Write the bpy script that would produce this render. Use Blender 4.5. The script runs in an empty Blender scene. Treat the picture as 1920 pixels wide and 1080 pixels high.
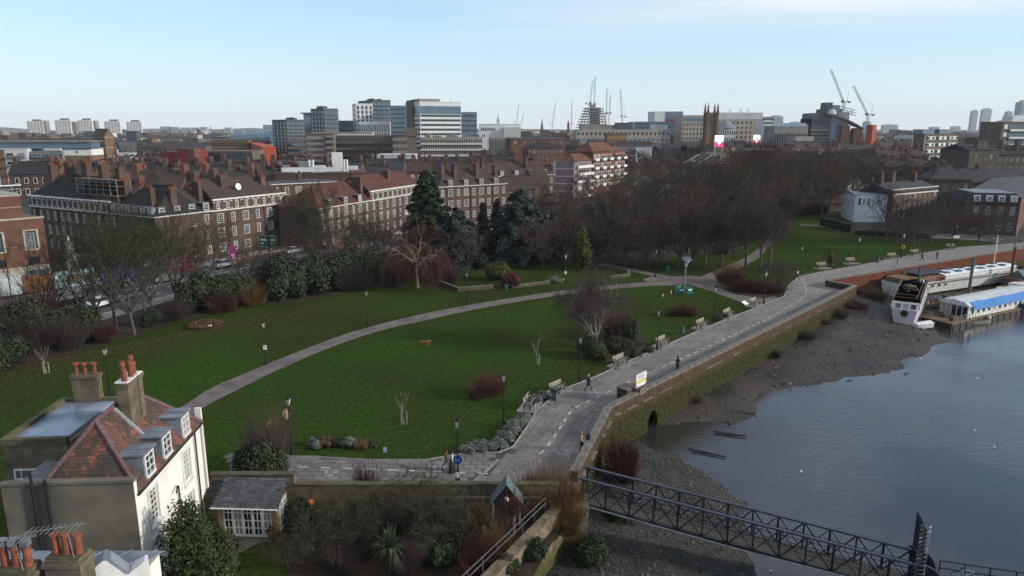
import bpy,bmesh,math,random
import numpy as np
from mathutils import Vector,Matrix,geometry
R = math.radians
random.seed(7)
# ---------------------------------------------------------------- camera, sky, sun, exposure
SC = bpy.context.scene
COL = SC.collection
FPX,PITCH,CAMH = 1330.0,12.6,25.0          # focal length in photo pixels, tilt, height over the lawn
cam_d = bpy.data.cameras.new('camera'); cam = bpy.data.objects.new('camera',cam_d); COL.objects.link(cam)
cam_d.sensor_width = 36; cam_d.lens = 36 * FPX / 1920
cam_d.clip_end = 60000; cam_d.clip_start = 0.5
cam.location = (0,0,CAMH); cam.rotation_euler = (R(90 - PITCH),0,0)
SC.camera = cam
SUN_AZ,SUN_EL = 102,20                       # degrees clockwise from +Y (view direction); elevation
world = bpy.data.worlds.new('World'); SC.world = world; world.use_nodes = True
wn,wl = world.node_tree.nodes,world.node_tree.links
bg = wn['Background']; bg.inputs['Strength'].default_value = 0.15
sky = wn.new('ShaderNodeTexSky'); sky.sky_type = 'NISHITA'; sky.sun_disc = False
sky.sun_elevation = R(SUN_EL); sky.sun_rotation = R(SUN_AZ)
sky.air_density = 1.0; sky.dust_density = 0.0; sky.ozone_density = 3.0; sky.altitude = 30
tc = wn.new('ShaderNodeTexCoord'); sep = wn.new('ShaderNodeSeparateXYZ'); wl.new(tc.outputs['Generated'],sep.inputs[0])
def wmath(op,a,b=None,clamp=False):
 n = wn.new('ShaderNodeMath'); n.operation = op; n.use_clamp = clamp
 for i,v in enumerate((a,b)):
  if v is None: continue
  if isinstance(v,(int,float)): n.inputs[i].default_value = v
  else: wl.new(v,n.inputs[i])
 return n.outputs[0]
zz = wmath('ADD',wmath('MAXIMUM',sep.outputs[2],0.0),0.04)
px,py = wmath('DIVIDE',sep.outputs[0],zz),wmath('DIVIDE',sep.outputs[1],zz)
cmb = wn.new('ShaderNodeCombineXYZ'); wl.new(px,cmb.inputs[0]); wl.new(py,cmb.inputs[1])
rot = wn.new('ShaderNodeMapping'); rot.inputs['Rotation'].default_value = (0,0,R(24)); rot.inputs['Scale'].default_value = (.16,.62,1)
rot.inputs['Location'].default_value = (1.2,.55,0)
wl.new(cmb.outputs[0],rot.inputs[0])
nz = wn.new('ShaderNodeTexNoise'); nz.inputs['Scale'].default_value = .42; nz.inputs['Detail'].default_value = 7; nz.inputs['Roughness'].default_value = .52
wl.new(rot.outputs[0],nz.inputs['Vector'])
thr = wmath('SUBTRACT',.5,wmath('MULTIPLY',wmath('MAXIMUM',wmath('SUBTRACT',sep.outputs[2],.4),0.0),.45))          # cirrus thickened overhead, out of view, to whiten the ambient light
cov = wmath('MULTIPLY',wmath('SUBTRACT',nz.outputs[0],thr),9.0,True)
el = wmath('MULTIPLY',wmath('SUBTRACT',sep.outputs[2],.105,True),20,True)      # the veil of cirrus starts some way above the horizon
cl = wmath('MULTIPLY',wmath('MULTIPLY',cov,el),.88)
mx = wn.new('ShaderNodeMixRGB'); wl.new(cl,mx.inputs[0]); mx.inputs[2].default_value = (5.2,5.3,5.4,1)
hzf = wmath('MULTIPLY',wmath('POWER',wmath('SUBTRACT',1.0,wmath('MULTIPLY',wmath('MAXIMUM',sep.outputs[2],0.0),2.2),True),1.3),.93)
hm = wn.new('ShaderNodeMixRGB'); wl.new(hzf,hm.inputs[0]); wl.new(sky.outputs[0],hm.inputs[1]); wl.new(hm.outputs[0],mx.inputs[1]);
hup = wn.new('ShaderNodeMixRGB'); wl.new(wmath('MULTIPLY',wmath('MAXIMUM',sep.outputs[2],0.0),6.0,True),hup.inputs[0]); hup.inputs[1].default_value = (4.2,4.75,5.1,1); hup.inputs[2].default_value = (2.95,4.45,5.5,1)
wl.new(hup.outputs[0],hm.inputs[2])                     # pale air, whiter along the horizon
wl.new(mx.outputs[0],bg.inputs[0])
sun_d = bpy.data.lights.new('sun','SUN'); sun_d.energy = 3.4; sun_d.angle = R(5); sun_d.color = (1,.92,.8)
sun = bpy.data.objects.new('sun',sun_d); COL.objects.link(sun)
_sd = Vector((math.sin(R(SUN_AZ)) * math.cos(R(SUN_EL)),math.cos(R(SUN_AZ)) * math.cos(R(SUN_EL)),math.sin(R(SUN_EL))))
sun.rotation_euler = _sd.to_track_quat('Z','Y').to_euler(); sun.location = (60,-10,90)
vs = SC.view_settings; vs.view_transform = 'Standard'; vs.look = 'None'; vs.gamma = 1; vs.exposure = 0.3; vs.use_curve_mapping = False
SC.cycles.use_denoising = True
SC.cycles.max_bounces = 4; SC.cycles.diffuse_bounces = 2; SC.cycles.glossy_bounces = 2; SC.cycles.adaptive_threshold = .02; SC.cycles.volume_bounces = 0; SC.cycles.transparent_max_bounces = 8

# ---------------------------------------------------------------- survey: photo measurements turned into places on the ground
_cp,_sp = math.cos(R(PITCH)),math.sin(R(PITCH))
def ray(u,v):
 a,b = (u - 960) / FPX,(540 - v) / FPX
 return Vector((a,_cp + b * _sp,-_sp + b * _cp))
def G(u,v,z=0.0):
 d = ray(u,v); t = (z - CAMH) / d.z
 return Vector((d.x * t,d.y * t,z))
def D(u,v,y):
 d = ray(u,v); t = y / d.y
 return Vector((d.x * t,y,CAMH + d.z * t))
def hz(P,v):                                   # height at plan position P seen at row v
 d = ray(960,v); return CAMH + d.z / d.y * P[1]
def ux(u,y,z=0.0):                            # x of column u at distance y, height z
 return (u - 960) / FPX * (y * _cp + (CAMH - z) * _sp)
def along(P,d,u,z=0.0):                      # point on the line P + t d that stands in column u
 k = (u - 960) / FPX
 # P.x + t d.x = k ((P.y + t d.y) cp + (H-z) sp)
 t = (k * (P[1] * _cp + (CAMH - z) * _sp) - P[0]) / (d[0] - k * d[1] * _cp)
 return Vector((P[0] + t * d[0],P[1] + t * d[1],0))

# ---------------------------------------------------------------- materials
MATS = {}
def M(name,col,rough=.85,col2=None,scale=3.0,var=.5,bump=0.0,bscale=None,spec=.3,metal=0.0,detail=6,dist=.3,lo=.35,hi=.65,island=0.0,fine=None):
 """Plain procedural surface: two colours mixed by noise, optional bump, optional colour shift per loose piece."""
 if name in MATS: return MATS[name]
 m = bpy.data.materials.new(name); m.use_nodes = True; MATS[name] = m
 n,l = m.node_tree.nodes,m.node_tree.links
 b = n['Principled BSDF']; b.inputs['Roughness'].default_value = rough; b.inputs['Metallic'].default_value = metal
 b.inputs['Specular IOR Level'].default_value = spec
 if col2 is None: col2 = tuple(c * (1 - var * .6) for c in col)
 t = n.new('ShaderNodeTexCoord'); z = n.new('ShaderNodeTexNoise')
 z.inputs['Scale'].default_value = scale; z.inputs['Detail'].default_value = detail; z.inputs['Distortion'].default_value = dist
 l.new(t.outputs['Object'],z.inputs['Vector'])
 r = n.new('ShaderNodeValToRGB'); e = r.color_ramp.elements
 e[0].position = lo; e[0].color = (*col2,1); e[1].position = hi; e[1].color = (*col,1)
 l.new(z.outputs[0],r.inputs[0]); out = r.outputs[0]
 if fine:
  z2 = n.new('ShaderNodeTexNoise'); z2.inputs['Scale'].default_value = fine[0]; z2.inputs['Detail'].default_value = 3
  l.new(t.outputs['Object'],z2.inputs['Vector'])
  q = n.new('ShaderNodeMapRange'); q.inputs[1].default_value = .3; q.inputs[2].default_value = .7
  q.inputs[3].default_value = 1 - fine[1]; q.inputs[4].default_value = 1 + fine[1]
  l.new(z2.outputs[0],q.inputs[0])
  h = n.new('ShaderNodeHueSaturation'); l.new(q.outputs[0],h.inputs['Value']); l.new(out,h.inputs['Color']); out = h.outputs[0]
 if island:
  g = n.new('ShaderNodeNewGeometry'); q = n.new('ShaderNodeMapRange')
  q.inputs[3].default_value = 1 - island; q.inputs[4].default_value = 1 + island
  l.new(g.outputs['Random Per Island'],q.inputs[0])
  h = n.new('ShaderNodeHueSaturation'); l.new(q.outputs[0],h.inputs['Value']); l.new(out,h.inputs['Color']); out = h.outputs[0]
 l.new(out,b.inputs['Base Color'])
 if bump:
  z3 = n.new('ShaderNodeTexNoise'); z3.inputs['Scale'].default_value = bscale or scale * 6; z3.inputs['Detail'].default_value = 5
  l.new(t.outputs['Object'],z3.inputs['Vector'])
  bp = n.new('ShaderNodeBump'); bp.inputs['Strength'].default_value = bump; bp.inputs['Distance'].default_value = .05
  l.new(z3.outputs[0],bp.inputs['Height']); l.new(bp.outputs[0],b.inputs['Normal'])
 return m
def BR(name,c1,c2,mortar,w=.225,h=.075,rough=.9,stain=.35,axis=None,ms=.012,stainscale=.5):
 """Brickwork / slates: brick texture in the plane of the wall (object coordinates, turned by the normal)."""
 if name in MATS: return MATS[name]
 m = bpy.data.materials.new(name); m.use_nodes = True; MATS[name] = m
 n,l = m.node_tree.nodes,m.node_tree.links
 b = n['Principled BSDF']; b.inputs['Roughness'].default_value = rough; b.inputs['Specular IOR Level'].default_value = .25
 t = n.new('ShaderNodeTexCoord'); g = n.new('ShaderNodeSeparateXYZ'); l.new(t.outputs['Object'],g.inputs[0])
 nn = n.new('ShaderNodeSeparateXYZ'); l.new(t.outputs['Normal'],nn.inputs[0])
 ab = n.new('ShaderNodeMath'); ab.operation = 'ABSOLUTE'; l.new(nn.outputs[0],ab.inputs[0])
 gt = n.new('ShaderNodeMath'); gt.operation = 'GREATER_THAN'; l.new(ab.outputs[0],gt.inputs[0]); gt.inputs[1].default_value = .6
 mixu = n.new('ShaderNodeMix'); mixu.data_type = 'FLOAT'; l.new(gt.outputs[0],mixu.inputs[0]); l.new(g.outputs[0],mixu.inputs[2]); l.new(g.outputs[1],mixu.inputs[3])
 cb = n.new('ShaderNodeCombineXYZ'); l.new(mixu.outputs[0],cb.inputs[0]); l.new(g.outputs[2],cb.inputs[1])
 k = n.new('ShaderNodeTexBrick'); l.new(cb.outputs[0],k.inputs['Vector'])
 k.inputs['Color1'].default_value = (*c1,1); k.inputs['Color2'].default_value = (*c2,1); k.inputs['Mortar'].default_value = (*mortar,1)
 k.inputs['Scale'].default_value = 1; k.inputs['Brick Width'].default_value = w; k.inputs['Row Height'].default_value = h; k.inputs['Mortar Size'].default_value = ms
 k.inputs['Mortar Smooth'].default_value = .2; k.inputs['Bias'].default_value = 0
 z = n.new('ShaderNodeTexNoise'); z.inputs['Scale'].default_value = stainscale; z.inputs['Detail'].default_value = 7; l.new(t.outputs['Object'],z.inputs['Vector'])
 q = n.new('ShaderNodeMapRange'); q.inputs[1].default_value = .3; q.inputs[2].default_value = .7; q.inputs[3].default_value = 1 - stain; q.inputs[4].default_value = 1 + stain
 l.new(z.outputs[0],q.inputs[0])
 h2 = n.new('ShaderNodeHueSaturation'); l.new(q.outputs[0],h2.inputs['Value']); l.new(k.outputs[0],h2.inputs['Color'])
 l.new(h2.outputs[0],b.inputs['Base Color'])
 bp = n.new('ShaderNodeBump'); bp.inputs['Strength'].default_value = .5; bp.inputs['Distance'].default_value = .01
 iv = n.new('ShaderNodeMath'); iv.operation = 'SUBTRACT'; iv.inputs[0].default_value = 1; l.new(k.outputs['Fac'],iv.inputs[1])
 l.new(iv.outputs[0],bp.inputs['Height']); l.new(bp.outputs[0],b.inputs['Normal'])
 return m
def GLASS(name,col=(.02,.025,.03),rough=.06,spec=.6):
 m = M(name,col,rough,var=.6,scale=.8,spec=spec); n,l = m.node_tree.nodes,m.node_tree.links       # some panes have blinds or curtains
 o = n.new('ShaderNodeObjectInfo'); r = n.new('ShaderNodeValToRGB'); r.color_ramp.interpolation = 'CONSTANT'; e = r.color_ramp.elements; e[0].color = (0,0,0,1); e[1].position = .62; e[1].color = (.09,.09,.085,1); k = e.new(.8); k.color = (.26,.25,.22,1)
 l.new(o.outputs['Random'],r.inputs[0]); x = n.new('ShaderNodeMixRGB'); x.blend_type = 'ADD'; x.inputs[0].default_value = 1; b = n['Principled BSDF'].inputs['Base Color']; l.new(b.links[0].from_socket,x.inputs[1]); l.new(r.outputs[0],x.inputs[2]); l.new(x.outputs[0],b); return m

# ---------------------------------------------------------------- mesh builder
class MB:
 def __init__(s): s.v,s.f,s.k,s.m = [],[],[],None
 def add(s,vs,fs,k=0):
  o = len(s.v)
  if s.m is not None: vs = [s.m @ Vector(p) for p in vs]
  s.v.extend([tuple(p) for p in vs]); s.f.extend([tuple(i + o for i in f) for f in fs]); s.k.extend([k] * len(fs))
 def box(s,x0,x1,y0,y1,z0,z1,k=0):
  s.add([(x0,y0,z0),(x1,y0,z0),(x1,y1,z0),(x0,y1,z0),(x0,y0,z1),(x1,y0,z1),(x1,y1,z1),(x0,y1,z1)],
              [(0,3,2,1),(4,5,6,7),(0,1,5,4),(1,2,6,5),(2,3,7,6),(3,0,4,7)],k)
 def cbox(s,c,sz,rz=0,k=0,M3=None):
  hx,hy,hh = sz[0]/2,sz[1]/2,sz[2]/2
  m = M3 if M3 is not None else Matrix.Rotation(rz,3,'Z')
  vs = [Vector(c) + m @ Vector(p) for p in ((-hx,-hy,-hh),(hx,-hy,-hh),(hx,hy,-hh),(-hx,hy,-hh),(-hx,-hy,hh),(hx,-hy,hh),(hx,hy,hh),(-hx,hy,hh))]
  s.add(vs,[(0,3,2,1),(4,5,6,7),(0,1,5,4),(1,2,6,5),(2,3,7,6),(3,0,4,7)],k)
 def bar(s,a,b,w,h=None,k=0):           # square bar between two points
  a,b = Vector(a),Vector(b); h = h or w; d = (b - a)
  if d.length < 1e-6: return
  z = d.normalized(); up = Vector((0,0,1)) if abs(z.z) < .95 else Vector((1,0,0))
  x = z.cross(up).normalized(); y = x.cross(z)
  vs = [p + x*sx*w/2 + y*sy*h/2 for p in (a,b) for sx,sy in ((-1,-1),(1,-1),(1,1),(-1,1))]
  s.add(vs,[(0,1,2,3),(7,6,5,4),(0,4,5,1),(1,5,6,2),(2,6,7,3),(3,7,4,0)],k)
 def prism(s,poly,z0,z1,k=0,kt=None,cap=True):
  n = len(poly); vs = [(p[0],p[1],z0) for p in poly] + [(p[0],p[1],z1) for p in poly]
  s.add(vs,[(i,(i+1) % n,n + (i+1) % n,n + i) for i in range(n)],k)
  if cap:
   tris = geometry.tessellate_polygon([[Vector((p[0],p[1],0)) for p in poly]])
   def cc(t):
    a,b,c = (poly[i] for i in t)
    return ((b[0]-a[0])*(c[1]-a[1]) - (b[1]-a[1])*(c[0]-a[0])) > 0
   s.add(vs,[tuple(n + i for i in (t if cc(t) else t[::-1])) for t in tris],k if kt is None else kt)
 def flat(s,poly,z=None,k=0):
  pts = [Vector((p[0],p[1],p[2] if z is None else z)) for p in poly]
  tris = geometry.tessellate_polygon([[Vector((p.x,p.y,0)) for p in pts]])
  fs = []
  for t in tris:
   a,b,c = (pts[i] for i in t)
   fs.append(tuple(t) if ((b.x-a.x)*(c.y-a.y) - (b.y-a.y)*(c.x-a.x)) > 0 else tuple(t[::-1]))
  s.add(pts,fs,k)
 def tube(s,pts,rad,n=6,k=0,caps=True):
  pts = [Vector(p) for p in pts]; m = len(pts)
  if not isinstance(rad,(list,tuple)): rad = [rad] * m
  vs = []; x = None
  for i,p in enumerate(pts):
   d = (pts[min(i+1,m-1)] - pts[max(i-1,0)])
   d = d.normalized() if d.length > 1e-9 else Vector((0,0,1))
   if x is None:
    up = Vector((0,0,1)) if abs(d.z) < .9 else Vector((1,0,0)); x = d.cross(up).normalized()
   else:
    x = (x - d * x.dot(d)); x = x.normalized() if x.length > 1e-6 else d.orthogonal().normalized()
   y = d.cross(x)
   for j in range(n):
    a = 2 * math.pi * j / n; vs.append(p + (x * math.cos(a) + y * math.sin(a)) * rad[i])
  fs = [(i*n + j,i*n + (j+1) % n,(i+1)*n + (j+1) % n,(i+1)*n + j) for i in range(m-1) for j in range(n)]
  if caps and n > 2: fs += [tuple(range(n))[::-1],tuple(range((m-1)*n,m*n))]
  s.add(vs,fs,k)
 def lathe(s,prof,n=10,c=(0,0,0),k=0,rot=0):
  vs = [(c[0] + r * math.cos(2*math.pi*j/n + rot),c[1] + r * math.sin(2*math.pi*j/n + rot),c[2] + z) for r,z in prof for j in range(n)]
  m = len(prof)
  fs = [(i*n + j,i*n + (j+1) % n,(i+1)*n + (j+1) % n,(i+1)*n + j) for i in range(m-1) for j in range(n)]
  fs += [tuple(range(n))[::-1],tuple(range((m-1)*n,m*n))]
  s.add(vs,fs,k)
 def ball(s,c,r,n=8,k=0,sz=(1,1,1)):
  prof = [(max(r * math.sin(math.pi * i / n),1e-3),-r * math.cos(math.pi * i / n)) for i in range(n + 1)]
  vs,fs = [],[]
  q = MB(); q.lathe(prof,n + 2)
  s.add([(c[0] + p[0]*sz[0],c[1] + p[1]*sz[1],c[2] + p[2]*sz[2]) for p in q.v],q.f,k)
 def mesh(s,name,mats,smooth=False):
  me = bpy.data.meshes.new(name); me.from_pydata(s.v,[],s.f)
  for m in (mats if isinstance(mats,(list,tuple)) else [mats]): me.materials.append(m)
  if any(s.k): me.polygons.foreach_set('material_index',s.k)
  if smooth: me.polygons.foreach_set('use_smooth',[True] * len(s.f))
  me.update(); return me
 def build(s,name,mats,parent=None,smooth=False,**kw):
  return obj(name,s.mesh(name,mats,smooth),parent,**kw)
def obj(name,me,parent=None,loc=None,rz=None,kind=None):
 o = bpy.data.objects.new(name,me); COL.objects.link(o)
 if parent is not None: o.parent = parent
 if loc is not None: o.location = loc
 if rz is not None: o.rotation_euler = (0,0,rz)
 if kind: o['kind'] = kind
 return o
def tag(o,label,cat,group=None,kind=None):
 o['label'] = label; o['category'] = cat
 if group: o['group'] = group
 if kind: o['kind'] = kind
 return o
def thing(name,label,cat,loc=(0,0,0),rz=0,group=None):
 return tag(obj(name,None,None,loc,rz),label,cat,group)
KIDS = {}
def copy_tree(o,loc,rz=0,sc=1.0,label=None,group=None,cat=None,swap=None):
 """Copy a thing and each of its parts; the mesh data is shared."""
 def cp(a,par):
  c = a.copy(); COL.objects.link(c); c.parent = par
  if swap and c.type == 'MESH':
   for i,sl in enumerate(c.material_slots):
    if sl.material and sl.material.name in swap:
     nm = sl.material.name; sl.link = 'OBJECT'; sl.material = swap[nm]
  for ch in a.children: cp(ch,c)
  return c
 r = cp(o,None); r.location = loc; r.rotation_euler = (0,0,rz); r.scale = (sc,sc,sc) if not isinstance(sc,tuple) else sc
 if label: r['label'] = label
 if group: r['group'] = group
 if cat: r['category'] = cat
 return r
def ORD(i):
 a = 'first second third fourth fifth sixth seventh eighth ninth tenth eleventh twelfth thirteenth fourteenth fifteenth sixteenth seventeenth eighteenth nineteenth'.split()
 return a[i] if i < 19 else ('twentieth' if i == 19 else ('twenty-' + a[i - 20] if i < 29 else ('thirtieth' if i == 29 else 'thirty-' + a[i - 30])))
def structure(o):
 o['kind'] = 'structure'; return o
def ang(d): return math.atan2(d[1],d[0])
# ================================================================ THE SETTING
WZ = -3.5                                       # water level at low tide
m_ground = M('city_ground',(.05,.046,.043),.95,(.026,.025,.024),.05,detail=8)
m_grass = M('park_grass',(.025,.052,.0065),.95,(.024,.033,.0085),.05,bump=.8,bscale=4,detail=10,fine=(2.4,.42),lo=.38,hi=.62,spec=.03)
_n,_l = m_grass.node_tree.nodes,m_grass.node_tree.links; _z = _n.new('ShaderNodeTexNoise'); _z.inputs['Scale'].default_value = .16; _z.inputs['Detail'].default_value = 9; _z.inputs['Roughness'].default_value = .7; _l.new(_n['Texture Coordinate'].outputs['Object'],_z.inputs[0])       # worn and muddy spots
_r = _n.new('ShaderNodeMapRange'); _r.inputs[1].default_value = .60; _r.inputs[2].default_value = .74; _r.inputs[4].default_value = .7; _l.new(_z.outputs[0],_r.inputs[0]); _x = _n.new('ShaderNodeMixRGB'); _b = _n['Principled BSDF'].inputs['Base Color']; _l.new(_r.outputs[0],_x.inputs[0]); _l.new(_b.links[0].from_socket,_x.inputs[1]); _x.inputs[2].default_value = (.042,.034,.014,1); _l.new(_x.outputs[0],_b)
m_soil = M('leaf_litter',(.04,.024,.014),.95,(.018,.013,.009),.8,bump=.5,fine=(6,.35))
m_path = M('path_setts',(.155,.125,.118),.85,(.088,.073,.07),.45,bump=.3,fine=(7,.22))
m_asph = M('asphalt',(.055,.056,.06),.7,(.038,.039,.042),.3,bump=.15,fine=(9,.12))
m_white = M('road_paint',(.62,.62,.6),.7,(.4,.4,.39),4)
m_kerb = M('kerb_stone',(.22,.21,.2),.85,(.14,.135,.13),2,bump=.2)

Q = [G(925,1080,1),G(1052,952,1),G(1083,885,1),G(1147,762,1),G(1607,535,1),G(1552,525,1),G(1907,467,1)]
Q = [Vector((p.x,p.y,0)) for p in Q]
_d0 = (Q[0] - Q[1]).normalized(); Qn = Q[1] + _d0 * 60
_d1 = (Q[6] - Q[5]).normalized(); Qf = Q[6] + _d1 * 420
# land: one sheet from behind the camera to the horizon
b = MB(); FAR = 6600
b.flat([Qn] + Q + [Qf,Qf + Vector((900,60,0)),(FAR,900,0),(FAR,FAR,0),(-FAR,FAR,0),(-FAR,-50,0),(Qn.x,-50,0)],-.012)
structure(b.build('ground',m_ground))
# park lawn
LAWN = [Vector((-80,34,0)),Vector((-80,72,0))] + [G(*p) for p in [(60,612),(230,588),(345,556),(470,523),(600,493),(720,466),(850,438),(1000,412),(1200,392),(1470,384),
  (1600,398),(1600,437),(1740,446),(1850,452),(1900,462)]] + [Vector((p.x,p.y,0)) for p in (Q[6],Q[5],Q[4],Q[3],Q[2])] + [Vector((4,43.2,0)),Vector((-19,43.2,0)),Vector((-19.6,41,0))]
LAWN = [p + (Vector((-.3,.3,0)) if i > 16 and i < 22 else Vector((0,0,0))) for i,p in enumerate(LAWN)]
b = MB(); b.flat(LAWN,0.0); structure(b.build('lawn',m_grass))

def smooth_line(pts,n=8):
 out = []
 for i in range(len(pts) - 1):
  p0,p1,p2,p3 = pts[max(i-1,0)],pts[i],pts[i+1],pts[min(i+2,len(pts)-1)]
  for j in range(n):
   t = j / n
   out.append(.5 * ((2*p1) + (-p0 + p2)*t + (2*p0 - 5*p1 + 4*p2 - p3)*t*t + (-p0 + 3*p1 - 3*p2 + p3)*t**3))
 out.append(pts[-1]); return out
def ribbon(name,A,B,z,mat,kind='structure',kerb=None):
 b = MB(); n = min(len(A),len(B))
 vs = []
 for i in range(n): vs += [(A[i].x,A[i].y,z),(B[i].x,B[i].y,z)]
 b.add(vs,[(2*i,2*i+1,2*i+3,2*i+2) if True else 0 for i in range(n-1)])
 o = b.build(name,mat); structure(o)
 if kerb:
  for L in (A,B):
   q = MB(); q.tube([(p.x,p.y,z + .01) for p in L],kerb*.6,4); q.build('edging',M('path_edging',(.13,.12,.11),.9,(.08,.075,.07),2),o)
 return o
def resample(pts,n):
 L = [0]
 for i in range(1,len(pts)): L.append(L[-1] + (pts[i] - pts[i-1]).length)
 out = []
 for k in range(n):
  s = L[-1] * k / (n - 1); i = max(j for j in range(len(L)) if L[j] <= s + 1e-9); i = min(i,len(pts) - 2)
  t = (s - L[i]) / max(L[i+1] - L[i],1e-9); out.append(pts[i].lerp(pts[i+1],t))
 return out
# curved path across the lawn
cu = [G(*p) for p in [(190,865),(300,790),(355,755),(400,727),(480,693),(560,660),(640,630),(700,612),(760,597),(850,578),(950,561),(1050,546),(1150,535),(1240,526)]]
cw = [G(*p) for p in [(215,880),(325,802),(386,761),(440,733),(520,694),(600,659),(680,630),(740,613),(800,600),(880,582),(970,566),(1060,552),(1160,541),(1250,534)]]
ribbon('curved_path',resample(smooth_line(cw),60),resample(smooth_line(cu),60),.012,m_path,kerb=.07)
# junction and side paths
b = MB(); b.flat([G(*p) for p in [(1232,536),(1205,524),(1222,518),(1255,519),(1300,517),(1330,521),(1350,524),(1400,541),(1470,561),(1440,576),(1395,568),(1330,545),(1290,533)]],.008)
structure(b.build('path_junction',m_path))
def px_path(name,A,B,z=.016):
 return ribbon(name,resample(smooth_line([G(*p) for p in A]),24),resample(smooth_line([G(*p) for p in B]),24),z,m_path,kerb=.05)
px_path('path_to_woodland',[(1262,519),(1215,510),(1180,503),(1130,494),(1060,488)],[(1225,519),(1190,511),(1165,505),(1110,498),(1060,492)])
px_path('path_to_road',[(1345,524),(1385,503),(1420,485),(1440,465),(1460,440)],[(1312,520),(1362,499),(1398,483),(1424,464),(1447,440)],.02)
px_path('path_by_hedge',[(1500,424),(1560,427),(1620,435),(1720,444),(1850,452)],[(1500,420),(1560,423),(1620,431),(1720,441),(1850,449)],.02)
# promenade: base sheet, slabs, painted dashes
PROM = [G(*p) for p in [(1925,454),(1800,463),(1700,479),(1610,497),(1545,508),(1500,517),(1478,535),(1470,556),(1440,568),(1400,584),(1320,616),(1262,642),(1180,677),(1118,706),(1072,724),(1040,742),(1008,768),(988,800),(962,838),(935,849),(870,851),(800,863),(700,863),(600,858),(545,856),(430,852)]]
PROM += [Vector((-19,43.2,0)),Vector((4,43.2,0))] + [Q[2],Q[3],Q[4],Q[5],Q[6]]
m_slabbase = M('slab_joint',(.07,.066,.062),.95,(.05,.047,.045),1.5)
b = MB(); b.flat(PROM,.004); prom = structure(b.build('promenade',m_slabbase))
def inside(p,poly):
 c = False; j = len(poly) - 1
 for i in range(len(poly)):
  a,q = poly[i],poly[j]
  if (a[1] > p[1]) != (q[1] > p[1]) and p[0] < (q[0]-a[0]) * (p[1]-a[1]) / (q[1]-a[1]) + a[0]: c = not c
  j = i
 return c
m_slab = M('paving_slab',(.185,.163,.155),.85,(.128,.116,.113),.22,bump=.15,fine=(3,.18))
n,l = m_slab.node_tree.nodes,m_slab.node_tree.links          # every slab a little different
_oi = n.new('ShaderNodeObjectInfo'); _ge = n.new('ShaderNodeNewGeometry'); _ad = n.new('ShaderNodeMath'); _ad.operation = 'ADD'
l.new(_oi.outputs['Random'],_ad.inputs[0]); l.new(_ge.outputs['Random Per Island'],_ad.inputs[1])
_fr = n.new('ShaderNodeMath'); _fr.operation = 'FRACT'; l.new(_ad.outputs[0],_fr.inputs[0])
_mr = n.new('ShaderNodeMapRange'); _mr.inputs[3].default_value = .84; _mr.inputs[4].default_value = 1.14; l.new(_fr.outputs[0],_mr.inputs[0])
_hs = n.new('ShaderNodeHueSaturation'); l.new(_mr.outputs[0],_hs.inputs['Value'])
_bc = n['Principled BSDF'].inputs['Base Color']; l.new(_bc.links[0].from_socket,_hs.inputs['Color']); l.new(_hs.outputs[0],_bc)
slabs = []                                                     # (distance, centre, angle)
def lay(poly,origin,d,w,h,keep):
 e = Vector((-d.y,d.x,0)); N = 140
 pts = [((p - origin).dot(d),(p - origin).dot(e)) for p in poly]
 i0,i1 = int(min(p[0] for p in pts) / w) - 1,int(max(p[0] for p in pts) / w) + 1
 j0,j1 = int(min(p[1] for p in pts) / h) - 1,int(max(p[1] for p in pts) / h) + 1
 for j in range(j0,j1 + 1):
  for i in range(i0,i1 + 1):
   c = origin + d * (i + .5 * (j % 2)) * w + e * j * h
   if keep(c) and inside(c,poly): slabs.append((c.length,c,ang(d)))
_dw = (Q[4] - Q[3]).normalized(); _ds = (Q[3] - Q[2]).normalized()
_SEAM = G(935,862); _dm = (_SEAM - G(890,902)).normalized(); _nm = Vector((_dm.y,-_dm.x,0))
BEND = Q[3]; _bn = (_dw + _ds).normalized(); PSMALL = [p for p in PROM if p.y < 150]
lay(PSMALL,BEND,_dw,.9,.62,lambda c: (c - BEND).dot(_bn) > 0 and c.y < 108 and (c - Q[4]).dot(_dw) < 8)
lay(PSMALL,BEND + _ds * .45,_ds,.9,.62,lambda c: (c - BEND).dot(_bn) <= 0 and ((c - _SEAM).dot(_nm) > .3 or c.y > 52.5))
lay(PSMALL,Vector((0,43.6,0)),Vector((.995,-.02,0)),.95,.66,lambda c: (c - _SEAM).dot(_nm) < -.3 and c.y <= 52.5)
slabs.sort(key=lambda s: s[0])
q = MB(); q.box(-.435,.435,-.295,.295,0,.02); slab_me = q.mesh('paving_slab',m_slab)
for k,(dd,c,a) in enumerate(slabs[:300]):
 o = obj('paving_slab',slab_me,prom,(c.x,c.y,.004 + random.uniform(0,.006)),a)
q = MB()
for dd,c,a in slabs[300:]: q.cbox((c.x,c.y,.013 + random.uniform(0,.004)),(.87,.59,.02),a)
q.build('far_paving',m_slab,prom,kind='stuff')
m_farp = M('promenade_far',(.21,.187,.178),.85,(.155,.14,.136),.5,fine=(2.2,.25))
b = MB(); b.flat([p for p in PROM[:11]] + [G(1400,584),G(1500,600)] + [Vector((p.x,p.y,0)) for p in (Q[4],Q[5],Q[6])],.009); structure(b.build('far_pavement',m_farp))
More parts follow.
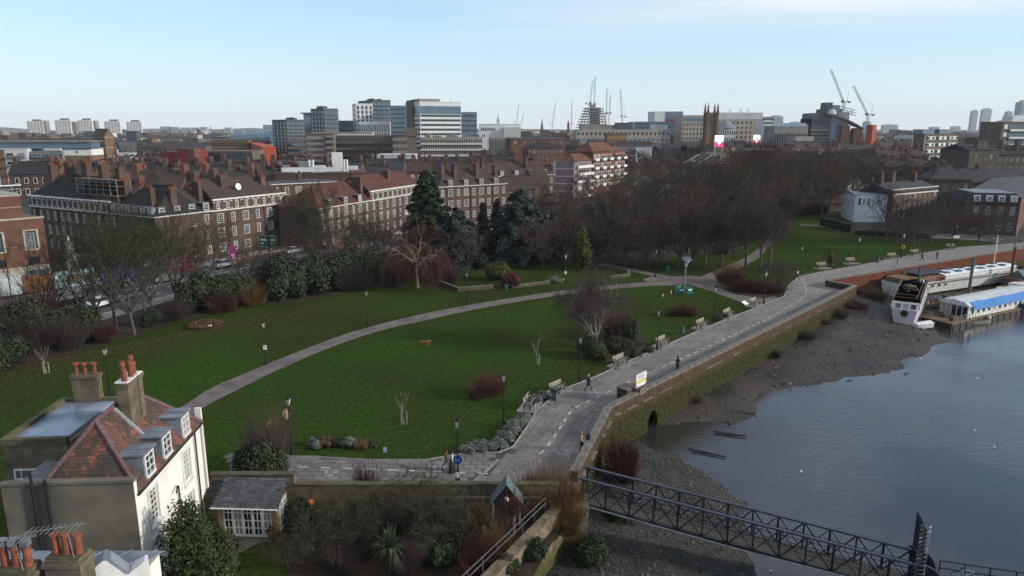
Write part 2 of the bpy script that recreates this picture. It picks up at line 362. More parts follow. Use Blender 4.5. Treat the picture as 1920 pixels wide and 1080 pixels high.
# stone edging along lawn side and a cross drain
q = MB(); q.tube([(p.x,p.y,.02) for p in PROM[5:26]],.09,4); q.build('edging',m_kerb,prom)
q = MB(); q.bar(_SEAM + Vector((0,0,.022)),G(890,902) + Vector((0,0,.022)),.28,.03); q.build('drain_strip',m_kerb,prom)
def dash(a,b,w=.11,z=.032):
 q = MB(); d = (b - a); q.cbox((0,0,0),(d.length,w,.006)); c = (a + b) / 2
 q.build('lane_dash',m_white,prom,loc=(c.x,c.y,z),rz=ang(d))
def dashes(line,ln,gap,w=.11):
 L = 0; tot = 0
 pts = resample(line,400); seg = (pts[1] - pts[0]).length; i = 0
 step = max(1,int(round((ln + gap) / seg))); k = max(1,int(round(ln / seg)))
 while i + k < len(pts): dash(pts[i],pts[i + k],w); i += step
dashes([G(*p) for p in [(560,876),(700,880),(860,887),(925,889)]],.75,.95)
dashes(smooth_line([G(*p) for p in [(1012,852),(1027,836),(1050,803),(1070,772),(1088,760),(1120,745),(1200,707),(1300,663),(1400,616),(1450,592),(1500,562),(1512,548),(1510,535),(1506,522),(1530,512),(1600,503),(1700,487),(1800,471)]]),.8,1.0)
def symbol(u,v,rz=0,s=1):                                     # painted bicycle-and-arrow mark
 q = MB(); P = G(u,v)
 q.cbox((-.3,0,0),(.34,.34,.006)); q.cbox((.3,0,0),(.34,.34,.006)); q.bar((-.3,.1,0),(.3,.1,0),.09,.006); q.bar((0,.1,0),(.12,.45,0),.09,.006)
 q.bar((-.3,-.2,0),(.1,.4,0),.07,.006); q.cbox((0,-.55,0),(.5,.16,.006))
 o = q.build('cycle_marking',M('worn_paint',(.4,.39,.38),.8,(.2,.19,.185),3),prom,loc=(P.x,P.y,.034),rz=rz); o.scale = (s,s,1)
for u,v,r in [(621,886,.1),(823,876,.1),(1054,847,.6),(1110,734,.9),(1303,646,.8),(1456,577,.8),(1518,517,1.2),(1535,530,1.2),(1276,687,.8),(1514,566,.8)]: symbol(u,v,r)

# ---------------------------------------------------------------- the road behind the park
ROADC = smooth_line([G(*p) for p in [(-700,760),(-250,655),(60,592),(250,545),(420,511),(560,481),(700,456),(820,434),(950,407),(1090,377),(1200,354),(1270,335)]] + [Vector((120,450,0)),Vector((150,560,0)),Vector((175,700,0))],10)
def offset(L,s):
 out = []
 for i,p in enumerate(L):
  d = (L[min(i+1,len(L)-1)] - L[max(i-1,0)]).normalized(); out.append(p + Vector((d.y,-d.x,0)) * s)
 return out
RW = 8.2
ROADL = resample(ROADC,150)
ribbon('pavement_by_park',offset(ROADL,RW + 3),offset(ROADL,RW),.05,m_kerb)
ribbon('pavement_by_flats',offset(ROADL,-RW),offset(ROADL,-RW - 4.5),.05,m_kerb)
road = ribbon('road',offset(ROADL,RW),offset(ROADL,-RW),.004,m_asph)
q = MB()
for s in (-5.2,-2.2,2.2,5.2):
 L = resample(offset(ROADL,s),220)
 for i in range(0,200,2): q.bar(L[i] + Vector((0,0,.012)),L[i].lerp(L[i+1],.75) + Vector((0,0,.012)),.14,.006)
for s in (-.35,.35,RW - .35,.35 - RW):
 L = offset(ROADL,s)
 for i in range(len(L) - 1): q.bar(L[i] + Vector((0,0,.012)),L[i+1] + Vector((0,0,.012)),.12,.006)
q.build('lane_markings',m_white,road,kind='stuff')
for s in (RW,-RW):
 q = MB(); L = offset(ROADL,s)
 for i in range(len(L) - 1): q.bar(L[i] + Vector((0,0,.06)),L[i+1] + Vector((0,0,.06)),.16,.12)
 q.build('kerb',m_kerb,road)

# ---------------------------------------------------------------- river, foreshore
def WATER():
 m = bpy.data.materials.new('river_water'); m.use_nodes = True; n,l = m.node_tree.nodes,m.node_tree.links
 b = n['Principled BSDF']; b.inputs['Roughness'].default_value = .06; b.inputs['IOR'].default_value = 1.75
 t = n.new('ShaderNodeTexCoord')
 z = n.new('ShaderNodeTexNoise'); z.inputs['Scale'].default_value = .04; z.inputs['Detail'].default_value = 4; l.new(t.outputs['Object'],z.inputs[0])
 r = n.new('ShaderNodeValToRGB'); r.color_ramp.elements[0].color = (.022,.022,.021,1); r.color_ramp.elements[1].color = (.03,.03,.029,1)
 r.color_ramp.elements[0].position = .35; r.color_ramp.elements[1].position = .65
 l.new(z.outputs[0],r.inputs[0]); l.new(r.outputs[0],b.inputs['Base Color'])
 mp = n.new('ShaderNodeMapping'); mp.inputs['Rotation'].default_value = (0,0,R(-28)); mp.inputs['Scale'].default_value = (.8,2.6,1); l.new(t.outputs['Object'],mp.inputs[0])
 a = n.new('ShaderNodeTexNoise'); a.inputs['Scale'].default_value = 1.0; a.inputs['Detail'].default_value = 6; a.inputs['Roughness'].default_value = .62; a.inputs['Distortion'].default_value = .4; l.new(mp.outputs[0],a.inputs[0])
 p = n.new('ShaderNodeTexNoise'); p.inputs['Scale'].default_value = .07; p.inputs['Detail'].default_value = 3; l.new(t.outputs['Object'],p.inputs[0])
 pr = n.new('ShaderNodeMapRange'); pr.inputs[1].default_value = .38; pr.inputs[2].default_value = .62; pr.inputs[3].default_value = .25; pr.inputs[4].default_value = 1; l.new(p.outputs[0],pr.inputs[0])
 mu = n.new('ShaderNodeMath'); mu.operation = 'MULTIPLY'; l.new(a.outputs[0],mu.inputs[0]); l.new(pr.outputs[0],mu.inputs[1])
 bp = n.new('ShaderNodeBump'); bp.inputs['Strength'].default_value = .42; bp.inputs['Distance'].default_value = .15; l.new(mu.outputs[0],bp.inputs['Height']); l.new(bp.outputs[0],b.inputs['Normal'])
 return m
b = MB(); b.flat([(-30,-60,WZ),(1600,-60,WZ),(1600,900,WZ),(60,900,WZ),(-30,120,WZ)]); structure(b.build('river',WATER()))
SH_UP = [(1243,799),(1285,791),(1330,796),(1352,792),(1385,787),(1412,777),(1420,755),(1428,739),(1460,733),(1497,727),(1580,713),(1640,702),(1685,695),(1693,680),(1725,665),(1742,652),(1784,642),(1765,627),(1752,614),(1750,600),(1800,577),(1900,553),(2100,530),(2500,500)]
SH_LO = [(1209,817),(1213,827),(1240,838),(1271,851),(1297,867),(1330,885),(1357,907),(1382,935),(1396,957),(1405,990),(1412,1032),(1411,1080),(1400,1160),(1380,1300)]
poly_up = [G(u,v,WZ) for u,v in SH_UP] + [Vector((260,330,0)),Vector((Q[5].x - 6,Q[5].y + 6,0)),Vector((Q[4].x - 8,Q[4].y,0)),Vector((Q[3].x - 1,Q[3].y + 6,0))]
poly_lo = [G(u,v,WZ) for u,v in SH_LO] + [Vector((2,10,0)),Vector((-6,20,0)),Vector((2,46,0)),Vector((7,56,0))]
def sdist(X,Y,poly,nshore):
 P = np.array([(p.x,p.y) for p in poly]); ins = np.zeros(X.shape,bool); dm = np.full(X.shape,1e9)
 for i in range(len(P)):
  a,c = P[i],P[(i+1) % len(P)]
  cond = ((a[1] > Y) != (c[1] > Y)) & (X < (c[0]-a[0]) * (Y-a[1]) / (c[1]-a[1] + 1e-12) + a[0]); ins ^= cond
  if i < nshore - 1:
   d = c - a; t = np.clip(((X-a[0])*d[0] + (Y-a[1])*d[1]) / (d @ d),0,1); dm = np.minimum(dm,np.hypot(X - a[0] - t*d[0],Y - a[1] - t*d[1]))
 return np.where(ins,dm,-dm)
def vnoise(X,Y,s,seed):
 rng = np.random.RandomState(seed); T = rng.rand(256,256); x,y = X / s,Y / s
 i,j = np.floor(x).astype(int),np.floor(y).astype(int); fx,fy = x - i,y - j; fx = fx*fx*(3-2*fx); fy = fy*fy*(3-2*fy)
 g = lambda a,c: T[a % 256,c % 256]
 return (g(i,j)*(1-fx) + g(i+1,j)*fx)*(1-fy) + (g(i,j+1)*(1-fx) + g(i+1,j+1)*fx)*fy
def shore(name,poly,nshore,x0,x1,y0,y1,st,slope,cap,mat,lift=None):
 xs,ys = np.arange(x0,x1,st),np.arange(y0,y1,st); X,Y = np.meshgrid(xs,ys)
 S = sdist(X,Y,poly,nshore) + (vnoise(X,Y,2.2,3) - .5) * 1.4 + (vnoise(X,Y,.9,4) - .5) * .7
 Z = WZ + np.where(S > 0,cap * (1 - np.exp(-S * slope / cap)),np.maximum(S * .25,-.7))
 if lift is not None: Z = Z + lift(X,Y) * np.clip(S / 4,0,1)
 Z = Z + ((vnoise(X,Y,3.1,5) - .5) * .22 + (vnoise(X,Y,1.0,6) - .5) * .12) * np.clip(S / 2 + .3,.1,1)
 nx,ny = len(xs),len(ys); keep = S > -2.5
 idx = np.arange(nx * ny).reshape(ny,nx)
 f = np.stack([idx[:-1,:-1],idx[:-1,1:],idx[1:,1:],idx[1:,:-1]],-1).reshape(-1,4)
 kf = keep.reshape(-1)[f].any(1); f = f[kf]; used = np.unique(f); mp = -np.ones(nx*ny,int); mp[used] = np.arange(len(used))
 V = np.stack([X.reshape(-1),Y.reshape(-1),Z.reshape(-1)],1)[used]
 me = bpy.data.meshes.new(name); me.from_pydata(V.tolist(),[],mp[f].tolist()); me.materials.append(mat); me.polygons.foreach_set('use_smooth',[True] * len(f)); me.update()
 return structure(obj(name,me)),(X,Y,Z,S)
m_mud = M('mud_shingle',(.044,.037,.032),.8,(.018,.023,.021),.35,bump=1.0,bscale=5,fine=(4.5,.6),detail=9)
m_mud2 = M('mud_bank',(.052,.042,.034),.6,(.02,.0175,.0155),.22,bump=1.0,bscale=4,fine=(3,.4),detail=9)
def lift_up(X,Y):
 a,c = Q[4],Q[5]
 return 1.5 * np.exp(-np.hypot(X - a.x,Y - a.y) / 9)
sh1,F1 = shore('foreshore_mudbank',poly_up,len(SH_UP),10,150,55,215,.7,.12,1.1,m_mud2,lift_up)
sh2,F2 = shore('foreshore_shingle',poly_lo,len(SH_LO),-4,26,8,62,.35,.12,1.1,m_mud)
def shore_z(x,y):
 for X,Y,Z,S in (F2,F1):
  if X[0,0] <= x <= X[0,-1] and Y[0,0] <= y <= Y[-1,0]:
   j = int((x - X[0,0]) / (X[0,1] - X[0,0])); i = int((y - Y[0,0]) / (Y[1,0] - Y[0,0]))
   if S[i,j] > 0: return float(Z[i,j])
 return None
# stones and litter strewn over the foreshore
m_stone = M('shore_stone',(.13,.115,.10),.8,(.05,.045,.04),.9,island=.6,lo=.4,hi=.75)
rs = random.Random(5)
def scatter(name,F,n,smin,smax,parent):
 X,Y,Z,S = F; ok = np.argwhere((S > .05)); q = MB(); tot = len(ok)
 for k in range(n):
  i,j = ok[rs.randrange(tot)]; x,y = X[i,j] + rs.uniform(-.35,.35),Y[i,j] + rs.uniform(-.35,.35); s = smin + (smax - smin) * rs.random() ** 4
  a = rs.uniform(0,6.28); h = s * rs.uniform(.3,.7)
  base = [(x + math.cos(a + t) * s * rs.uniform(.7,1.2),y + math.sin(a + t) * s * rs.uniform(.5,1),Z[i,j] - .05) for t in (0,1.3,2.6,3.9,5.1)]
  top = [(x + (p[0]-x)*.6,y + (p[1]-y)*.6,Z[i,j] + h) for p in base]
  q.add(base + top,[(t,(t+1) % 5,5 + (t+1) % 5,5 + t) for t in range(5)] + [(5,6,7,8,9)])
 q.build(name,m_stone,parent,kind='stuff')
scatter('stones',F1,9000,.07,.3,sh1); scatter('stones',F2,9000,.045,.17,sh2)

# ---------------------------------------------------------------- river walls
def WALLMAT(name,top,algae,z_alg,brick=False):
 m = bpy.data.materials.new(name); m.use_nodes = True; n,l = m.node_tree.nodes,m.node_tree.links; MATS[name] = m
 b = n['Principled BSDF']; b.inputs['Roughness'].default_value = .9; b.inputs['Specular IOR Level'].default_value = .1
 t = n.new('ShaderNodeTexCoord'); s = n.new('ShaderNodeSeparateXYZ'); l.new(t.outputs['Object'],s.inputs[0])
 z = n.new('ShaderNodeTexNoise'); z.inputs['Scale'].default_value = .7; z.inputs['Detail'].default_value = 9; z.inputs['Roughness'].default_value = .65; l.new(t.outputs['Object'],z.inputs[0])
 z2 = n.new('ShaderNodeTexNoise'); z2.inputs['Scale'].default_value = 2.5; z2.inputs['Detail'].default_value = 8; l.new(t.outputs['Object'],z2.inputs[0])
 hm = n.new('ShaderNodeMath'); hm.operation = 'MULTIPLY_ADD'; l.new(z.outputs[0],hm.inputs[0]); hm.inputs[1].default_value = 2.4; l.new(s.outputs[2],hm.inputs[2])
 mr = n.new('ShaderNodeMapRange'); mr.inputs[1].default_value = z_alg + 1.55; mr.inputs[2].default_value = z_alg + .75; l.new(hm.outputs[0],mr.inputs[0])
 r1 = n.new('ShaderNodeValToRGB'); e = r1.color_ramp.elements; e[0].position = .36; e[0].color = (*[c*.5 for c in top],1); e[1].position = .66; e[1].color = (*top,1); l.new(z2.outputs[0],r1.inputs[0])
 r2 = n.new('ShaderNodeValToRGB'); e = r2.color_ramp.elements; e[0].position = .34; e[0].color = (.05,.045,.028,1); e[1].position = .6; e[1].color = (*algae,1); l.new(z2.outputs[0],r2.inputs[0])
 if brick:
  g = n.new('ShaderNodeTexBrick'); cb = n.new('ShaderNodeCombineXYZ'); l.new(s.outputs[0],cb.inputs[0]); l.new(s.outputs[2],cb.inputs[1]); l.new(cb.outputs[0],g.inputs[0])
  g.inputs['Scale'].default_value = 1; g.inputs['Brick Width'].default_value = .46; g.inputs['Row Height'].default_value = .15; g.inputs['Mortar Size'].default_value = .02
  g.inputs['Color1'].default_value = (1.1,1,1,1); g.inputs['Color2'].default_value = (.75,.72,.7,1); g.inputs['Mortar'].default_value = (.8,.85,.85,1)
  mm = n.new('ShaderNodeMixRGB'); mm.blend_type = 'MULTIPLY'; mm.inputs[0].default_value = 1; l.new(r1.outputs[0],mm.inputs[1]); l.new(g.outputs[0],mm.inputs[2]); r1o = mm.outputs[0]
 else: r1o = r1.outputs[0]
 mx = n.new('ShaderNodeMixRGB'); l.new(mr.outputs[0],mx.inputs[0]); l.new(r1o,mx.inputs[1]); l.new(r2.outputs[0],mx.inputs[2]); l.new(mx.outputs[0],b.inputs['Base Color'])
 bp = n.new('ShaderNodeBump'); bp.inputs['Strength'].default_value = .5; bp.inputs['Distance'].default_value = .06; l.new(z2.outputs[0],bp.inputs['Height']); l.new(bp.outputs[0],b.inputs['Normal'])
 return m
m_wall = WALLMAT('embankment_wall',(.10,.073,.046),(.0175,.0205,.0014),-.45,True)
m_wallc = WALLMAT('garden_river_wall',(.21,.165,.115),(.075,.075,.02),-1.3)
m_wallb = WALLMAT('red_brick_wall',(.17,.06,.036),(.05,.046,.018),-1.6,True)
m_coping = M('coping_stone',(.17,.15,.13),.85,(.10,.09,.08),1.2,bump=.3)
def wallrun(parent,A,B,z0,z1,th,mat,name='wall_face',cop=.16,holes=None,capover=.05,capmat=None):
 """A straight run of wall whose river face is the line A-B (land on the left of A->B); local x runs along the face."""
 d = (B - A); L = d.length; o = MB()
 if holes:
  x0,x1,hz0,hzs,hzt = holes                       # arched opening
  o.box(0,x0,0,th,z0,z1); o.box(x1,L,0,th,z0,z1)
  N = 8; arc = [((x0+x1)/2 - (x1-x0)/2 * math.cos(math.pi*i/N),hzs + (hzt-hzs) * math.sin(math.pi*i/N)) for i in range(N + 1)]
  for i in range(N):
   (xa,za),(xb,zb) = arc[i],arc[i+1]
   o.add([(xa,0,za),(xb,0,zb),(xb,0,z1),(xa,0,z1),(xa,th,za),(xb,th,zb),(xb,th,z1),(xa,th,z1)],[(0,1,2,3),(7,6,5,4),(0,4,5,1),(3,2,6,7)])
 else: o.box(0,L,0,th,z0,z1)
 w = o.build(name,mat,parent,loc=(A.x,A.y,0),rz=ang(d))
 if cop:
  n = max(1,int(L / 1.5)); q = MB(); s = L / n; q.box(.012,s - .012,-capover,th + capover,0,cop); me = q.mesh('coping_stone',capmat or m_coping)
  for i in range(n): obj('coping_stone',me,w,(i * s,0,z1 + .002 + random.uniform(-.001,.012)))
 return w
emb = thing('embankment_wall','long brown river wall green with algae below the promenade','wall')
L34 = (Q[4] - Q[3]).length
_cx = (along(Q[3],_dw,1226) - Q[3]).length
wallrun(emb,Q[2],Q[3],-4.6,.86,.55,m_wall); wallrun(emb,Q[3],Q[4],-4.6,.86,.55,m_wall,holes=(_cx - .85,_cx + .85,-4.6,-2.6,-1.55))
wallrun(emb,Q[4],Q[5] + (Q[4] - Q[5]).normalized() * .0,-4.6,.86,.55,m_wall)
q = MB(); c = Q[3] + _dw * _cx; e = Vector((-_dw.y,_dw.x,0)); q.cbox((c.x + e.x*3,c.y + e.y*3,-2.2),(2.6,.3,4.6),ang(_dw)); q.build('culvert_back',m_wall,emb)
# raised inspection block on the wall with notice board
c = along(Q[3],_dw,1194); blk = thing('parapet_block','square concrete block built into the parapet beside the notice board','block',(c.x,c.y,0),ang(_dw))
q = MB(); q.box(-.75,.75,.6,1.75,0,1.35); q.build('block_body',m_wall,blk); q = MB(); q.box(-.8,.8,.55,1.8,1.352,1.46); q.build('block_cap',m_coping,blk)
rw = thing('brick_river_wall','red brick river wall beyond the corner, in front of the moored boats','wall')
wallrun(rw,Q[5],Q[6] + _d1 * 0,-4.4,.85,.45,m_wallb,cop=.14); wallrun(rw,Q[6],Q[6] + _d1 * 120,-4.4,.85,.45,m_wallb,cop=.14)
gw = thing('garden_river_wall','weathered concrete river wall below the private garden','wall')
wallrun(gw,Q[1] + _d0 * 32,Q[1],-4.4,.9,.7,m_wallc,cop=0)
wallrun(gw,Q[1],Q[2],-4.4,.2,.6,m_wallc,cop=0)
pier = thing('concrete_pier','stained square concrete pier carrying the shore end of the footbridge','pier',G(1052,948,.4) * 1)
pier.location = (G(1075,940,.5).x,G(1075,940,.5).y,0)
q = MB(); q.box(-.95,.95,-.9,1.0,-4.6,.35); q.build('pier_shaft',m_wallc,pier); q = MB(); q.box(-1.0,1.0,-.95,1.05,.353,.5); q.build('pier_cap',m_wallc,pier)
# ================================================================ VEGETATION
m_bark = M('bark_grey_brown',(.10,.082,.062),.9,(.05,.042,.034),3,bump=.4)
m_barkp = M('bark_pale',(.26,.235,.17),.9,(.13,.115,.085),2.5,bump=.3)
m_birch = M('bark_birch',(.40,.35,.30),.85,(.18,.15,.12),3)
m_twig = M('twigs_brown',(.06,.042,.037),.95,(.038,.028,.026),.35,island=.25)
m_twigp = M('twigs_purple',(.075,.047,.047),.95,(.05,.033,.034),.4,island=.25)
m_twigr = M('twigs_red',(0.0884,0.03264,0.02312),.95,(0.051,0.02312,0.01768),.6,island=.3)
m_twigo = M('twigs_orange',(0.1088,0.0578,0.0204),.95,(0.0612,0.034,0.01496),.6,island=.3)
m_twigw = M('twigs_warm',(.095,.06,.036),.95,(.06,.04,.026),.4,island=.25)
m_twigg = M('twigs_olive',(0.051,0.0476,0.02448),.95,(0.034,0.0306,0.01904),.5,island=.25)
def leafmat(name,c,c2,isl=.35):
 return M(name,c,.7,c2,.7,island=isl,spec=.25)
m_cyp = leafmat('leaf_cypress',(0.02016,0.0396,0.01296),(0.01152,0.02304,0.00864))
m_ced = leafmat('leaf_blue_cedar',(0.036,0.054,0.0504),(0.02016,0.0324,0.03024))
m_gold = leafmat('leaf_golden',(.062,.068,.01),(.03,.036,.008))
m_holly = leafmat('leaf_evergreen',(.034,.046,.02),(.018,.026,.013))
m_red = leafmat('leaf_copper',(0.108,0.0252,0.01584),(0.0504,0.01584,0.01152))
m_lav = leafmat('leaf_lavender',(.17,.18,.165),(.085,.095,.08))
m_bay = leafmat('leaf_bay',(0.0396,0.054,0.01584),(0.018,0.0288,0.01008))
m_acid = leafmat('leaf_acid_yellow',(.34,.30,.02),(.15,.17,.02))
m_cord = leafmat('leaf_cordyline',(.075,.10,.045),(.04,.06,.025))
m_ivy = leafmat('leaf_ivy',(0.0216,0.0396,0.01152),(0.01152,0.0216,0.0072))
m_shr = leafmat('leaf_green_shrub',(0.036,0.0612,0.01584),(0.018,0.0324,0.01008))
m_sedge = leafmat('dead_stems',(.14,.075,.04),(.07,.04,.025))

def rnd_unit(r):
 z = r.uniform(-1,1); a = r.uniform(0,2 * math.pi); s = math.sqrt(1 - z * z); return Vector((s * math.cos(a),s * math.sin(a),z))
def gen_tree(seed,H=18,trunk=.28,r0=.32,spread=.8,limbs=7,dens=1.0,up=.35,droop=0.0,twl=1.3,twr=.02,levels=3,sub=(6,7),tw=7,lean=0.0,weep=False,tl=2,twd=0.0):
 """Bare winter tree: trunk and main limbs in one mesh, branches and twigs in another."""
 r = random.Random(seed); T,C = MB(),MB()
 def limb(p,d,L,rad,lev):
  n = (6,5,4,3)[min(lev,3)] ; seg = (5,4,3,2)[min(lev,3)]
  pts,rads = [p.copy()],[rad]; q = p.copy(); dd = d.normalized()
  for i in range(seg):
   g = up * (1 - .25 * lev) if not weep else (up if i < seg * .5 and lev < 2 else -droop * (1 + lev * .4))
   dd = (dd + rnd_unit(r) * (.20 + .04 * lev) + Vector((0,0,g * .35))).normalized()
   q = q + dd * L / seg; pts.append(q.copy()); rads.append(max(rad * (1 - .72 * (i + 1) / seg),.012))
  (T if lev < tl else C).tube(pts,rads,n if lev < 3 else 3,caps=False)
  return pts,rads,dd
 def grow(p,d,L,rad,lev):
  pts,rads,dd = limb(p,d,L,rad,lev)
  if lev >= levels:
   for k in range(max(1,int(tw * dens))):
    t = r.uniform(.15,1); i = min(int(t * (len(pts) - 1)),len(pts) - 2); s = pts[i].lerp(pts[i+1],t * (len(pts)-1) - i)
    v = (dd + rnd_unit(r) * .95 + Vector((0,0,(.25 if not weep else -droop * 2.2)))).normalized()
    l = twl * r.uniform(.5,1.25)
    e = s + v * l
    if weep: C.tube([s,s + v * l * .5 + Vector((0,0,-.05)),e + Vector((0,0,-l * .55))],[twr,twr * .8,twr * .5],3,caps=False)
    elif twd: C.tube([s,s + v * l * .35 + Vector((0,0,.08)),s + v * l * .5 + Vector((0,0,-l * .45)),s + v * l * .55 + Vector((0,0,-l))],[twr,twr,twr * .8,twr * .5],3,caps=False)
    else: C.tube([s,e],[twr,twr * .5],3,caps=False)
   return
  nc = sub[0] if lev == 1 else sub[1]
  nc = max(2,int(nc * (dens ** .5)))
  for k in range(nc):
   t = .25 + .75 * (k + r.random() * .8) / nc; t = min(t,.99); i = min(int(t * (len(pts)-1)),len(pts) - 2); s = pts[i].lerp(pts[i+1],t * (len(pts)-1) - i)
   ax = rnd_unit(r); side = (ax - dd * ax.dot(dd)).normalized()
   v = (dd * r.uniform(.35,.8) + side * r.uniform(.6,1.1) * spread + Vector((0,0,.12))).normalized()
   grow(s,v,L * r.uniform(.42,.62) * (1.15 - .4 * t),rads[i] * .62,lev + 1)
 ht = H * trunk; top = Vector((r.uniform(-.4,.4),r.uniform(-.4,.4),ht))
 tp = [Vector((0,0,-.2)),Vector((0,0,.35)),Vector((top.x*.4,top.y*.4,ht*.5)),top]
 T.tube(tp,[r0*1.5,r0*1.08,r0*.9,r0*.78],7,caps=False)
 for k in range(limbs):
  a = 2 * math.pi * (k + r.uniform(-.25,.25)) / limbs; el = r.uniform(.55,1.15) if not weep else r.uniform(.5,1.0)
  if k == 0: el = 1.4
  v = Vector((math.cos(a) * math.cos(el) * spread * 1.15,math.sin(a) * math.cos(el) * spread * 1.15,math.sin(el)))
  st = top.lerp(Vector((top.x*.5,top.y*.5,ht*.72)),r.random())
  grow(st,v,(H - ht) * r.uniform(.62,.84) * (1.0 if k else 1.08),r0 * r.uniform(.42,.6),1)
 return T,C
def leaves(mb,pts,size,r,flat=0.0,k=0):
 for p,nrm in pts:
  s = size * r.uniform(.6,1.35); t = rnd_unit(r); u = (t - nrm * t.dot(nrm))
  u = u.normalized() if u.length > 1e-4 else Vector((1,0,0)); w = nrm.cross(u)
  w = (w + nrm * r.uniform(-.7,.7)).normalized() * s * .5; u = (u + nrm * r.uniform(-.5,.5)).normalized() * s
  mb.add([p - u*.5 - w,p - u*.1 + w*.2 - w*1.6,p + u*.6,p + w],[(0,1,2,3)],k)
def gen_bush(seed,rx,ry,h,n=3000,size=.22,lobes=9,base=0.0,shell=.55,twigs=0):
 """Evergreen shrub: leaf faces on the shells of many uneven lobes."""
 r = random.Random(seed); mb = MB(); L = []
 for k in range(lobes):
  a = r.uniform(0,6.28); d = math.sqrt(r.random()) * .68; z = r.uniform(.28,.78) * (1.05 - .45 * d)
  L.append((Vector((math.cos(a)*d*rx,math.sin(a)*d*ry,base + z*h)),r.uniform(.28,.48)))
 L.append((Vector((0,0,base + h * .5)),.62))
 for k in range(n):
  c,s = L[r.randrange(len(L))]; v = rnd_unit(r)
  p = c + Vector((v.x * rx * s,v.y * ry * s,v.z * h * s * .85)) * (shell + (1 - shell) * r.random() ** .5) * r.uniform(.85,1.12)
  if p.z < .02: p.z = r.uniform(.02,.3)
  leaves(mb,[(p,(v + rnd_unit(r) * .5 + Vector((0,0,.25))).normalized())],size,r)
 return mb
def gen_conifer(seed,h,rad,n=7000,size=.3,taper=1.0,base=.04,droop=.3,layers=None,power=1.0):
 """Layered conifer: leaf sprays along drooping boughs."""
 r = random.Random(seed); mb = MB(); T = MB(); T.tube([(0,0,-.2),(0,0,h*.5),(0,0,h*.97)],[rad*.085,rad*.06,.03],7)
 nb = layers or int(h * 7)
 for k in range(nb):
  t = base + (1 - base) * (k + r.random()) / nb; L = rad * (1 - t) ** power * r.uniform(.72,1.12) + .25; a = k * 2.399 + r.uniform(-.4,.4); z = t * h
  T.bar((0,0,z),(math.cos(a)*L*.8,math.sin(a)*L*.8,z + L*.1 - droop*L*.5),.05)
  for j in range(max(4,int(n / nb * (L / rad + .25)))):
   s = r.random() ** .7; w = (1 - s) * .35 * L + .25
   p = Vector((math.cos(a)*L*s,math.sin(a)*L*s,z + .1*L*s - droop * L * s * s)) + Vector((r.uniform(-w,w),r.uniform(-w,w),r.uniform(-.28,.2)))
   leaves(mb,[(p,(Vector((math.cos(a)*.5,math.sin(a)*.5,.8)) + rnd_unit(r)*.6).normalized())],size,r)
 return T,mb
def gen_twigbush(seed,rx,ry,h,n=700,rad=.014,spread=.6,droop=0.0):
 r = random.Random(seed); mb = MB()
 for k in range(n):
  a = r.uniform(0,6.28); d = math.sqrt(r.random()); d *= .78 + .3 * math.sin(a * 2 + seed * 1.7); p = Vector((math.cos(a)*d*rx*.75,math.sin(a)*d*ry*.75,0))
  L = h * (r.uniform(.3,.95) if r.random() < .8 else r.uniform(.9,1.45)) * (1.15 - .35 * d) * (.75 + .5 * math.sin(a * 3 + seed) ** 2); v = (Vector((math.cos(a)*d,math.sin(a)*d,0)) * spread + Vector((r.uniform(-.3,.3),r.uniform(-.3,.3),1))).normalized()
  m = p + v * L * .55; e = m + (v + rnd_unit(r)*.3 + Vector((0,0,-droop))).normalized() * L * .5
  mb.tube([p,m,e],[rad,rad*.8,rad*.4],3,caps=False)
  if k % 2 == 0: mb.tube([m,m + (v + rnd_unit(r)*.8).normalized() * L * .4],[rad*.7,rad*.35],3,caps=False)
 return mb
PROTO = {}; PH = {}
def proto(kind,T,C,mt,mc):
 PH[kind] = sorted(p[2] for p in C.v)[int(len(C.v) * .995)]
 PROTO[kind] = (T.mesh(kind + '_trunk',mt,True) if T else None,C.mesh(kind + '_crown',mc))
def plant(kind,name,label,cat,P,sc=1.0,rz=None,group=None,mt=None,mc=None,tn='trunk',cn='crown'):
 T,C = PROTO[kind]; rz = random.uniform(0,6.28) if rz is None else rz
 if T is None:
  o = obj(name,C,None,(P[0],P[1],P[2] if len(P) > 2 else 0),rz); tag(o,label,cat,group); top = o
 else:
  top = thing(name,label,cat,(P[0],P[1],P[2] if len(P) > 2 else 0),rz,group); obj(tn,T,top); o = obj(cn,C,top)
  if mt:
   s = top.children[0].material_slots[0]; s.link = 'OBJECT'; s.material = mt
 if mc: s = o.material_slots[0]; s.link = 'OBJECT'; s.material = mc
 top.scale = sc if isinstance(sc,tuple) else (sc,sc,sc); return top
# bare trees (heights as built; scaled when planted)
for i,kw in enumerate([dict(H=18,limbs=7,spread=.85),dict(H=18,limbs=8,spread=.7,trunk=.24),dict(H=18,limbs=6,spread=1.0,trunk=.3),dict(H=18,limbs=9,spread=.62,trunk=.2)]):
 proto('bare%d' % i,*gen_tree(11 + i,twr=.027,dens=1.2,**kw),m_bark,m_twig)
for i in range(2):
 proto('round%d' % i,*gen_tree(31 + i,H=10,trunk=.18,r0=.2,spread=.9,limbs=9,dens=1.15,up=.3,twl=.85,twr=.016),m_bark,m_twigp)
for i in range(2):
 proto('spindly%d' % i,*gen_tree(41 + i,H=11,trunk=.2,r0=.13,spread=.6,limbs=8,dens=.75,up=.55,twl=.8,twr=.012),m_bark,m_twig)
proto('weeping',*gen_tree(51,H=10,trunk=.36,r0=.2,spread=1.05,limbs=9,dens=.8,tl=3,up=.28,droop=.42,twl=2.0,twr=.014,weep=True),m_barkp,m_twigr)
proto('birch',*gen_tree(53,H=10,trunk=.1,r0=.17,spread=.78,limbs=10,dens=1.0,up=.45,twl=1.8,twr=.0095,tl=3,twd=1),m_birch,m_twigp)
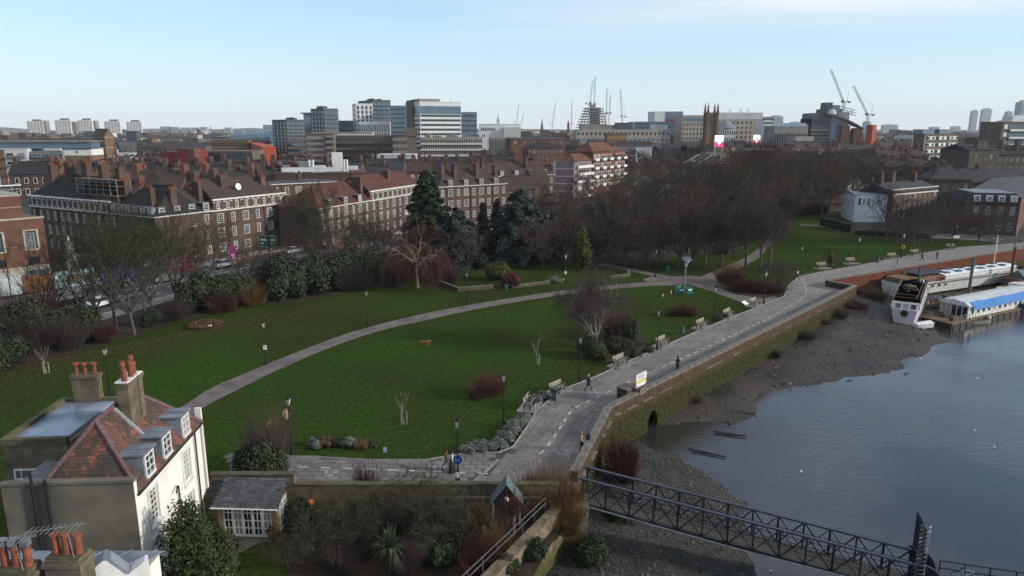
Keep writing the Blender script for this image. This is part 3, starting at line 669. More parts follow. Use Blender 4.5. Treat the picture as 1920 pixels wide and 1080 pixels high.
proto('orchard',*gen_tree(61,H=5,trunk=.14,r0=.09,spread=1.1,limbs=7,dens=1,up=.22,twl=.45,twr=.009,sub=(6,5),tw=7),M('bark_fruit',(.12,.105,.082),.9,(.06,.05,.04),3),m_twigg)
def gen_pollard(seed,h,n=260,L=1.6,head=.4):
 r = random.Random(seed); T,C = MB(),MB(); T.tube([(0,0,-.2),(0,0,.4),(.05,0,h*.6),(0,0,h)],[.24,.2,.18,.24],8)
 for k in range(n):
  v = (rnd_unit(r) + Vector((0,0,.75))).normalized(); p = Vector((0,0,h)) + rnd_unit(r) * head; l = L * r.uniform(.5,1.1)
  C.tube([p,p + v*l*.5,p + (v + Vector((0,0,.35))).normalized()*l],[.014,.011,.006],3,caps=False)
 return T,C
proto('pollard',*gen_pollard(7,2.6),m_bark,m_twigo)
proto('sapling',*gen_tree(71,H=3.6,trunk=.35,r0=.035,spread=.5,limbs=5,dens=.35,up=.6,twl=.3,twr=.008,sub=(3,3),tw=4),m_birch,m_twig)
proto('cypress',*gen_conifer(81,14,5.2,n=26000,size=.42,droop=.28,power=.72),m_bark,m_cyp)
proto('cedar',*gen_conifer(83,11,7.0,n=20000,size=.36,droop=.42,power=.6,layers=42),m_bark,m_ced)
proto('fir',*gen_conifer(85,10,2.4,n=9000,size=.3,droop=.25),m_bark,m_cyp)
proto('golden',None,gen_bush(87,1.9,1.7,6.2,9000,.26,12),None,m_gold)
for i in range(3): proto('evergreen%d' % i,None,gen_bush(91 + i,3.2,2.8,4.0,9000,.24,13),None,m_holly)
for i in range(2): proto('small_bush%d' % i,None,gen_bush(97 + i,1.0,.9,1.0,2200,.11,9),None,m_shr)
for i in range(2): proto('thicket%d' % i,None,gen_twigbush(101 + i,2.6,2.2,2.8,1500,.018),None,m_twig)
proto('redtwig',None,gen_twigbush(105,1.9,1.2,1.5,1500,.012),None,m_twigr)

# ---- woodland of bare plane trees behind the lawn: (column, row of foot, height, kind)
WOOD = [(1398,500,14.5,'bare0','large bare tree spreading over the start of the road path'),(1442,512,12.5,'bare2','wide bare tree behind the island shrubs, nearest the far lawn'),(1298,500,12.5,'bare3','bare tree right behind the solar camera mast'),(1352,503,11.5,'bare1','bare tree between junction and island bed'),(1215,500,10.5,'round0','round bare tree behind the junction lamp post'),(1172,496,10,'bare2','bare tree above the brick planter'),(1118,498,9,'round1','bare tree just right of the golden conifer'),(1052,492,9,'round0','bare tree just left of the golden conifer'),
 # front row, by the junction
 (1018,500,9.5,'round0','small bare round-headed tree beside the golden conifer'),(1192,506,8.5,'spindly0','thin bare tree on the lawn corner by the low planter wall'),
 (1150,500,8.5,'round1','bushy bare tree right behind the low brick planter'),(1238,500,9,'spindly1','bare tree with a forked pale trunk next to the path bin'),
 (1270,498,12,'round1','upright bare tree just beyond the path junction bin'),(1322,492,11,'bare1','bare tree between the two woodland paths, near the junction'),(1336,505,7,'spindly1','slim reddish bare tree by the start of the road path'),
 (1425,505,13,'bare2','wide bare plane tree over the shrub island'),(1455,540,5.2,'round0','low bent bare tree on the shrub island by the promenade'),
 (1360,470,13,'bare0','broad bare tree where the road path enters the wood'),(1408,452,17,'bare3','tallest pale-limbed plane tree towering over the wood')]
rw_ = random.Random(21)
for u,v,h,k,lab in WOOD:
 hh = PH[k]
 plant(k,'bare_tree',lab,'tree',G(u,v),h / hh,group='bare trees of the park wood')
BACKS = [(1488,396,14),(1512,402,12),(1535,390,13),(1555,396,12),(1575,376,13),(1520,366,15),(1600,374,12),(1085,488,9),(1115,484,10),(1178,484,10),(1210,482,11),(1245,478,11),(1290,474,12),(1310,462,13),(1390,466,12),(1050,462,9),(1470,455,12),(1440,415,15),(1500,385,15),(1530,380,15),(1560,368,15),(1600,360,14),(1365,412,16),(1425,405,18),(1395,402,18),(1075,470,10),(1100,455,11),(1130,468,10),(1160,450,12),(1195,462,11),(1225,445,12),(1255,462,12),(1290,450,13),(1310,435,13),(1340,425,13),(1375,440,14),(1400,425,13),(1430,430,13),(1460,440,13),(1480,425,14),
         (1060,440,10),(1110,425,10),(1150,415,11),(1200,408,12),(1245,410,12),(1280,400,12),(1330,395,13),(1380,395,14),(1420,390,14),(1450,398,14),(1490,402,14),(1520,395,13),(1540,405,11),(1090,395,10),(1170,385,11),(1230,378,12),(1400,368,15),(1455,372,15),(1500,370,15),(1545,372,14),(1580,385,13),(1620,372,12),(1005,440,9),(1035,425,10),(1335,368,13),(1300,375,12)]
ROWS = [('front',466,999),('second',440,466),('third',412,440),('fourth',392,412),('rearmost',0,392)]
for i,(u,v,h) in enumerate(BACKS):
 k = 'bare%d' % rw_.randrange(4); rn,lo_,hi_ = next(r for r in ROWS if r[1] <= v < r[2]); ix = sorted(b[:2] for b in BACKS if lo_ <= b[1] < hi_).index((u,v)); h *= 1.24 if 1340 < u < 1530 else rw_.uniform(.92,1.25)
 plant(k,'bare_tree','bare brown tree in the park wood, %s from the left in the %s row' % (ORD(ix),rn),'tree',G(u,v),(h / PH[k] * rw_.uniform(.94,1.1),) * 2 + (h / PH[k],),group='massed trees of the park wood',mc=[None,m_twigp,m_twigg,None,m_twigw][rw_.randrange(5)])
for u,v,s,lab in [(1128,462,1.0,'dark conifer deep in the wood above the golden conifer'),(1150,448,.9,'second dark conifer deep in the wood'),(1035,470,.8,'dark conifer at the wood edge right of the cedar')]: plant('fir','fir_tree',lab,'tree',G(u,v),s)
# far street and square trees among the houses on the right and along the flyover
FART = [(1510,330,15),(1535,322,14),(1555,338,15),(1585,352,14),(1605,336,14),(1625,346,13),(1648,334,13),(1665,342,13),(1688,330,12),(1710,338,12),(1730,320,12),(1755,322,12),(1780,318,11),(1670,318,12),(1615,318,13),(1580,312,13),(1800,330,10),(1490,338,15),(1470,322,15),(1450,345,15),(1185,356,12),(1215,348,12),(1240,352,12),(1275,345,12),(1300,350,12),(1320,340,12),(1260,335,11),(1620,352,13),(1660,356,12),(1700,352,12),(1560,352,14),(1735,345,11),(1520,350,15),(1480,352,15),(1770,335,11),(1630,332,12),(1590,330,13),(1180,340,12),(1215,330,12),(1250,322,12),(1155,352,11),(1120,362,11),(1390,330,15),(1420,325,15),(1465,335,15),(1500,340,14),(1540,335,13),(1575,345,12),(1610,340,12),(1645,345,12),(1680,338,11),(1700,345,11),(1650,325,11),(1720,325,11),(1750,330,10),(1790,322,10),(1600,322,11),(1560,318,12),(1690,312,10),(1770,310,10),(1640,308,10),(1205,312,11),(1260,306,11),(1300,300,10),(1440,315,15),(1490,312,13)]
for u,v,h in FART:
 k = 'bare%d' % rw_.randrange(4); side = u >= 1440; nr = v >= 335; ix = sorted(b[:2] for b in FART if (b[0] >= 1440) == side and (b[1] >= 335) == nr).index((u,v))
 plant(k,'bare_tree','hazy bare tree %s, %s from the left in the %s belt' % ('right of the flyover screens' if side else 'along the flyover',ORD(ix),'nearer' if nr else 'farther'),'tree',G(u,v),h / PH[k],group='street trees beyond the park',mc=[m_twigw,m_twigp,None][rw_.randrange(3)])
# trees along the road on the left
for u,v,h,k,lab in [(180,610,14,'spindly1','bare tree over the teal hoarding panel'),(272,588,13,'bare1','bare tree over the blue hoarding panels'),(362,560,12.5,'spindly0','bare tree over the magenta hoarding end'),(1712,462,10,'bare0','bare tree before the brown riverside terrace'),(1785,452,9,'round1','bare tree between terrace and mansard house'),(290,600,14,'spindly0','bare tree between the two tallest roadside trees and the red hoarding'),(100,618,12.5,'spindly1','bare tree in front of the orange hoarding panel'),(462,548,9.5,'spindly1','bare tree above the second holly bush'),(640,512,12,'spindly1','bare tree in front of the left half of the red mansion roof'),(720,492,9.5,'round1','bare reddish tree left of the large dark conifer'),(218,625,17,'bare1','tall bare tree with fine twigs rising from the roadside shrubs'),(252,628,16,'spindly0','pale-trunked bare tree at the lawn edge in front of the hoarding'),(330,580,15.5,'bare3','bare roadside tree in front of the red end of the hoarding'),
      (155,600,11,'spindly0','young bare tree before the shops of the brick hall'),(20,640,6.5,'round1','bare scrubby tree at the frame edge over the roadside shrubs'),(590,520,16.5,'bare1','bare spreading tree before the gap between the mansion blocks'),(405,520,11.5,'spindly1','thin ivy-clad tree standing before the mansion windows'),
      (680,500,10.5,'round0','bare tree behind shrubs before the red-roofed mansion block'),(878,520,10,'spindly1','slim bare tree in front of the blue cedar'),(548,545,10,'spindly0','bare twiggy tree standing over the dark holly clump'),(1660,454,12.5,'bare2','bare tree in front of the white riverside house'),(1690,474,9,'round1','bare tree behind the seats near the life-ring post'),(1745,457,9,'round0','round bare cherry tree in front of the brick terrace'),(1835,454,8,'round1','wide low purple-twigged tree before the mansard house'),(1590,410,8,'spindly0','bare tree at the corner of the parked white car hedge')]:
 hh = PH[k]
 s_ = h / hh; w_ = s_ * (.62 if k.startswith('bare') and u < 800 else 1); plant(k,'bare_tree',lab,'tree',G(u,v),(w_,w_,s_),mc=m_twigg if u < 700 else None)
plant('weeping','weeping_tree','pale weeping tree with drooping reddish twigs on the upper lawn','tree',G(783,540),10.8 / PH['weeping'],1.0)
plant('birch','weeping_birch','weeping birch with white limbs beside the promenade seats','tree',G(1118,652),9.7 / PH['birch'],.6)
plant('cypress','cypress_tree','large dark green conifer in front of the mansion blocks','tree',G(803,478),(1.36,1.36,1.2))
plant('cedar','blue_cedar','blue-grey cedar drooping beside the large dark conifer','tree',G(858,500),(1.05,1.05,.98))
plant('cedar','blue_cedar','wide blue-green cedar behind the copper-leaved shrub','tree',G(975,488),(1.35,1.35,1.25),2.0)
plant('fir','fir_tree','narrow dark fir between the two blue cedars','tree',G(906,485),1.1)
plant('fir','fir_tree','dark fir at the back of the wood right of the cedar','tree',G(1000,455),.9)
plant('fir','fir_tree','dark fir touching the left side of the wide cedar','tree',G(932,482),1.15)
plant('golden','golden_conifer','plump golden-green conifer behind the curved path','shrub',G(1086,507),1.22)
# shrubs along the road
for u,v,s,k,lab in [(-120,700,1.4,1,'evergreen clump beyond the left end of the lawn, nearest'),(-50,675,1.3,2,'evergreen clump beyond the left end of the lawn, second'),(60,650,1.3,0,'big dark evergreen clump nearest the frame edge along the road'),(150,634,1.0,1,'dark evergreen clump below the leftmost roadside lamp column'),(20,690,.8,2,'grey-green low shrub mass at the left end of the lawn'),(285,612,.5,2,'dark evergreen bush behind the pale roadside trunk'),(385,580,1.25,0,'dark holly bush above the round flower bed'),(440,568,1.1,1,'smaller holly bush touching the round-bed holly'),(535,555,1.5,2,'tall dark evergreen mass behind the leftmost lawn lamp'),(588,545,1.3,0,'evergreen bush with pale leaves right of the tall mass'),(640,538,1.35,1,'dark evergreen clump behind the second lawn lamp'),(692,528,1.25,2,'shadowy evergreen clump left of the weeping tree')]:
 plant('evergreen%d' % k,'evergreen_shrub',lab,'shrub',G(u,v),(s * 1.05,s * .9,s * 1.08),group='evergreen shrubs screening the road')
for u,v,s,k,lab in [(70,628,1.6,1,'tall bare stems rising above the leftmost evergreen clump'),(40,660,1.3,0,'bare stems before the leftmost evergreen clump'),(510,545,1.5,0,'tall bare stems behind the holly masses'),(615,530,1.6,1,'high bare thicket over the middle evergreen bank'),(770,520,1.5,1,'purple-brown thicket right behind the weeping tree'),(665,545,1.0,0,'bare thicket in front of the dark roadside clump'),(420,585,.8,1,'low bare stems at the foot of the holly'),(110,655,1.1,0,'tangle of bare stems over leaf litter by the left lawn edge'),(200,640,.6,1,'brown bare thicket under the tall roadside trees'),(330,600,.8,0,'low clipped brown thicket beside the round flower bed'),(480,570,.9,1,'orange-brown thicket between the two holly masses'),(735,535,1.0,0,'bare thicket left of the weeping tree trunk'),(700,522,.9,1,'dense bare thicket behind the evergreen clumps'),(830,530,1.1,0,'bare thicket inside the walled bed behind the weeping tree'),(660,515,1.0,1,'roadside thicket in front of the mansion railings')]:
 plant('thicket%d' % k,'bare_thicket',lab,'shrub',G(u,v),s,mc=[m_twig,m_twigr,m_twigo][k if 'orange' not in lab else 2])
plant('evergreen1','golden_shrub','yellow-green shrub behind the copper-leaved one','shrub',G(935,525),.78,mc=m_gold)
plant('evergreen2','copper_shrub','rounded copper-red shrub by the walled flower bed','shrub',G(958,540),.62,mc=m_red)
plant('evergreen0','shrub_under_birch','broad olive shrub at the foot of the weeping birch','shrub',G(1108,670),(.62,.62,.55),mc=m_bay)
plant('evergreen1','shrub_under_birch','upright dark shrub right of the weeping birch','shrub',G(1182,640),(.42,.42,.8),mc=m_bay)
plant('evergreen2','shrub_under_birch','spreading brown-green shrub between birch and promenade','shrub',G(1160,660),(.7,.6,.42),mc=m_holly)
plant('thicket0','shrub_under_birch','reddish bare bush at the back of the birch bed','shrub',G(1155,628),.8,mc=m_twigr)
for u,v,s,lab in [(1190,668,.9,'small bright green bush by the second bench pad'),(1150,655,.8,'little leafy bush tucked into the birch bed'),(1215,660,.8,'low bush at the tip of the birch bed'),(1345,600,.9,'green bush between the two far bench pads'),(1360,596,.7,'low grey bush by the tree-shaded bench')]:
 plant('small_bush%d' % random.randrange(2),'small_bush',lab,'shrub',G(u,v),s)
plant('redtwig','dogwood_clump','red-brown dogwood clump on the lawn by the near lamp','shrub',G(912,742),(1.15,1.2,1.15),.9)
plant('redtwig','dogwood_clump','low red-brown dogwood clump beyond the far benches','shrub',G(1280,592),(1.2,1.0,.9),.2)
plant('thicket0','island_shrub','brown bare shrubs filling the island bed by the promenade','shrub',G(1415,548),(1.7,.9,.62),-.3,mc=m_twigr)
plant('thicket1','island_shrub','orange-tinged shrub at the back of the island bed','shrub',G(1370,530),(1.1,1.0,.9),mc=m_twigo)
for u,v,s in [(1490,405,1.2),(1515,402,1.1),(1535,400,1.2),(1470,408,1.0)]: plant('thicket%d' % (u % 2),'bare_thicket','dark undergrowth along the back of the far lawn, column %s' % {1490: 'two',1515: 'three',1535: 'four',1470: 'one'}[u],'shrub',G(u,v),s,mc=m_twigr,group='undergrowth behind the far lawn')
# beds
def bed(name,P,z=.03): b = MB(); b.flat([G(*p) for p in P],z); return structure(b.build(name,m_soil))
bed('shrub_bed',[(-300,790),(-300,690),(60,612),(230,588),(345,556),(470,523),(600,493),(740,470),(770,500),(750,530),(640,551),(560,566),(470,574),(400,590),(330,605),(230,638),(120,667),(40,688),(0,700)])
bed('birch_bed',[(1085,668),(1110,645),(1200,620),(1215,650),(1190,675),(1130,680)])
bed('island_bed',[(1338,536),(1390,528),(1450,530),(1478,540),(1472,553),(1430,560),(1380,552)])
bed('far_wood_floor',[(1440,404),(1480,409),(1560,404),(1600,398),(1640,372),(1560,350),(1440,356)],.02)
bed('woodland_floor',[(1000,500),(1140,494),(1190,498),(1290,480),(1360,470),(1440,430),(1480,405),(1480,384),(1200,392),(1000,412),(850,440),(840,500)])
# ================================================================ BUILDINGS
m_brk = BR('mansion_brick',(.088,.045,.031),(.064,.037,.028),(.10,.085,.07),.24,.08,stain=.3)
m_brkr = BR('red_brick',(.125,.042,.025),(.095,.036,.023),(.15,.10,.08),.24,.08,stain=.25)
m_brkb = BR('stock_brick',(.082,.064,.043),(.058,.045,.033),(.10,.09,.08),.24,.08,stain=.3)
m_brky = BR('yellow_brick',(.24,.17,.085),(.19,.135,.07),(.2,.17,.13),.24,.08,stain=.25)
m_stone = M('portland_stone',(.36,.33,.28),.85,(.24,.22,.19),1.2)
m_wpaint = M('white_paint',(.72,.71,.68),.6,(.55,.54,.52),1.5)
m_tilebr = BR('roof_tile_brown',(.066,.043,.035),(.047,.034,.03),(.035,.028,.025),.2,.1,stain=.25)
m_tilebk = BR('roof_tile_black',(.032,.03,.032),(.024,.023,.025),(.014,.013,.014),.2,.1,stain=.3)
m_tilerd = BR('roof_tile_red',(.09,.036,.028),(.07,.03,.025),(.07,.03,.025),.2,.1,stain=.22)
m_tileor = BR('roof_tile_orange',(.14,.06,.038),(.11,.05,.033),(.08,.04,.03),.2,.1,stain=.22)
m_slate = BR('roof_slate',(.046,.046,.052),(.034,.035,.04),(.03,.03,.034),.3,.2,stain=.3)
m_lead = M('lead_sheet',(.19,.215,.25),.55,(.11,.125,.15),.7,bump=.1)
m_glass = GLASS('window_glass'); m_glass2 = GLASS('window_glass_pale',(.09,.11,.12),.08)
m_dark = M('dark_metal',(.02,.02,.022),.5)
m_terr = M('terracotta',(.25,.075,.04),.8,(.13,.045,.028),4)
m_flat = M('flat_roof_felt',(.075,.075,.08),.9,(.045,.045,.05),.3)
m_pink = M('pink_render',(.25,.16,.17),.85,(.21,.135,.145),.4)
m_galv = M('galvanised_steel',(.28,.29,.3),.45,(.18,.185,.19),2,metal=.5)
WM = {}
def winmesh(w,h,c,r,fm,pm,bw=.07,gb=.04):
 key = (round(w,2),round(h,2),c,r,fm.name,pm.name,bw)
 if key not in WM:
  f = MB(); y0,y1 = -.03,.07
  f.box(-w/2,w/2,y0 - .05,y1,-.05,bw*.8); f.box(-w/2,w/2,y0,y1,h - bw,h); f.box(-w/2,-w/2 + bw,y0,y1,bw*.8,h - bw); f.box(w/2 - bw,w/2,y0,y1,bw*.8,h - bw)
  for i in range(1,c): x = -w/2 + w*i/c; f.box(x - gb/2,x + gb/2,y0 + .012,y1 - .01,bw*.8,h - bw)
  for j in range(1,r): z = h*j/r; g = gb * (1.5 if j*2 == r else 1); f.box(-w/2 + bw,w/2 - bw,y0 + .02,y1 - .02,z - g/2,z + g/2)
  p = MB(); p.box(-w/2 + bw*.5,w/2 - bw*.5,.035,.055,bw*.5,h - bw*.5)
  WM[key] = (f.mesh('window',fm),p.mesh('pane',pm))
 return WM[key]
def window(root,x,z,w,h,c=2,r=4,fm=None,pm=None,face=None,name='window',bw=.07,inset=.09):
 """A window with its pane, standing in a face given by (ox, oy, angle) in the building's own frame."""
 ox,oy,a = face or (0,0,0); f,p = winmesh(w,h,c,r,fm or m_wpaint,pm or m_glass,bw)
 X,Y = ox + x*math.cos(a) - inset*math.sin(a),oy + x*math.sin(a) + inset*math.cos(a)
 o = obj(name,f,root,(X,Y,z),a); obj('pane',p,o); return o
def wall_with_holes(root,face,L,z0,z1,holes,mat,name='wall',th=.22,kind=None):
 """Flat wall with real openings (holes: centre x, sill z, w, h)."""
 ox,oy,a = face; b = MB()
 xs = sorted({0,L} | {round(h[0]-h[2]/2,4) for h in holes} | {round(h[0]+h[2]/2,4) for h in holes}); zs = sorted({z0,z1} | {round(h[1],4) for h in holes} | {round(h[1]+h[3],4) for h in holes})
 for i in range(len(xs)-1):
  j = 0
  while j < len(zs)-1:
   def hole(jj):
    xm,zm = (xs[i]+xs[i+1])/2,(zs[jj]+zs[jj+1])/2
    return any(abs(xm-h[0]) < h[2]/2 and h[1] < zm < h[1]+h[3] for h in holes)
   if hole(j): j += 1; continue
   k = j
   while k+1 < len(zs)-1 and not hole(k+1): k += 1
   b.add([(xs[i],0,zs[j]),(xs[i+1],0,zs[j]),(xs[i+1],0,zs[k+1]),(xs[i],0,zs[k+1])],[(0,1,2,3)]); j = k+1
 for x,z,w,h in holes:
  x0,x1 = x-w/2,x+w/2
  b.add([(x0,0,z),(x1,0,z),(x1,0,z+h),(x0,0,z+h),(x0,th,z),(x1,th,z),(x1,th,z+h),(x0,th,z+h)],[(0,4,5,1),(1,5,6,2),(2,6,7,3),(3,7,4,0),(4,7,6,5)])
 return b.build(name,mat,root,loc=(ox,oy,0),rz=a)
def roof(root,x0,x1,y0,y1,z,rise,mat,hip=(1,1),ov=.35,name='roof',gmat=None,top=0.0):
 """Pitched roof, ridge along x; hip = how far each end is hipped (0 gable .. 1 full)."""
 b = MB(); x0,x1,y0,y1 = x0-ov,x1+ov,y0-ov,y1+ov; w = (y1-y0)/2; ym = (y0+y1)/2; t = top/2
 a0,a1 = x0 + hip[0]*w*.95,x1 - hip[1]*w*.95
 v = [(x0,y0,z),(x1,y0,z),(x1,y1,z),(x0,y1,z),(a0,ym-t,z+rise),(a1,ym-t,z+rise),(a1,ym+t,z+rise),(a0,ym+t,z+rise)]
 b.add(v,[(0,1,5,4),(2,3,7,6),(1,2,6,5),(3,0,4,7)] + ([(4,5,6,7)] if t else [])); b.add(v[:4],[(3,2,1,0)])
 o = b.build(name,mat,root)
 r = MB(); r.tube([(a0,ym,z+rise+.02),(a1,ym,z+rise+.02)],.11,6);
 if not t: r.build('ridge_tiles',mat,o)
 return o
def chimney(root,x,y,z0,z1,w,d,mat,pots=4,pm=None,potr=.13,poth=.5):
 b = MB(); b.box(x-w/2,x+w/2,y-d/2,y+d/2,z0,z1-.35); b.box(x-w/2-.06,x+w/2+.06,y-d/2-.06,y+d/2+.06,z1-.348,z1-.15); b.box(x-w/2-.02,x+w/2+.02,y-d/2-.02,y+d/2+.02,z1-.148,z1)
 o = b.build('chimney',mat,root)
 for i in range(pots):
  q = MB(); L,ax = (w,0) if w >= d else (d,1); s = -L/2 + L*(i+.5)/pots
  q.lathe([(potr*1.05,0),(potr*.85,.1),(potr*.8,poth*.8),(potr,poth*.82),(potr,poth)],8,(x + (s if ax == 0 else 0),y + (s if ax else 0),z1+.002)); q.build('pot',pm or m_terr,o)
 return o
def band(root,face,x0,x1,z,h,mat,out=.18,name='cornice',back=0.0):
 ox,oy,a = face; b = MB(); b.box(x0,x1,-out,back,z,z+h); return b.build(name,mat,root,loc=(ox,oy,0),rz=a)
def body(root,x0,x1,y0,y1,z1,mat,name='wall',z0=0.0):
 """Closed block behind the window walls."""
 b = MB(); b.box(x0,x1,y0,y1,z0,z1); return b.build(name,mat,root)

def mansion(label,PL,PR,depth,zc,storeys,roofmat,wallmat=None,attic=False,rise=4.2,hip=(1,1),spacing=2.75,dormers=True,chim=(),left=None,seed=1,roofw=None,doors=(),zg=.9,group='brick mansion blocks along the road',cw=(1.55,1.0),ch=1.9):
 """Mansion block: facade from PL to PR (seen left to right), rows of white sashes, cornice, tiled roof, stacks."""
 wallmat = wallmat or m_brk; d = (PR - PL); L = d.length; rz = ang(d); r = random.Random(seed)
 root = thing('mansion_block',label,'building',(PL.x,PL.y,0),rz,group); F = (0,0,0); n = max(2,int(L / spacing)); sp = L / n; sh = (zc - .4) / storeys; holes = []; W = []
 for s in range(storeys):
  for i in range(n):
   w = cw[(i + (n & 1)) % 2] if n > 3 else cw[0]; x = sp*(i+.5); z = zg + s*sh
   W.append((x,z,w,ch if s else ch*.9,3 if w > 1.1 else 2)); holes.append((x,z,w,ch if s else ch*.9))
 zt = zc + (2.15 if attic else 0)
 if attic:
  for i in range(int(n*1.4)): x = L/int(n*1.4)*(i+.5); W.append((x,zc+.5,.8,1.15,2)); holes.append((x,zc+.5,.8,1.15))
 wall_with_holes(root,F,L,0,zt,holes,wallmat)
 for x,z,w,h,c in W: window(root,x,z,w,h,c,4 if h > 1.3 else 2,face=F,bw=.12)
 body(root,0,L,.25,depth,zt,wallmat,'rear_wall')
 sides = MB(); sides.add([(0,0,0),(0,.25,0),(0,.25,zt),(0,0,zt),(L,0,0),(L,.25,0),(L,.25,zt),(L,0,zt)],[(0,3,2,1),(4,5,6,7)]); sides.build('wall_return',wallmat,root)
 band(root,F,-.1,L+.1,zc,.2,m_wpaint,.22)
 if attic:
  band(root,F,-.1,L+.1,zt,.25,m_wpaint,.3,back=.3)
  q = MB(); m = int(L/.9)
  for i in range(m*2):
   x = L*(i+.5)/(m*2)
   if i % 3 != 1: q.box(x-.11,x+.11,-.12,-.003,zt-.42,zt-.2); q.box(x-.11,x+.11,-.12,-.003,zc+.3,zc+.45)
  q.build('dentils',m_wpaint,root,kind='stuff')
 roof(root,0,L,0,depth,zt + (.262 if attic else .212),rise,roofmat,hip,.3 if not attic else -.2)
 if dormers and not attic:
  for i in range(n):
   if (i + (n & 1)) % 2 and n > 6: continue
   x = sp*(i+.5); o = MB(); o.box(x-.75,x+.75,.02,2.2,zc+.24,zc+1.75); dm = o.build('dormer',m_lead if roofmat is m_tilebk else wallmat,root)
   o = MB(); o.box(x-.85,x+.85,-.06,2.3,zc+1.752,zc+1.87); o.build('dormer_roof',m_lead,dm); window(root,x,zc+.36,1.2,1.28,3,2,face=F,inset=-.03,bw=.1)
 for cx,cy,w,dd,h in chim: chimney(root,cx*L,cy,zc+1.0,zt + h - .7,w*.78,dd*.78,wallmat,4)
 if left is not None:                                   # windows on the left return
  pass
 for x in doors:
  q = MB(); q.box(x-1,x+1,-.5,-.004,0,3.4); q.build('porch',m_wpaint,root); q = MB(); q.box(x-.55,x+.55,-.52,-.502,0,2.5); q.build('door',m_dark,root)
 for i in range(1,n,3): q = MB(); q.tube([(sp*i,-.09,0),(sp*i,-.09,zc)],.06,6); q.build('downpipe',m_dark,root)
 return root
dE = Vector((.49,.872,0)); PE = G(484,468); C0,C1,C2 = along(PE,dE,300),along(PE,dE,408),along(PE,dE,541)
mansion('mansion block with brown roof and dormers at the shaded corner',C0,C1,11,9.2,3,m_tilebr,chim=[(.12,3,1.2,2.6,6.0),(.5,3.2,1.1,2.4,6.2),(.92,3,1.1,2.6,6.4)],seed=3,hip=(.6,0))
mansion('mansion block with white dotted attic band and satellite dish',C1 + dE*.02,C2,11,9.1,3,m_tilebr,attic=True,chim=[(.3,3.5,2.6,1.6,5.2),(.82,3.5,1.6,2.2,4.6)],seed=4,rise=3.6,doors=(19,),hip=(0,.5))
nW = Vector((.872,-.49,0)); W0 = C0 - nW*41.5; W1 = C0 - nW*13.5
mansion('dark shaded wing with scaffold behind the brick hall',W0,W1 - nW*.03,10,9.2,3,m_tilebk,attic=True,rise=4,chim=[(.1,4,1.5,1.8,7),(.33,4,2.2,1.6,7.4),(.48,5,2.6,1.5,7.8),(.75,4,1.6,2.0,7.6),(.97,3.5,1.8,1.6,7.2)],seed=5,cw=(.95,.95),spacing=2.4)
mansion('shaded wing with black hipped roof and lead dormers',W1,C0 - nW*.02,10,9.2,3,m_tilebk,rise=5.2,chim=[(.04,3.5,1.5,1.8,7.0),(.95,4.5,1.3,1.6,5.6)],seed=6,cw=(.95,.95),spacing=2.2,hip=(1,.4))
dG = Vector((.37,.929,0)); PG = G(716,440); g0,g1,g2 = along(PG,dG,602),along(PG,dG,697),along(PG,dG,800)
mansion('mansion block with long red tiled roof and small dormers',g0,g1,10.5,8.6,3,m_tilerd,chim=[(.93,2.6,1.2,3.4,6.3)],seed=8,hip=(1,0),rise=4.4)
mansion('mansion block with red roof and white dotted attic, beside the dark conifer',g1 + dG*.02,g2,10.5,8.5,3,m_tilerd,attic=True,chim=[(.5,3.4,2.4,1.6,5.0)],seed=9,rise=3.4,hip=(0,1))
dF = Vector((.8,.6,0)); PF = C2 + Vector((-6.5,9,0))
mansion('set-back brick wing in the gap between the two mansion blocks',PF,PF + dF*17,8,12.4,4,m_flat,wallmat=m_brk,rise=.4,dormers=False,seed=10,chim=[(.5,3,1.3,1.5,3)])
dI = Vector((.81,.586,0)); PI_ = G(880,413); i0,i1 = along(PI_,dI,824),along(PI_,dI,951)
mansion('far mansion block with tall stacks right of the dark conifer',i0,i1,11,9.6,3,m_tilebr,chim=[(.12,3,1.4,2,6.5),(.3,3,1.4,2,6.8),(.62,3,1.6,2,6.6),(.9,3,1.4,2,6.0)],seed=12,spacing=2.5)
mansion('brick block peeping out behind the far mansion block',i0 + Vector((6,34,0)),i1 + Vector((16,36,0)),11,10,3,m_tilebr,chim=[(.2,3,1.4,2,6.5),(.7,3,1.4,2,6.8)],seed=13,spacing=2.6)
# satellite dish and cabinet on the roof
_p = C1.lerp(C2,.33) + Vector((-.8,2.2,0)); t = thing('satellite_dish','white satellite dish on the chimney of the attic-banded block','dish',(_p.x,_p.y,13.4),ang(dE))
q = MB(); q.lathe([(.02,0),(.35,.05),(.6,.16),(.72,.3),(.70,.3),(.33,.08),(.01,.03)],14); o = q.build('reflector',m_wpaint,t,smooth=True); o.rotation_euler = (R(78),0,0); q = MB(); q.bar((0,.1,-1.6),(0,.1,0),.1); q.build('mast',m_galv,t); q = MB(); q.box(-.5,.3,-.3,.3,-2.2,-1.1); q.build('cabinet',m_wpaint,t)
# scaffold on the shaded wing
t = thing('scaffold','timber and tube scaffold over the roof of the shaded wing','scaffold',(W0.x,W0.y,0),ang(nW)); q = MB()
for x in np.arange(16,29.5,2.2):
 for y in (1.2,4): q.tube([(x,y,11),(x,y,15.6)],.07,5)
q.build('standards',m_galv,t); q = MB()
for z in (12.3,13.6,15):
 for y in (1.2,4): q.tube([(15.5,y,z),(29,y,z)],.07,5)
q.build('ledgers',m_galv,t)
for z in (12.4,14.2,15.4): q = MB(); q.box(15.5,29,1.0,4.2,z,z+.12); q.build('deck_board',M('scaffold_board',(.2,.105,.06),.9,(.12,.06,.04),3),t)
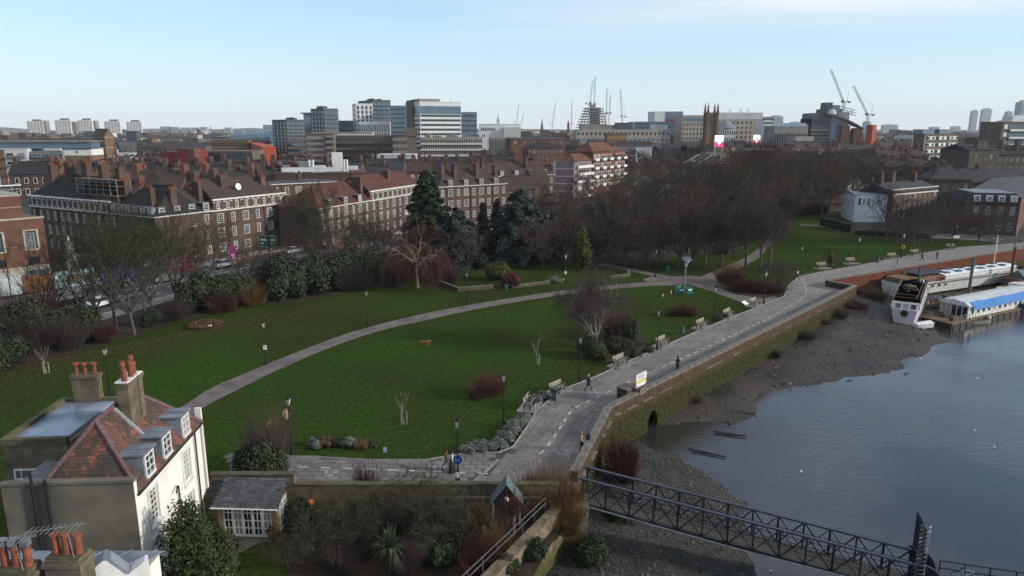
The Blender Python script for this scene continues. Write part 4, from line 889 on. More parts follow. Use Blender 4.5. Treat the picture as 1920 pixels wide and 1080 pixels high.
# brick hall on the left
dT = Vector((.66,.751,0)); PT = G(98,529); T0 = PT - dT*26
t = thing('brick_hall','big orange-red brick hall with stone window surrounds at the left edge','building',(T0.x,T0.y,0),ang(dT)); L = 26.0
W = [(x,5.9,1.75,3.0) for x in (3.2,8.6,14.0,19.2,23.9)]; W2 = [(x,3.4,1.7,1.2) for x in (3.2,8.6,14.0,19.2,23.9)]
wall_with_holes(t,(0,0,0),L,3.0,10.8,W + W2,m_brkr); body(t,0,L,.25,17,10.8,m_brkr,'rear_wall',0)
for x,z,w,h in W:
 window(t,x,z,w - .3,h - .15,3,5,m_dark,m_glass2,bw=.06); q = MB(); x0,x1 = x-w/2,x+w/2
 q.box(x0-.2,x0+.1,-.1,.1,z-.15,z+h+.2); q.box(x1-.1,x1+.2,-.1,.1,z-.15,z+h+.2); q.box(x0+.1,x1-.1,-.1,.1,z+h,z+h+.2); q.box(x0+.1,x1-.1,-.14,.1,z-.2,z+.02); q.build('stone_surround',m_stone,t)
for x,z,w,h in W2: window(t,x,z,w - .1,h,3,2,m_dark,m_glass,bw=.06)
band(t,(0,0,0),-.1,L+.12,10.8,.28,m_stone,.2,'parapet_coping',.5); band(t,(0,0,0),-.05,L+.05,2.85,.3,m_stone,.25,'string_course')
q = MB(); q.box(0,L,-.06,.2,0,2.84); q.build('stone_base',m_stone,t)
for i in range(6): q = MB(); q.box(1.5+i*4.2,4.6+i*4.2,-.12,-.063,.25,2.4); q.build('shop_window',m_glass2,t)
q = MB(); q.box(0,L-2.2,2.4,16,10.81,14.4); q.build('upper_storey',m_brkr,t); q = MB(); q.box(-.1,L-2.05,2.2,16.2,14.403,14.7); q.build('upper_coping',m_stone,t); q = MB(); q.box(0,L-2.18,2.36,2.5,12.6,12.7); q.build('upper_band',m_stone,t)
q = MB(); q.box(0,L,.3,2.3,10.803,10.85); q.build('terrace',m_flat,t); q = MB()
for x in np.arange(1,L-2.5,2.0): q.bar((x,2.8,14.7),(x,2.8,16.1),.08); q.bar((x,2.8,14.7),(x+2,2.8,15.6),.05)
for z in (15.0,15.5): q.bar((0,2.8,z),(L-2.3,2.8,z),.06)
q.build('roof_railing',m_galv,t); q = MB(); q.bar((0,2.8,16.15),(L-1.7,2.8,16.15),.25,.16); q.build('top_rail',m_wpaint,t)
q = MB(); q.box(2,L-8,6,14,14.7,17.4); q.build('plant_room',m_brk,t); q = MB(); q.box(11,12.1,.8,2.39,10.86,13.2); q.build('stair_hood',m_brk,t)
# stone pedestal between hall and hoarding
_p = along(PT,dT,118) + Vector((1.2,1.0,0)); t = thing('stone_obelisk','pale carved stone pier with pointed finial beside the brick hall','pier',(_p.x,_p.y,0),ang(dT))
q = MB(); q.box(-.9,.9,-.9,.9,0,4.0); q.box(-1.1,1.1,-1.1,1.1,4.002,4.3); q.build('pier_block',m_stone,t); q = MB(); q.lathe([(.8,4.3),(.6,5.0),(.75,5.1),(.45,5.5),(.5,6.0),(.2,6.6),(.28,6.8),(.02,7.6)],10); q.build('finial',m_stone,t)
# site hoarding with coloured panels
H0,H1 = G(47,551),G(362,506); dH = (H1 - H0).normalized(); Lh = (H1 - H0).length
t = thing('site_hoarding','long coloured site hoarding along the far pavement of the road','hoarding',(H0.x,H0.y,0),ang(dH))
def pane_grad(name,c1,c2,L):
 m = bpy.data.materials.new(name); m.use_nodes = True; n,l = m.node_tree.nodes,m.node_tree.links; b = n['Principled BSDF']; b.inputs['Roughness'].default_value = .6
 tc_ = n.new('ShaderNodeTexCoord'); s_ = n.new('ShaderNodeSeparateXYZ'); l.new(tc_.outputs['Generated'],s_.inputs[0]); r_ = n.new('ShaderNodeValToRGB'); r_.color_ramp.elements[0].color = (*c1,1); r_.color_ramp.elements[1].color = (*c2,1); l.new(s_.outputs[0],r_.inputs[0]); l.new(r_.outputs[0],b.inputs['Base Color']); return m
xs = [-2.2,0,5.6,12.4,16.8,Lh*.62,Lh*.8,Lh];
xs = [x for x in (-9,-3.0,-.2,4.2,10.6,14.5,17.5,20.5,Lh)]
hm = [M('hoard_glass',(.22,.28,.32),.4),M('hoard_panel_white',(.45,.5,.5),.5),M('hoard_timber',(.26,.12,.045),.7,(.10,.05,.03),1.6),M('hoard_teal',(.38,.56,.55),.5,(.33,.5,.5),.4),M('hoard_blue',(.035,.06,.25),.5),M('hoard_indigo',(.055,.06,.23),.5),M('hoard_violet',(.08,.05,.2),.5),pane_grad('hoard_magenta',(.11,.05,.2),(.5,.02,.05),10)]
for i in range(8): q = MB(); q.box(xs[i]+.02,xs[i+1]-.02,-.06,.06,.1,2.75); q.build('hoarding_panel',hm[i],t)
q = MB(); q.box(5.9,8.0,-.075,-.063,.5,2.1); q.box(8.15,9.9,-.075,-.063,.5,2.1); q.build('picture_print',M('hoard_print',(.3,.2,.06),.5,(.1,.16,.18),.9),t)
def lettering(parent,txt,loc,size,mat,rot=(R(90),0,0),name='lettering',ext=.012,align='LEFT'):
 cu_ = bpy.data.curves.new(name,'FONT'); cu_.body = txt; cu_.size = size; cu_.extrude = ext; cu_.align_x = align; tmp = bpy.data.objects.new('tmp',cu_); COL.objects.link(tmp)
 me = bpy.data.meshes.new_from_object(tmp.evaluated_get(bpy.context.evaluated_depsgraph_get())); me.name = name; bpy.data.objects.remove(tmp); me.materials.clear(); me.materials.append(mat)
 o = obj(name,me,parent,loc); o.rotation_euler = rot; return o
lettering(t,'YOUR BUSINESS',(xs[7]+.7,-.09,1.75),.72,m_wpaint); lettering(t,'HAMMERSMITH',(xs[7]-1.2,-.09,.95),.72,m_wpaint)
q = MB(); q.box(xs[6]+.3,xs[6]+.95,-.075,-.063,1.9,2.5); q.box(xs[6]+1.1,xs[6]+1.75,-.075,-.063,1.9,2.5); q.build('logo_square',m_wpaint,t)
# direction signs and banner by the road
def roadsign(u,v,label,w,h,z,col,name='road_sign',rz=None,posts=2):
 P = G(u,v); t = thing(name,label,'sign',P,rz if rz is not None else R(-18)); q = MB(); q.box(-w/2,w/2,-.05,0,z,z+h); q.build('sign_plate',col,t); q = MB(); q.box(-w/2+.06,w/2-.06,-.056,-.052,z+h-.12,z+h-.06); q.box(-w/2+.06,w/2-.06,-.056,-.052,z+.06,z+.12); q.box(-w/2+.3,w/2-.3,-.056,-.052,z+h*.55,z+h*.7); q.box(-w/2+.3,0,-.056,-.052,z+h*.25,z+h*.38); q.build('sign_print',m_wpaint,t)
 for s in ([-.35,.35] if posts == 2 else [0]): q = MB(); q.tube([(s*w,.06,0),(s*w,.06,z+h*.8)],.06,6); q.build('post',m_galv,t)
 return t
m_sgreen = M('sign_green',(.015,.12,.06),.5)
roadsign(497,484,'green direction sign with white panel on two posts by the road',2.0,2.4,2.2,m_sgreen); roadsign(514,483,'second green direction sign just right of the panelled one',1.8,2.3,2.1,m_sgreen)
P = G(438,492); t = thing('magenta_banner','upright magenta banner by the mansion forecourt','banner',P,R(30)); q = MB(); q.box(-.65,.65,-.04,.04,.3,3.2); q.build('banner_cloth',M('banner_magenta',(.3,.02,.22),.6),t); lettering(t,'9',(-.35,-.06,.8),1.3,m_wpaint); q = MB(); q.tube([(-.75,0,0),(-.75,0,3.3)],.05,6); q.build('banner_pole',m_galv,t)
# low garden wall in front of the mansion blocks
for a,c,lab in ((G(418,500),G(545,474),'low red forecourt wall before the attic-banded block'),(G(560,471),G(745,446),'low red forecourt wall before the red-roofed block')):
 t = thing('forecourt_wall',lab,'wall',(a.x,a.y,0),ang(c-a)); L = (c-a).length; q = MB(); q.box(0,L,0,.3,0,.9); q.build('wall_body',m_brkr,t); q = MB(); q.box(-.05,L+.05,-.06,.36,.902,1.0); q.build('wall_coping',m_stone,t)
 for i in range(int(L/6)+1): q = MB(); q.box(i*6-.3,i*6+.3,-.1,.42,0,1.7); q.build('wall_pier',m_brkr,t)
# flats with pink end wall
def flats_pink():
 C = Vector((ux(1077,262),262,0)); th = R(38); dx = Vector((math.cos(th),math.sin(th),0)); dl = Vector((-math.sin(th),math.cos(th),0))
 A = along(C,Vector((-.98,.2,0)),1038); B = along(C,Vector((.55,.835,0)),1168)
 zt = hz(C,303); t = thing('balcony_flats','brick flats with pink end wall, white balconies and orange roof','building',(C.x,C.y,0),ang(B - C)); L = (B - C).length; W = (A - C).length
 la = (A - C); ca,sa = math.cos(-ang(B-C)),math.sin(-ang(B-C)); lx,ly = la.x*ca - la.y*sa,la.x*sa + la.y*ca
 b = MB(); b.prism([(0,0),(L*.32,0),(L*.32 + lx,ly),(lx,ly)],0,zt); b.build('pink_wing',m_pink,t)
 b = MB(); b.prism([(L*.32,-.4),(L,-.4),(L + lx,ly),(L*.32 + lx,ly)],0,zt + 3.2); b.build('brick_wing',m_brkr,t)
 # white frame lines on the end wall
 fa = ang((lx,ly)); Lw = W; n = 5; f = (lx,ly,fa + math.pi)
 for k in range(1,n): band(t,f,0,Lw,zt*k/n,.22,m_wpaint,.08,'white_band')
 for x in (0,Lw-.45): q = MB(); q.box(x,x+.45,-.1,-.003,0,zt); q.build('white_pilaster',m_wpaint,t,loc=(lx,ly,0),rz=fa + math.pi)
 for k in range(5):                                     # balconies of the pink wing
  z = zt*(k)/5
  q = MB(); q.box(.6,L*.31,-1.1,-.003,z+.2,z+.35); q.box(.6,L*.31,-1.12,-1.04,z+.352,z+1.2); q.build('balcony',m_wpaint,t)
  window(t,L*.16,z+.6,L*.2,1.7,4,2,face=(0,0,0),inset=-.06)
 zb = zt + 3.2
 for k in range(1,5):
  z = zb*(k)/5.2 + .9
  for j,x in enumerate(np.linspace(L*.36,L*.96,9)):
   if j == 5: continue
   window(t,float(x),z,1.9,1.8,2,1,face=(0,-.4,0),inset=-.06,bw=.16)
   if j % 2 == 0: q = MB(); q.box(x-1.5,x+1.5,-1.6,-.41,z-.5,z-.35); q.box(x-1.5,x+1.5,-1.62,-1.54,z-.348,z+.45); q.build('balcony',m_wpaint,t)
 roof(t,-.2,L*.34,0,ly,zt,2.6,m_tileor,(1,0),.5); roof(t,L*.3,L*.8,-.4,ly,zb,3.4,m_tileor,(1,1),.6); roof(t,L*.76,L*1.02,-.9,ly-1,zb-2.2,3.6,m_tileor,(0,1),.5)
flats_pink()
# gabled school hall and neighbouring red-brick flats
def gabled(label,u0,u1,v,y,dx,dep,ze,rise,wm,rm,gm=None,wins=3,cat='building',name='brick_house',chim=(),rows=2,ww=1.1,wh=1.6,hip=(0,0),group=None,ridge='x',fm=None):
 P = Vector((ux(u0,y),y,0)); Q_ = along(P,dx,u1); L = (Q_ - P).length
 t = thing(name,label,cat,(P.x,P.y,0),ang(dx),group); holes = []
 if wins:
  sh = ze/rows
  for s in range(rows):
   for i in range(wins): holes.append((L*(i+.5)/wins,sh*s + sh*.3,ww,wh))
 wall_with_holes(t,(0,0,0),L,0,ze,holes,wm); body(t,0,L,.25,dep,ze,wm,'rear_wall')
 for x,z,w,h in holes: window(t,x,z,w,h,2,2,fm,face=(0,0,0))
 if ridge == 'x':
  roof(t,0,L,0,dep,ze + .01,rise,rm,hip,.3)
  for x,hh in ((0,hip[0]),(L,hip[1])):
   if not hh: q = MB(); s = -1 if x == 0 else 1; q.add([(x,0,ze),(x,dep,ze),(x,dep/2,ze+rise*.97)],[(0,1,2) if s > 0 else (2,1,0)]); q.build('gable',gm or wm,t)
 for cx,cy,w,d,h in chim: chimney(t,cx*L,cy,ze*.9,ze+h,w,d,wm,4)
 return t,L
gabled('brown-roofed school wing with a yellow gable beyond the cedar',950,1003,372,222,Vector((.93,.37,0)),7,6.6,4.0,m_brk,m_tilebr,m_brky,3)
gabled('second yellow-gabled school wing left of the pink end wall',1000,1030,366,232,Vector((.9,.43,0)),7,7.4,4.4,m_brk,m_tilebr,m_brky,2)
gabled('red brick flats with a bright red hipped roof behind the school',985,1033,360,262,Vector((.96,.28,0)),12,12.3,2.0,m_brkr,m_tilerd,None,4,rows=4,hip=(1,1))
gabled('dark red flats with white window bands behind the school',928,984,350,275,Vector((.97,.2,0)),12,12.0,2.6,m_brkr,m_tilebr,None,5,rows=4,chim=[(.75,2,2.2,2.2,4.5)])
gabled('long flats with dark roof and white balcony lines left of the orange roof',990,1055,340,310,Vector((.97,.22,0)),12,17,2.6,m_brkr,m_tilebk,None,8,rows=6,hip=(1,1))
gabled('plain brick block with stair tower behind the white-lined flats',958,1060,335,350,Vector((.98,.2,0)),14,20.5,.5,m_brkr,m_flat,None,6,rows=6)
# riverside houses on the right
def house_right():
 t,L = gabled('long white-ended riverside house seen across the lawn',1599,1668,425,196,Vector((.985,-.17,0)),12,7.6,.4,M('white_render',(.62,.65,.68),.8,(.5,.53,.56),.8),m_lead,None,0,name='riverside_house')
 for i in range(3): window(t,1.2 + i*1.15,4.7,.75,1.9,1,2,face=(0,0,0),inset=-.05)
 P = Vector((ux(1668,194.5),194.5,0));
 t2,L2 = gabled('brown brick riverside terrace with white parapet line and tall pots',1668,1752,425,193.5,Vector((.83,.557,0)),10,8.2,2.2,m_brk,m_slate,None,9,rows=3,ww=.95,wh=1.5,name='riverside_house',hip=(0,0),chim=[(.05,5,1.0,2.2,5.2),(.35,6,1.4,2.6,5.0),(.8,5,.9,1.6,4.6)])
 band(t2,(0,0,0),0,L2,7.5,.3,m_wpaint,.15); q = MB(); q.box(-.05,L2+.05,-.06,.28,8.2,8.9); q.build('parapet',m_brk,t2); q = MB(); q.box(-.1,L2+.1,-.1,.32,8.902,9.05); q.build('parapet_coping',m_wpaint,t2)
 t3,L3 = gabled('slate-roofed villa with yellow flank behind the brick terrace',1738,1815,395,232,Vector((.99,-.12,0)),11,9.2,4.6,m_brkb,m_slate,m_brky,4,hip=(1,1),name='villa',chim=[(.45,5.5,1.2,2,5.6),(.2,3,1.1,1.6,5.0)])
 t4,L4 = gabled('pair of steep slate roofs beside the villa',1808,1925,380,238,Vector((.99,.1,0)),10,7.8,4.2,m_brkb,m_slate,None,6,rows=2,name='terrace_house',chim=[(.3,5,.9,1.6,5.5)])
 t5,L5 = gabled('dark brick house with lead mansard and white dormers at the right edge',1812,1903,455,172,Vector((.97,-.24,0)),14,7.6,.3,m_brk,m_flat,None,4,rows=2,ww=1.0,wh=1.9,name='mansard_house')
 q = MB(); q.add([(-.1,-.1,7.75),(L5+.1,-.1,7.75),(L5+.1,14,7.75),(-.1,14,7.75),(.6,.8,10),(L5-.6,.8,10),(L5-.6,13,10),(.6,13,10)],[(0,1,5,4),(1,2,6,5),(2,3,7,6),(3,0,4,7),(4,5,6,7)]); q.build('mansard',m_slate,t5)
 for i in range(4): q = MB(); x = L5*(i+.5)/4; q.box(x-.7,x+.7,.05,1.2,8.0,9.5); q.build('dormer',m_wpaint,t5); window(t5,x,8.15,1.1,1.2,3,2,face=(0,0,0),inset=-.02)
 q = MB(); q.box(.8,L5-.8,1.0,12.8,10.003,10.12); q.build('lead_deck',m_lead,t5)
 P5 = t5.location + Vector((.97,-.24,0))*L5
 t6,L6 = gabled('brick return wing with arched door at the right edge',1904,1990,455,float(P5.y) + .05,Vector((.62,.785,0)),12,9.2,.3,m_brkr,m_flat,None,5,rows=3,ww=.9,wh=1.7,name='mansard_house'); window(t6,1.2,0,1.0,2.4,1,1,m_wpaint,m_dark,name='door',inset=-.05)
 gabled('tall dark brick terrace end with red chimney top behind the slate roofs',1806,1862,345,268,Vector((.98,.2,0)),14,17.4,2.2,m_brkb,m_tilebk,None,2,rows=4,name='tall_terrace',chim=[(.5,2,4.5,1.2,3.6)])
 gabled('long dark brick terrace with chimneys at the right edge, under the flats',1860,1960,340,285,Vector((.99,.1,0)),14,15.2,3.6,m_brkb,m_tilebk,m_brkb,9,rows=4,name='tall_terrace',chim=[(.15,3,1.4,1.6,5.6),(.45,3,1.4,1.6,5.6),(.75,3,1.4,1.6,5.6)])
 gabled('small pale-gabled house among the bare trees',1590,1620,330,300,Vector((.9,.43,0)),8,6,3.2,m_wpaint,m_slate,None,2,name='small_house')
 gabled('hipped slate house glimpsed behind the villa',1768,1815,345,282,Vector((.98,-.15,0)),9,8,3.6,m_brkb,m_lead,None,3,hip=(1,1),name='small_house')
house_right()
# ================================================================ THE TOWN BEYOND
m_conc = M('concrete',(.25,.235,.215),.85,(.17,.16,.15),.15); m_concw = M('concrete_pale',(.5,.5,.49),.8,(.4,.4,.39),.12); m_brown = M('concrete_brown',(.15,.115,.09),.9,(.1,.08,.065),.2)
m_dgrey = M('cladding_dark_grey',(.065,.075,.08),.6,(.05,.058,.063),.1); m_bglass = M('glass_blue',(.10,.165,.22),.15,(.07,.12,.17),.12,spec=.6); m_gglass = M('glass_dark',(.03,.04,.05),.2,(.02,.027,.034),.3,spec=.6)
m_white2 = M('cladding_white',(.62,.62,.61),.7,(.52,.52,.52),.1); m_beige = M('cladding_beige',(.36,.31,.25),.8,(.28,.24,.2),.1); m_redcl = M('cladding_red',(.17,.026,.028),.8,(.14,.022,.024),.2); m_orcl = M('cladding_orange',(.36,.07,.035),.8,(.3,.06,.03),.2)
m_tan = M('brick_tan',(.17,.105,.06),.85,(.125,.078,.046),.2); m_olive = M('curved_roof_olive',(.09,.1,.08),.7,(.06,.07,.058),.1); m_steel = M('crane_steel',(.36,.38,.4),.5,metal=.2); m_hblue = M('haze_tinted_blue',(.3,.36,.43),.7); m_gold2 = M('gold_panels',(.4,.26,.08),.6)  # far-tower blue has distance haze put into the colour; blue-grey flats share it
def far(name,label,uL,uc,uR,vt,Y,theta,wall,cat='building',group=None,h=None,depth=None,z0=0.0):
 """Block with its near corner in column uc: right face runs to uR, left face to uL."""
 C = Vector((ux(uc,Y),Y,0)); H = h or hz(C,vt); th = R(theta); dr = Vector((math.cos(th),math.sin(th),0)); dl = Vector((-math.sin(th),math.cos(th),0))
 Lr = (along(C,dr,uR) - C).length; Ll = depth or (along(C,dl,uL) - C).length
 t = thing(name,label,cat,(C.x,C.y,0),th,group); b = MB(); b.box(0,Lr,0,Ll,z0,H - .4); b.box(-.15,Lr+.15,-.15,Ll+.15,H - .398,H); b.build('wall',wall,t)
 return t,Lr,Ll,H
FR,LF = 'front','left'
def facef(face,L,Ll): return (0,0,0) if face == FR else (0,Ll,-math.pi/2)
def win_grid(t,face,L,Ll,z0,z1,rows,cols,wf,hf,mat,x0=0.0,x1=None,out=.06,name='windows',fmat=None):
 """Rows of windows of one far facade (each a box of its own, too small to pick apart)."""
 ln = L if face == FR else Ll; x1 = ln if x1 is None else x1; f = facef(face,L,Ll); b = MB(); sw,sh = (x1-x0)/cols,(z1-z0)/rows
 for r in range(rows):
  for c in range(cols):
   x,z = x0 + sw*(c+.5),z0 + sh*(r+.5); b.box(x-sw*wf/2,x+sw*wf/2,-out,-.004,z-sh*hf/2,z+sh*hf/2)
 return b.build(name,mat,t,loc=(f[0],f[1],0),rz=f[2],kind='stuff')
def win_band(t,face,L,Ll,z0,z1,rows,hf,mat,x0=0.0,x1=None,out=.08,name='window_band',up=.5):
 ln = L if face == FR else Ll; x1 = ln if x1 is None else x1; f = facef(face,L,Ll); sh = (z1-z0)/rows
 for r in range(rows):
  z = z0 + sh*(r+up); b = MB(); b.box(x0,x1,-out,-.004,z-sh*hf/2,z+sh*hf/2); b.build(name,mat,t,loc=(f[0],f[1],0),rz=f[2])
def roof_plant(t,L,Ll,H,n,seed,mat=None,hh=2.5):
 r = random.Random(seed)
 for i in range(n): b = MB(); w,d = r.uniform(.1,.3)*L,r.uniform(.2,.5)*Ll; x,y = r.uniform(.05,.65)*L,r.uniform(.1,.45)*Ll; b.box(x,x+w,y,y+d,H+.003+i*.01,H + hh*r.uniform(.6,1.2)); b.build('roof_plant',mat or m_conc,t)
# --- far tower blocks on the left
for i,(a,c,b_,vt,lab) in enumerate([(53,55,84,227,'white tower block, first of the row on the left'),(105,107,136,225,'tower block with pale ribs, second of the left row'),(146,149,176,225,'tower block just left of the church tower, third of the row'),(196,199,228,227,'tower block just right of the church tower'),(238,240,268,228,'last tower block of the left row')]):
 t,L,D_,H = far('tower_block',lab,a,c,b_,vt,1750 + i*20,12,m_concw if i == 0 else m_white2,group='far tower blocks on the left');
 for r in range(16): win_band(t,FR,L,D_,4 + r*(H-6)/16,4 + (r+1)*(H-6)/16,1,.5,m_brown if i else m_conc)
 for k in range(1,5): q = MB(); q.box(L*k/5-1,L*k/5+1,-.3,-.09,0,H); q.build('rib',m_white2,t)
 b = MB(); b.box(L*.3,L*.8,5,15,H+.01,H+4); b.build('lift_house',m_dgrey,t)
for i,(a,b_,vt) in enumerate([(83,90,226),(134,146,228),(174,183,226)]):
 t,L,D_,H = far('tower_block',['grey slab behind the white tower block','grey slab behind the second tower block','grey slab behind the third tower block'][i],a,a,b_,vt,1900,8,m_conc,depth=20); win_band(t,FR,L,D_,4,H-2,14,.4,m_brown)
for i,(a,b_,vt) in enumerate([(302,320,237),(321,335,238),(341,353,239),(358,371,239),(376,388,238),(422,434,239)]):
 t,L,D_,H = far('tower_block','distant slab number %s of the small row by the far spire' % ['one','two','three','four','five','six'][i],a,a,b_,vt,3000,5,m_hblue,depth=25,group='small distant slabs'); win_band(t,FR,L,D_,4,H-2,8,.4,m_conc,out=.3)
# --- church tower with saddleback roof
def saddle_tower():
 Y = 400; C = Vector((ux(183,Y),Y,0)); w = ux(207,Y) - C.x; zt,ze = hz(C,241),hz(C,256); t = thing('church_tower','brown gothic church tower with steep saddleback roof','church tower',(C.x,C.y,0),R(-10))
 b = MB(); b.box(0,w,0,w,0,ze); b.build('tower_shaft',m_tan,t); b = MB()
 for x in (0,w):
  for y in (0,w): b.box(x-.55,x+.55,y-.55,y+.55,0,ze*.8)
 b.build('buttresses',m_tan,t); b = MB(); b.add([(0,0,ze),(0,w,ze),(0,w/2,zt),(w,0,ze),(w,w,ze),(w,w/2,zt)],[(0,1,2)[::-1],(3,4,5)]); b.add([(0,0,ze),(w,0,ze),(w,w,ze),(0,w,ze)],[(0,1,2,3)]); b.build('gable',m_tan,t)
 q = MB(); q.add([(-.2,-.3,ze-.2),(w+.2,-.3,ze-.2),(w+.2,w/2,zt),(-.2,w/2,zt),(-.2,w+.3,ze-.2),(w+.2,w+.3,ze-.2)],[(0,1,2,3),(3,2,5,4)]); q.build('roof',m_tilebr,t)
 for x in (w*.33,w*.66): q = MB(); q.box(x-.5,x+.5,-.15,-.004,ze-5.2,ze-2); q.add([(x-.5,-.15,ze-2),(x+.5,-.15,ze-2),(x,-.15,ze-1)],[(0,1,2)]); q.build('louvre_window',m_gglass,t)
 for z in (ze-6.2,ze-.6,ze-11): q = MB(); q.box(-.2,w+.2,-.2,w+.2,z,z+.35); q.build('string_course',m_stone,t)
 q = MB(); q.box(w*.42,w*.58,-.12,-.004,ze-10,ze-7.5); q.build('lancet_window',m_gglass,t)
saddle_tower()
# --- modern flats left of the church tower
t,L,D_,H = far('modern_flats','white and tan modern flats with balconies at the left edge',-60,-58,60,279,318,6,m_white2,depth=14)
for k in range(4):
 for x in (L*.3,L*.72,L*.9): q = MB(); z = H*(k+.2)/4.4 + .6; q.box(x-1.8,x+1.8,-1.2,-.004,z-.2,z); q.box(x-1.8,x+1.8,-1.2,-1.12,z+.002,z+1); q.build('balcony',m_galv,t); window(t,float(x),float(z)+.1,2.8,1.9,3,1,m_dark,face=(0,0,0),inset=-.06)
q = MB(); q.box(L*.52,L*.64,-.12,-.004,0,H); q.build('tan_panel',m_tan,t)
q = MB(); q.box(0,L+26,3,12,H+.01,H+2.9); q.build('glass_penthouse',m_bglass,t); q = MB(); q.box(-1,L+27,2,13,H+2.903,H+3.3); q.build('flat_roof',m_conc,t)
t,L,D_,H = far('modern_flats','blue-balconied modern flats beside the tan flank wall',60,61,125,284,322,8,m_conc,depth=13); win_grid(t,FR,L,D_,.5,H-.5,4,8,.7,.65,m_gglass)
for k in range(4):
 for x in (L*.3,L*.78): q = MB(); z = H*(k+.3)/4.2 + .8; q.box(x-2.6,x+2.6,-1.3,-.004,z-.18,z); q.box(x-2.6,x+2.6,-1.3,-1.2,z+.002,z+1); q.build('balcony',m_bglass,t)
t,L,D_,H = far('modern_flats','tan brick flank of the modern flats under a white top storey',125,126,179,278,326,6,m_tan,depth=12); q = MB(); q.box(-.1,L+.1,-.1,12,H-3.2,H+.02); q.build('white_top',m_wpaint,t); q = MB(); q.box(L*.47,L*.53,-.16,-.104,H-2.2,H-1.2); q.build('window',m_gglass,t)
# --- red buildings
t,L,D_,H = far('red_building','plain dark red block with brick stair tower, left of centre',308,310,366,285,300,-4,m_redcl,depth=14); b = MB(); b.box(L*.55,L+1.5,-.6,8,0,H+1.4); b.build('stair_tower',m_redcl,t); b = MB(); b.box(L*.9,L+1.6,-.7,4,0,H+1.5); b.build('brick_corner',m_brkr,t)
t,L,D_,H = far('red_building','orange-red block with arched doorway, behind the rooftop plant',466,497,522,276,330,22,m_orcl); q = MB(); q.lathe([(1.6,0),(1.6,.1),(1.3,.1),(1.3,0)],16); o = q.build('arch_sign',m_gold2,t,loc=(L*.55,-.2,4.5)); o.rotation_euler = (R(90),0,0); b = MB(); b.box(L*.4,L*.7,-.1,-.004,1,4); b.build('doorway',m_gglass,t)
t,L,D_,H = far('depot_building','long brown depot with dark glazing between the red blocks',368,369,478,283,315,0,m_brown,depth=16); win_band(t,FR,L,D_,H-5,H-.5,1,.8,m_gglass)
t,L,D_,H = far('arts_block','low brown brick block with square windows and blue curved roof behind',398,400,470,262,450,2,m_tan,depth=14); win_grid(t,FR,L,D_,2,H-1,4,14,.5,.55,m_gglass); b = MB(); b.tube([(L*.4,10,H),(L*1.5,10,H+1.5)],4,12); b.build('curved_roof',m_bglass,t)
# --- rooftop plant on a flat-roofed block behind the mansions
t,L,D_,H = far('office_block','flat-roofed block crowded with white plant behind the red mansion roof',520,521,690,325,196,12,m_brk,depth=22); r_ = random.Random(4)
for i in range(14): q = MB(); x,y = r_.uniform(0,L-4),r_.uniform(1,16); w,d,h = r_.uniform(1,4),r_.uniform(1,3),r_.uniform(.6,2.8); q.box(x,x+w,y,y+d,H+.002,H+h); q.build('roof_unit',[m_white2,m_galv,m_dgrey][i % 3],t)
for x0,x1 in ((L*.08,L*.42),(L*.5,L*.72)): q = MB(); q.box(x0,x1,-.06,.5,H+.3,H+1.5); q.build('white_screen',m_white2,t)
q = MB()
for x in np.arange(.5,L,1.6): q.bar((x,.1,H),(x,.1,H+1.2),.06)
q.bar((0,.1,H+1.2),(L,.1,H+1.2),.06); q.build('roof_railing',m_galv,t); q = MB(); q.box(L*.62,L*.74,6,11,H+.01,H+5.2); q.build('white_plant_room',m_white2,t)
for x in (.37,.41,.76,.79): q = MB(); q.tube([(L*x,4,H),(L*x,4,H+3.4)],.35,8); q.build('flue',m_white2,t)
# --- grey towers, office slab and brown maisonette slab in the centre
def dark_tower(label,uL,uc,uR,vt,Y,th,seed,wall=None,rows=10,lw=True):
 t,L,D_,H = far('apartment_tower',label,uL,uc,uR,vt,Y,th,wall or m_dgrey); win_grid(t,LF,L,D_,H*.25,H-1.5,rows,4,.28,.7,m_white2 if not lw else m_concw,out=.08); win_grid(t,FR,L,D_,H*.25,H-1.5,rows,4,.72,.55,m_bglass)
 for r in range(rows): z = H*.25 + (H-1.5-H*.25)*r/rows; b = MB(); b.box(L*.05,L*.95,-1.1,-.004,z,z+.25); b.build('balcony',m_conc,t)
 roof_plant(t,L,D_,H,2,seed,m_dgrey,1.6); return t
dark_tower('dark grey flats tower, lowest and leftmost of three',516,542,576,224,470,38,1); dark_tower('dark grey flats tower with lit balconies, middle of three',588,612,639,203,560,42,2,rows=9)
t,L,D_,H = far('apartment_tower','pale blue slab with oversailing roof behind the dark middle tower',572,574,592,213,600,10,m_bglass,depth=16); b = MB(); b.box(-2,L+1,-1.5,17,H+.01,H+.8); b.build('roof_slab',m_dgrey,t)
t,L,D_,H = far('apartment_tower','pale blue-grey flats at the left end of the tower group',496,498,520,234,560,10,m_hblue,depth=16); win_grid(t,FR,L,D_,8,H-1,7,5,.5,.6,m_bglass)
dark_tower('tallest dark grey flats tower behind the white grid tower',676,702,736,187,600,30,3,rows=11)
t,L,D_,H = far('apartment_tower','white gridded flats tower in front of the dark one',665,672,703,194,570,20,m_white2); win_grid(t,FR,L,D_,6,H-1.5,11,4,.5,.78,m_gglass); win_grid(t,LF,L,D_,6,H-1.5,11,2,.5,.7,m_gglass)
t,L,D_,H = far('apartment_tower','lower white flats with tall slit windows below the white tower',675,676,733,228,545,6,m_white2,depth=14); win_grid(t,FR,L,D_,4,H-1.5,4,14,.42,.8,m_gglass)
t,L,D_,H = far('glass_office','blue glass office left of the striped office slab',735,736,765,198,560,6,m_bglass,depth=25); win_band(t,FR,L,D_,4,H-1,11,.3,m_gglass)
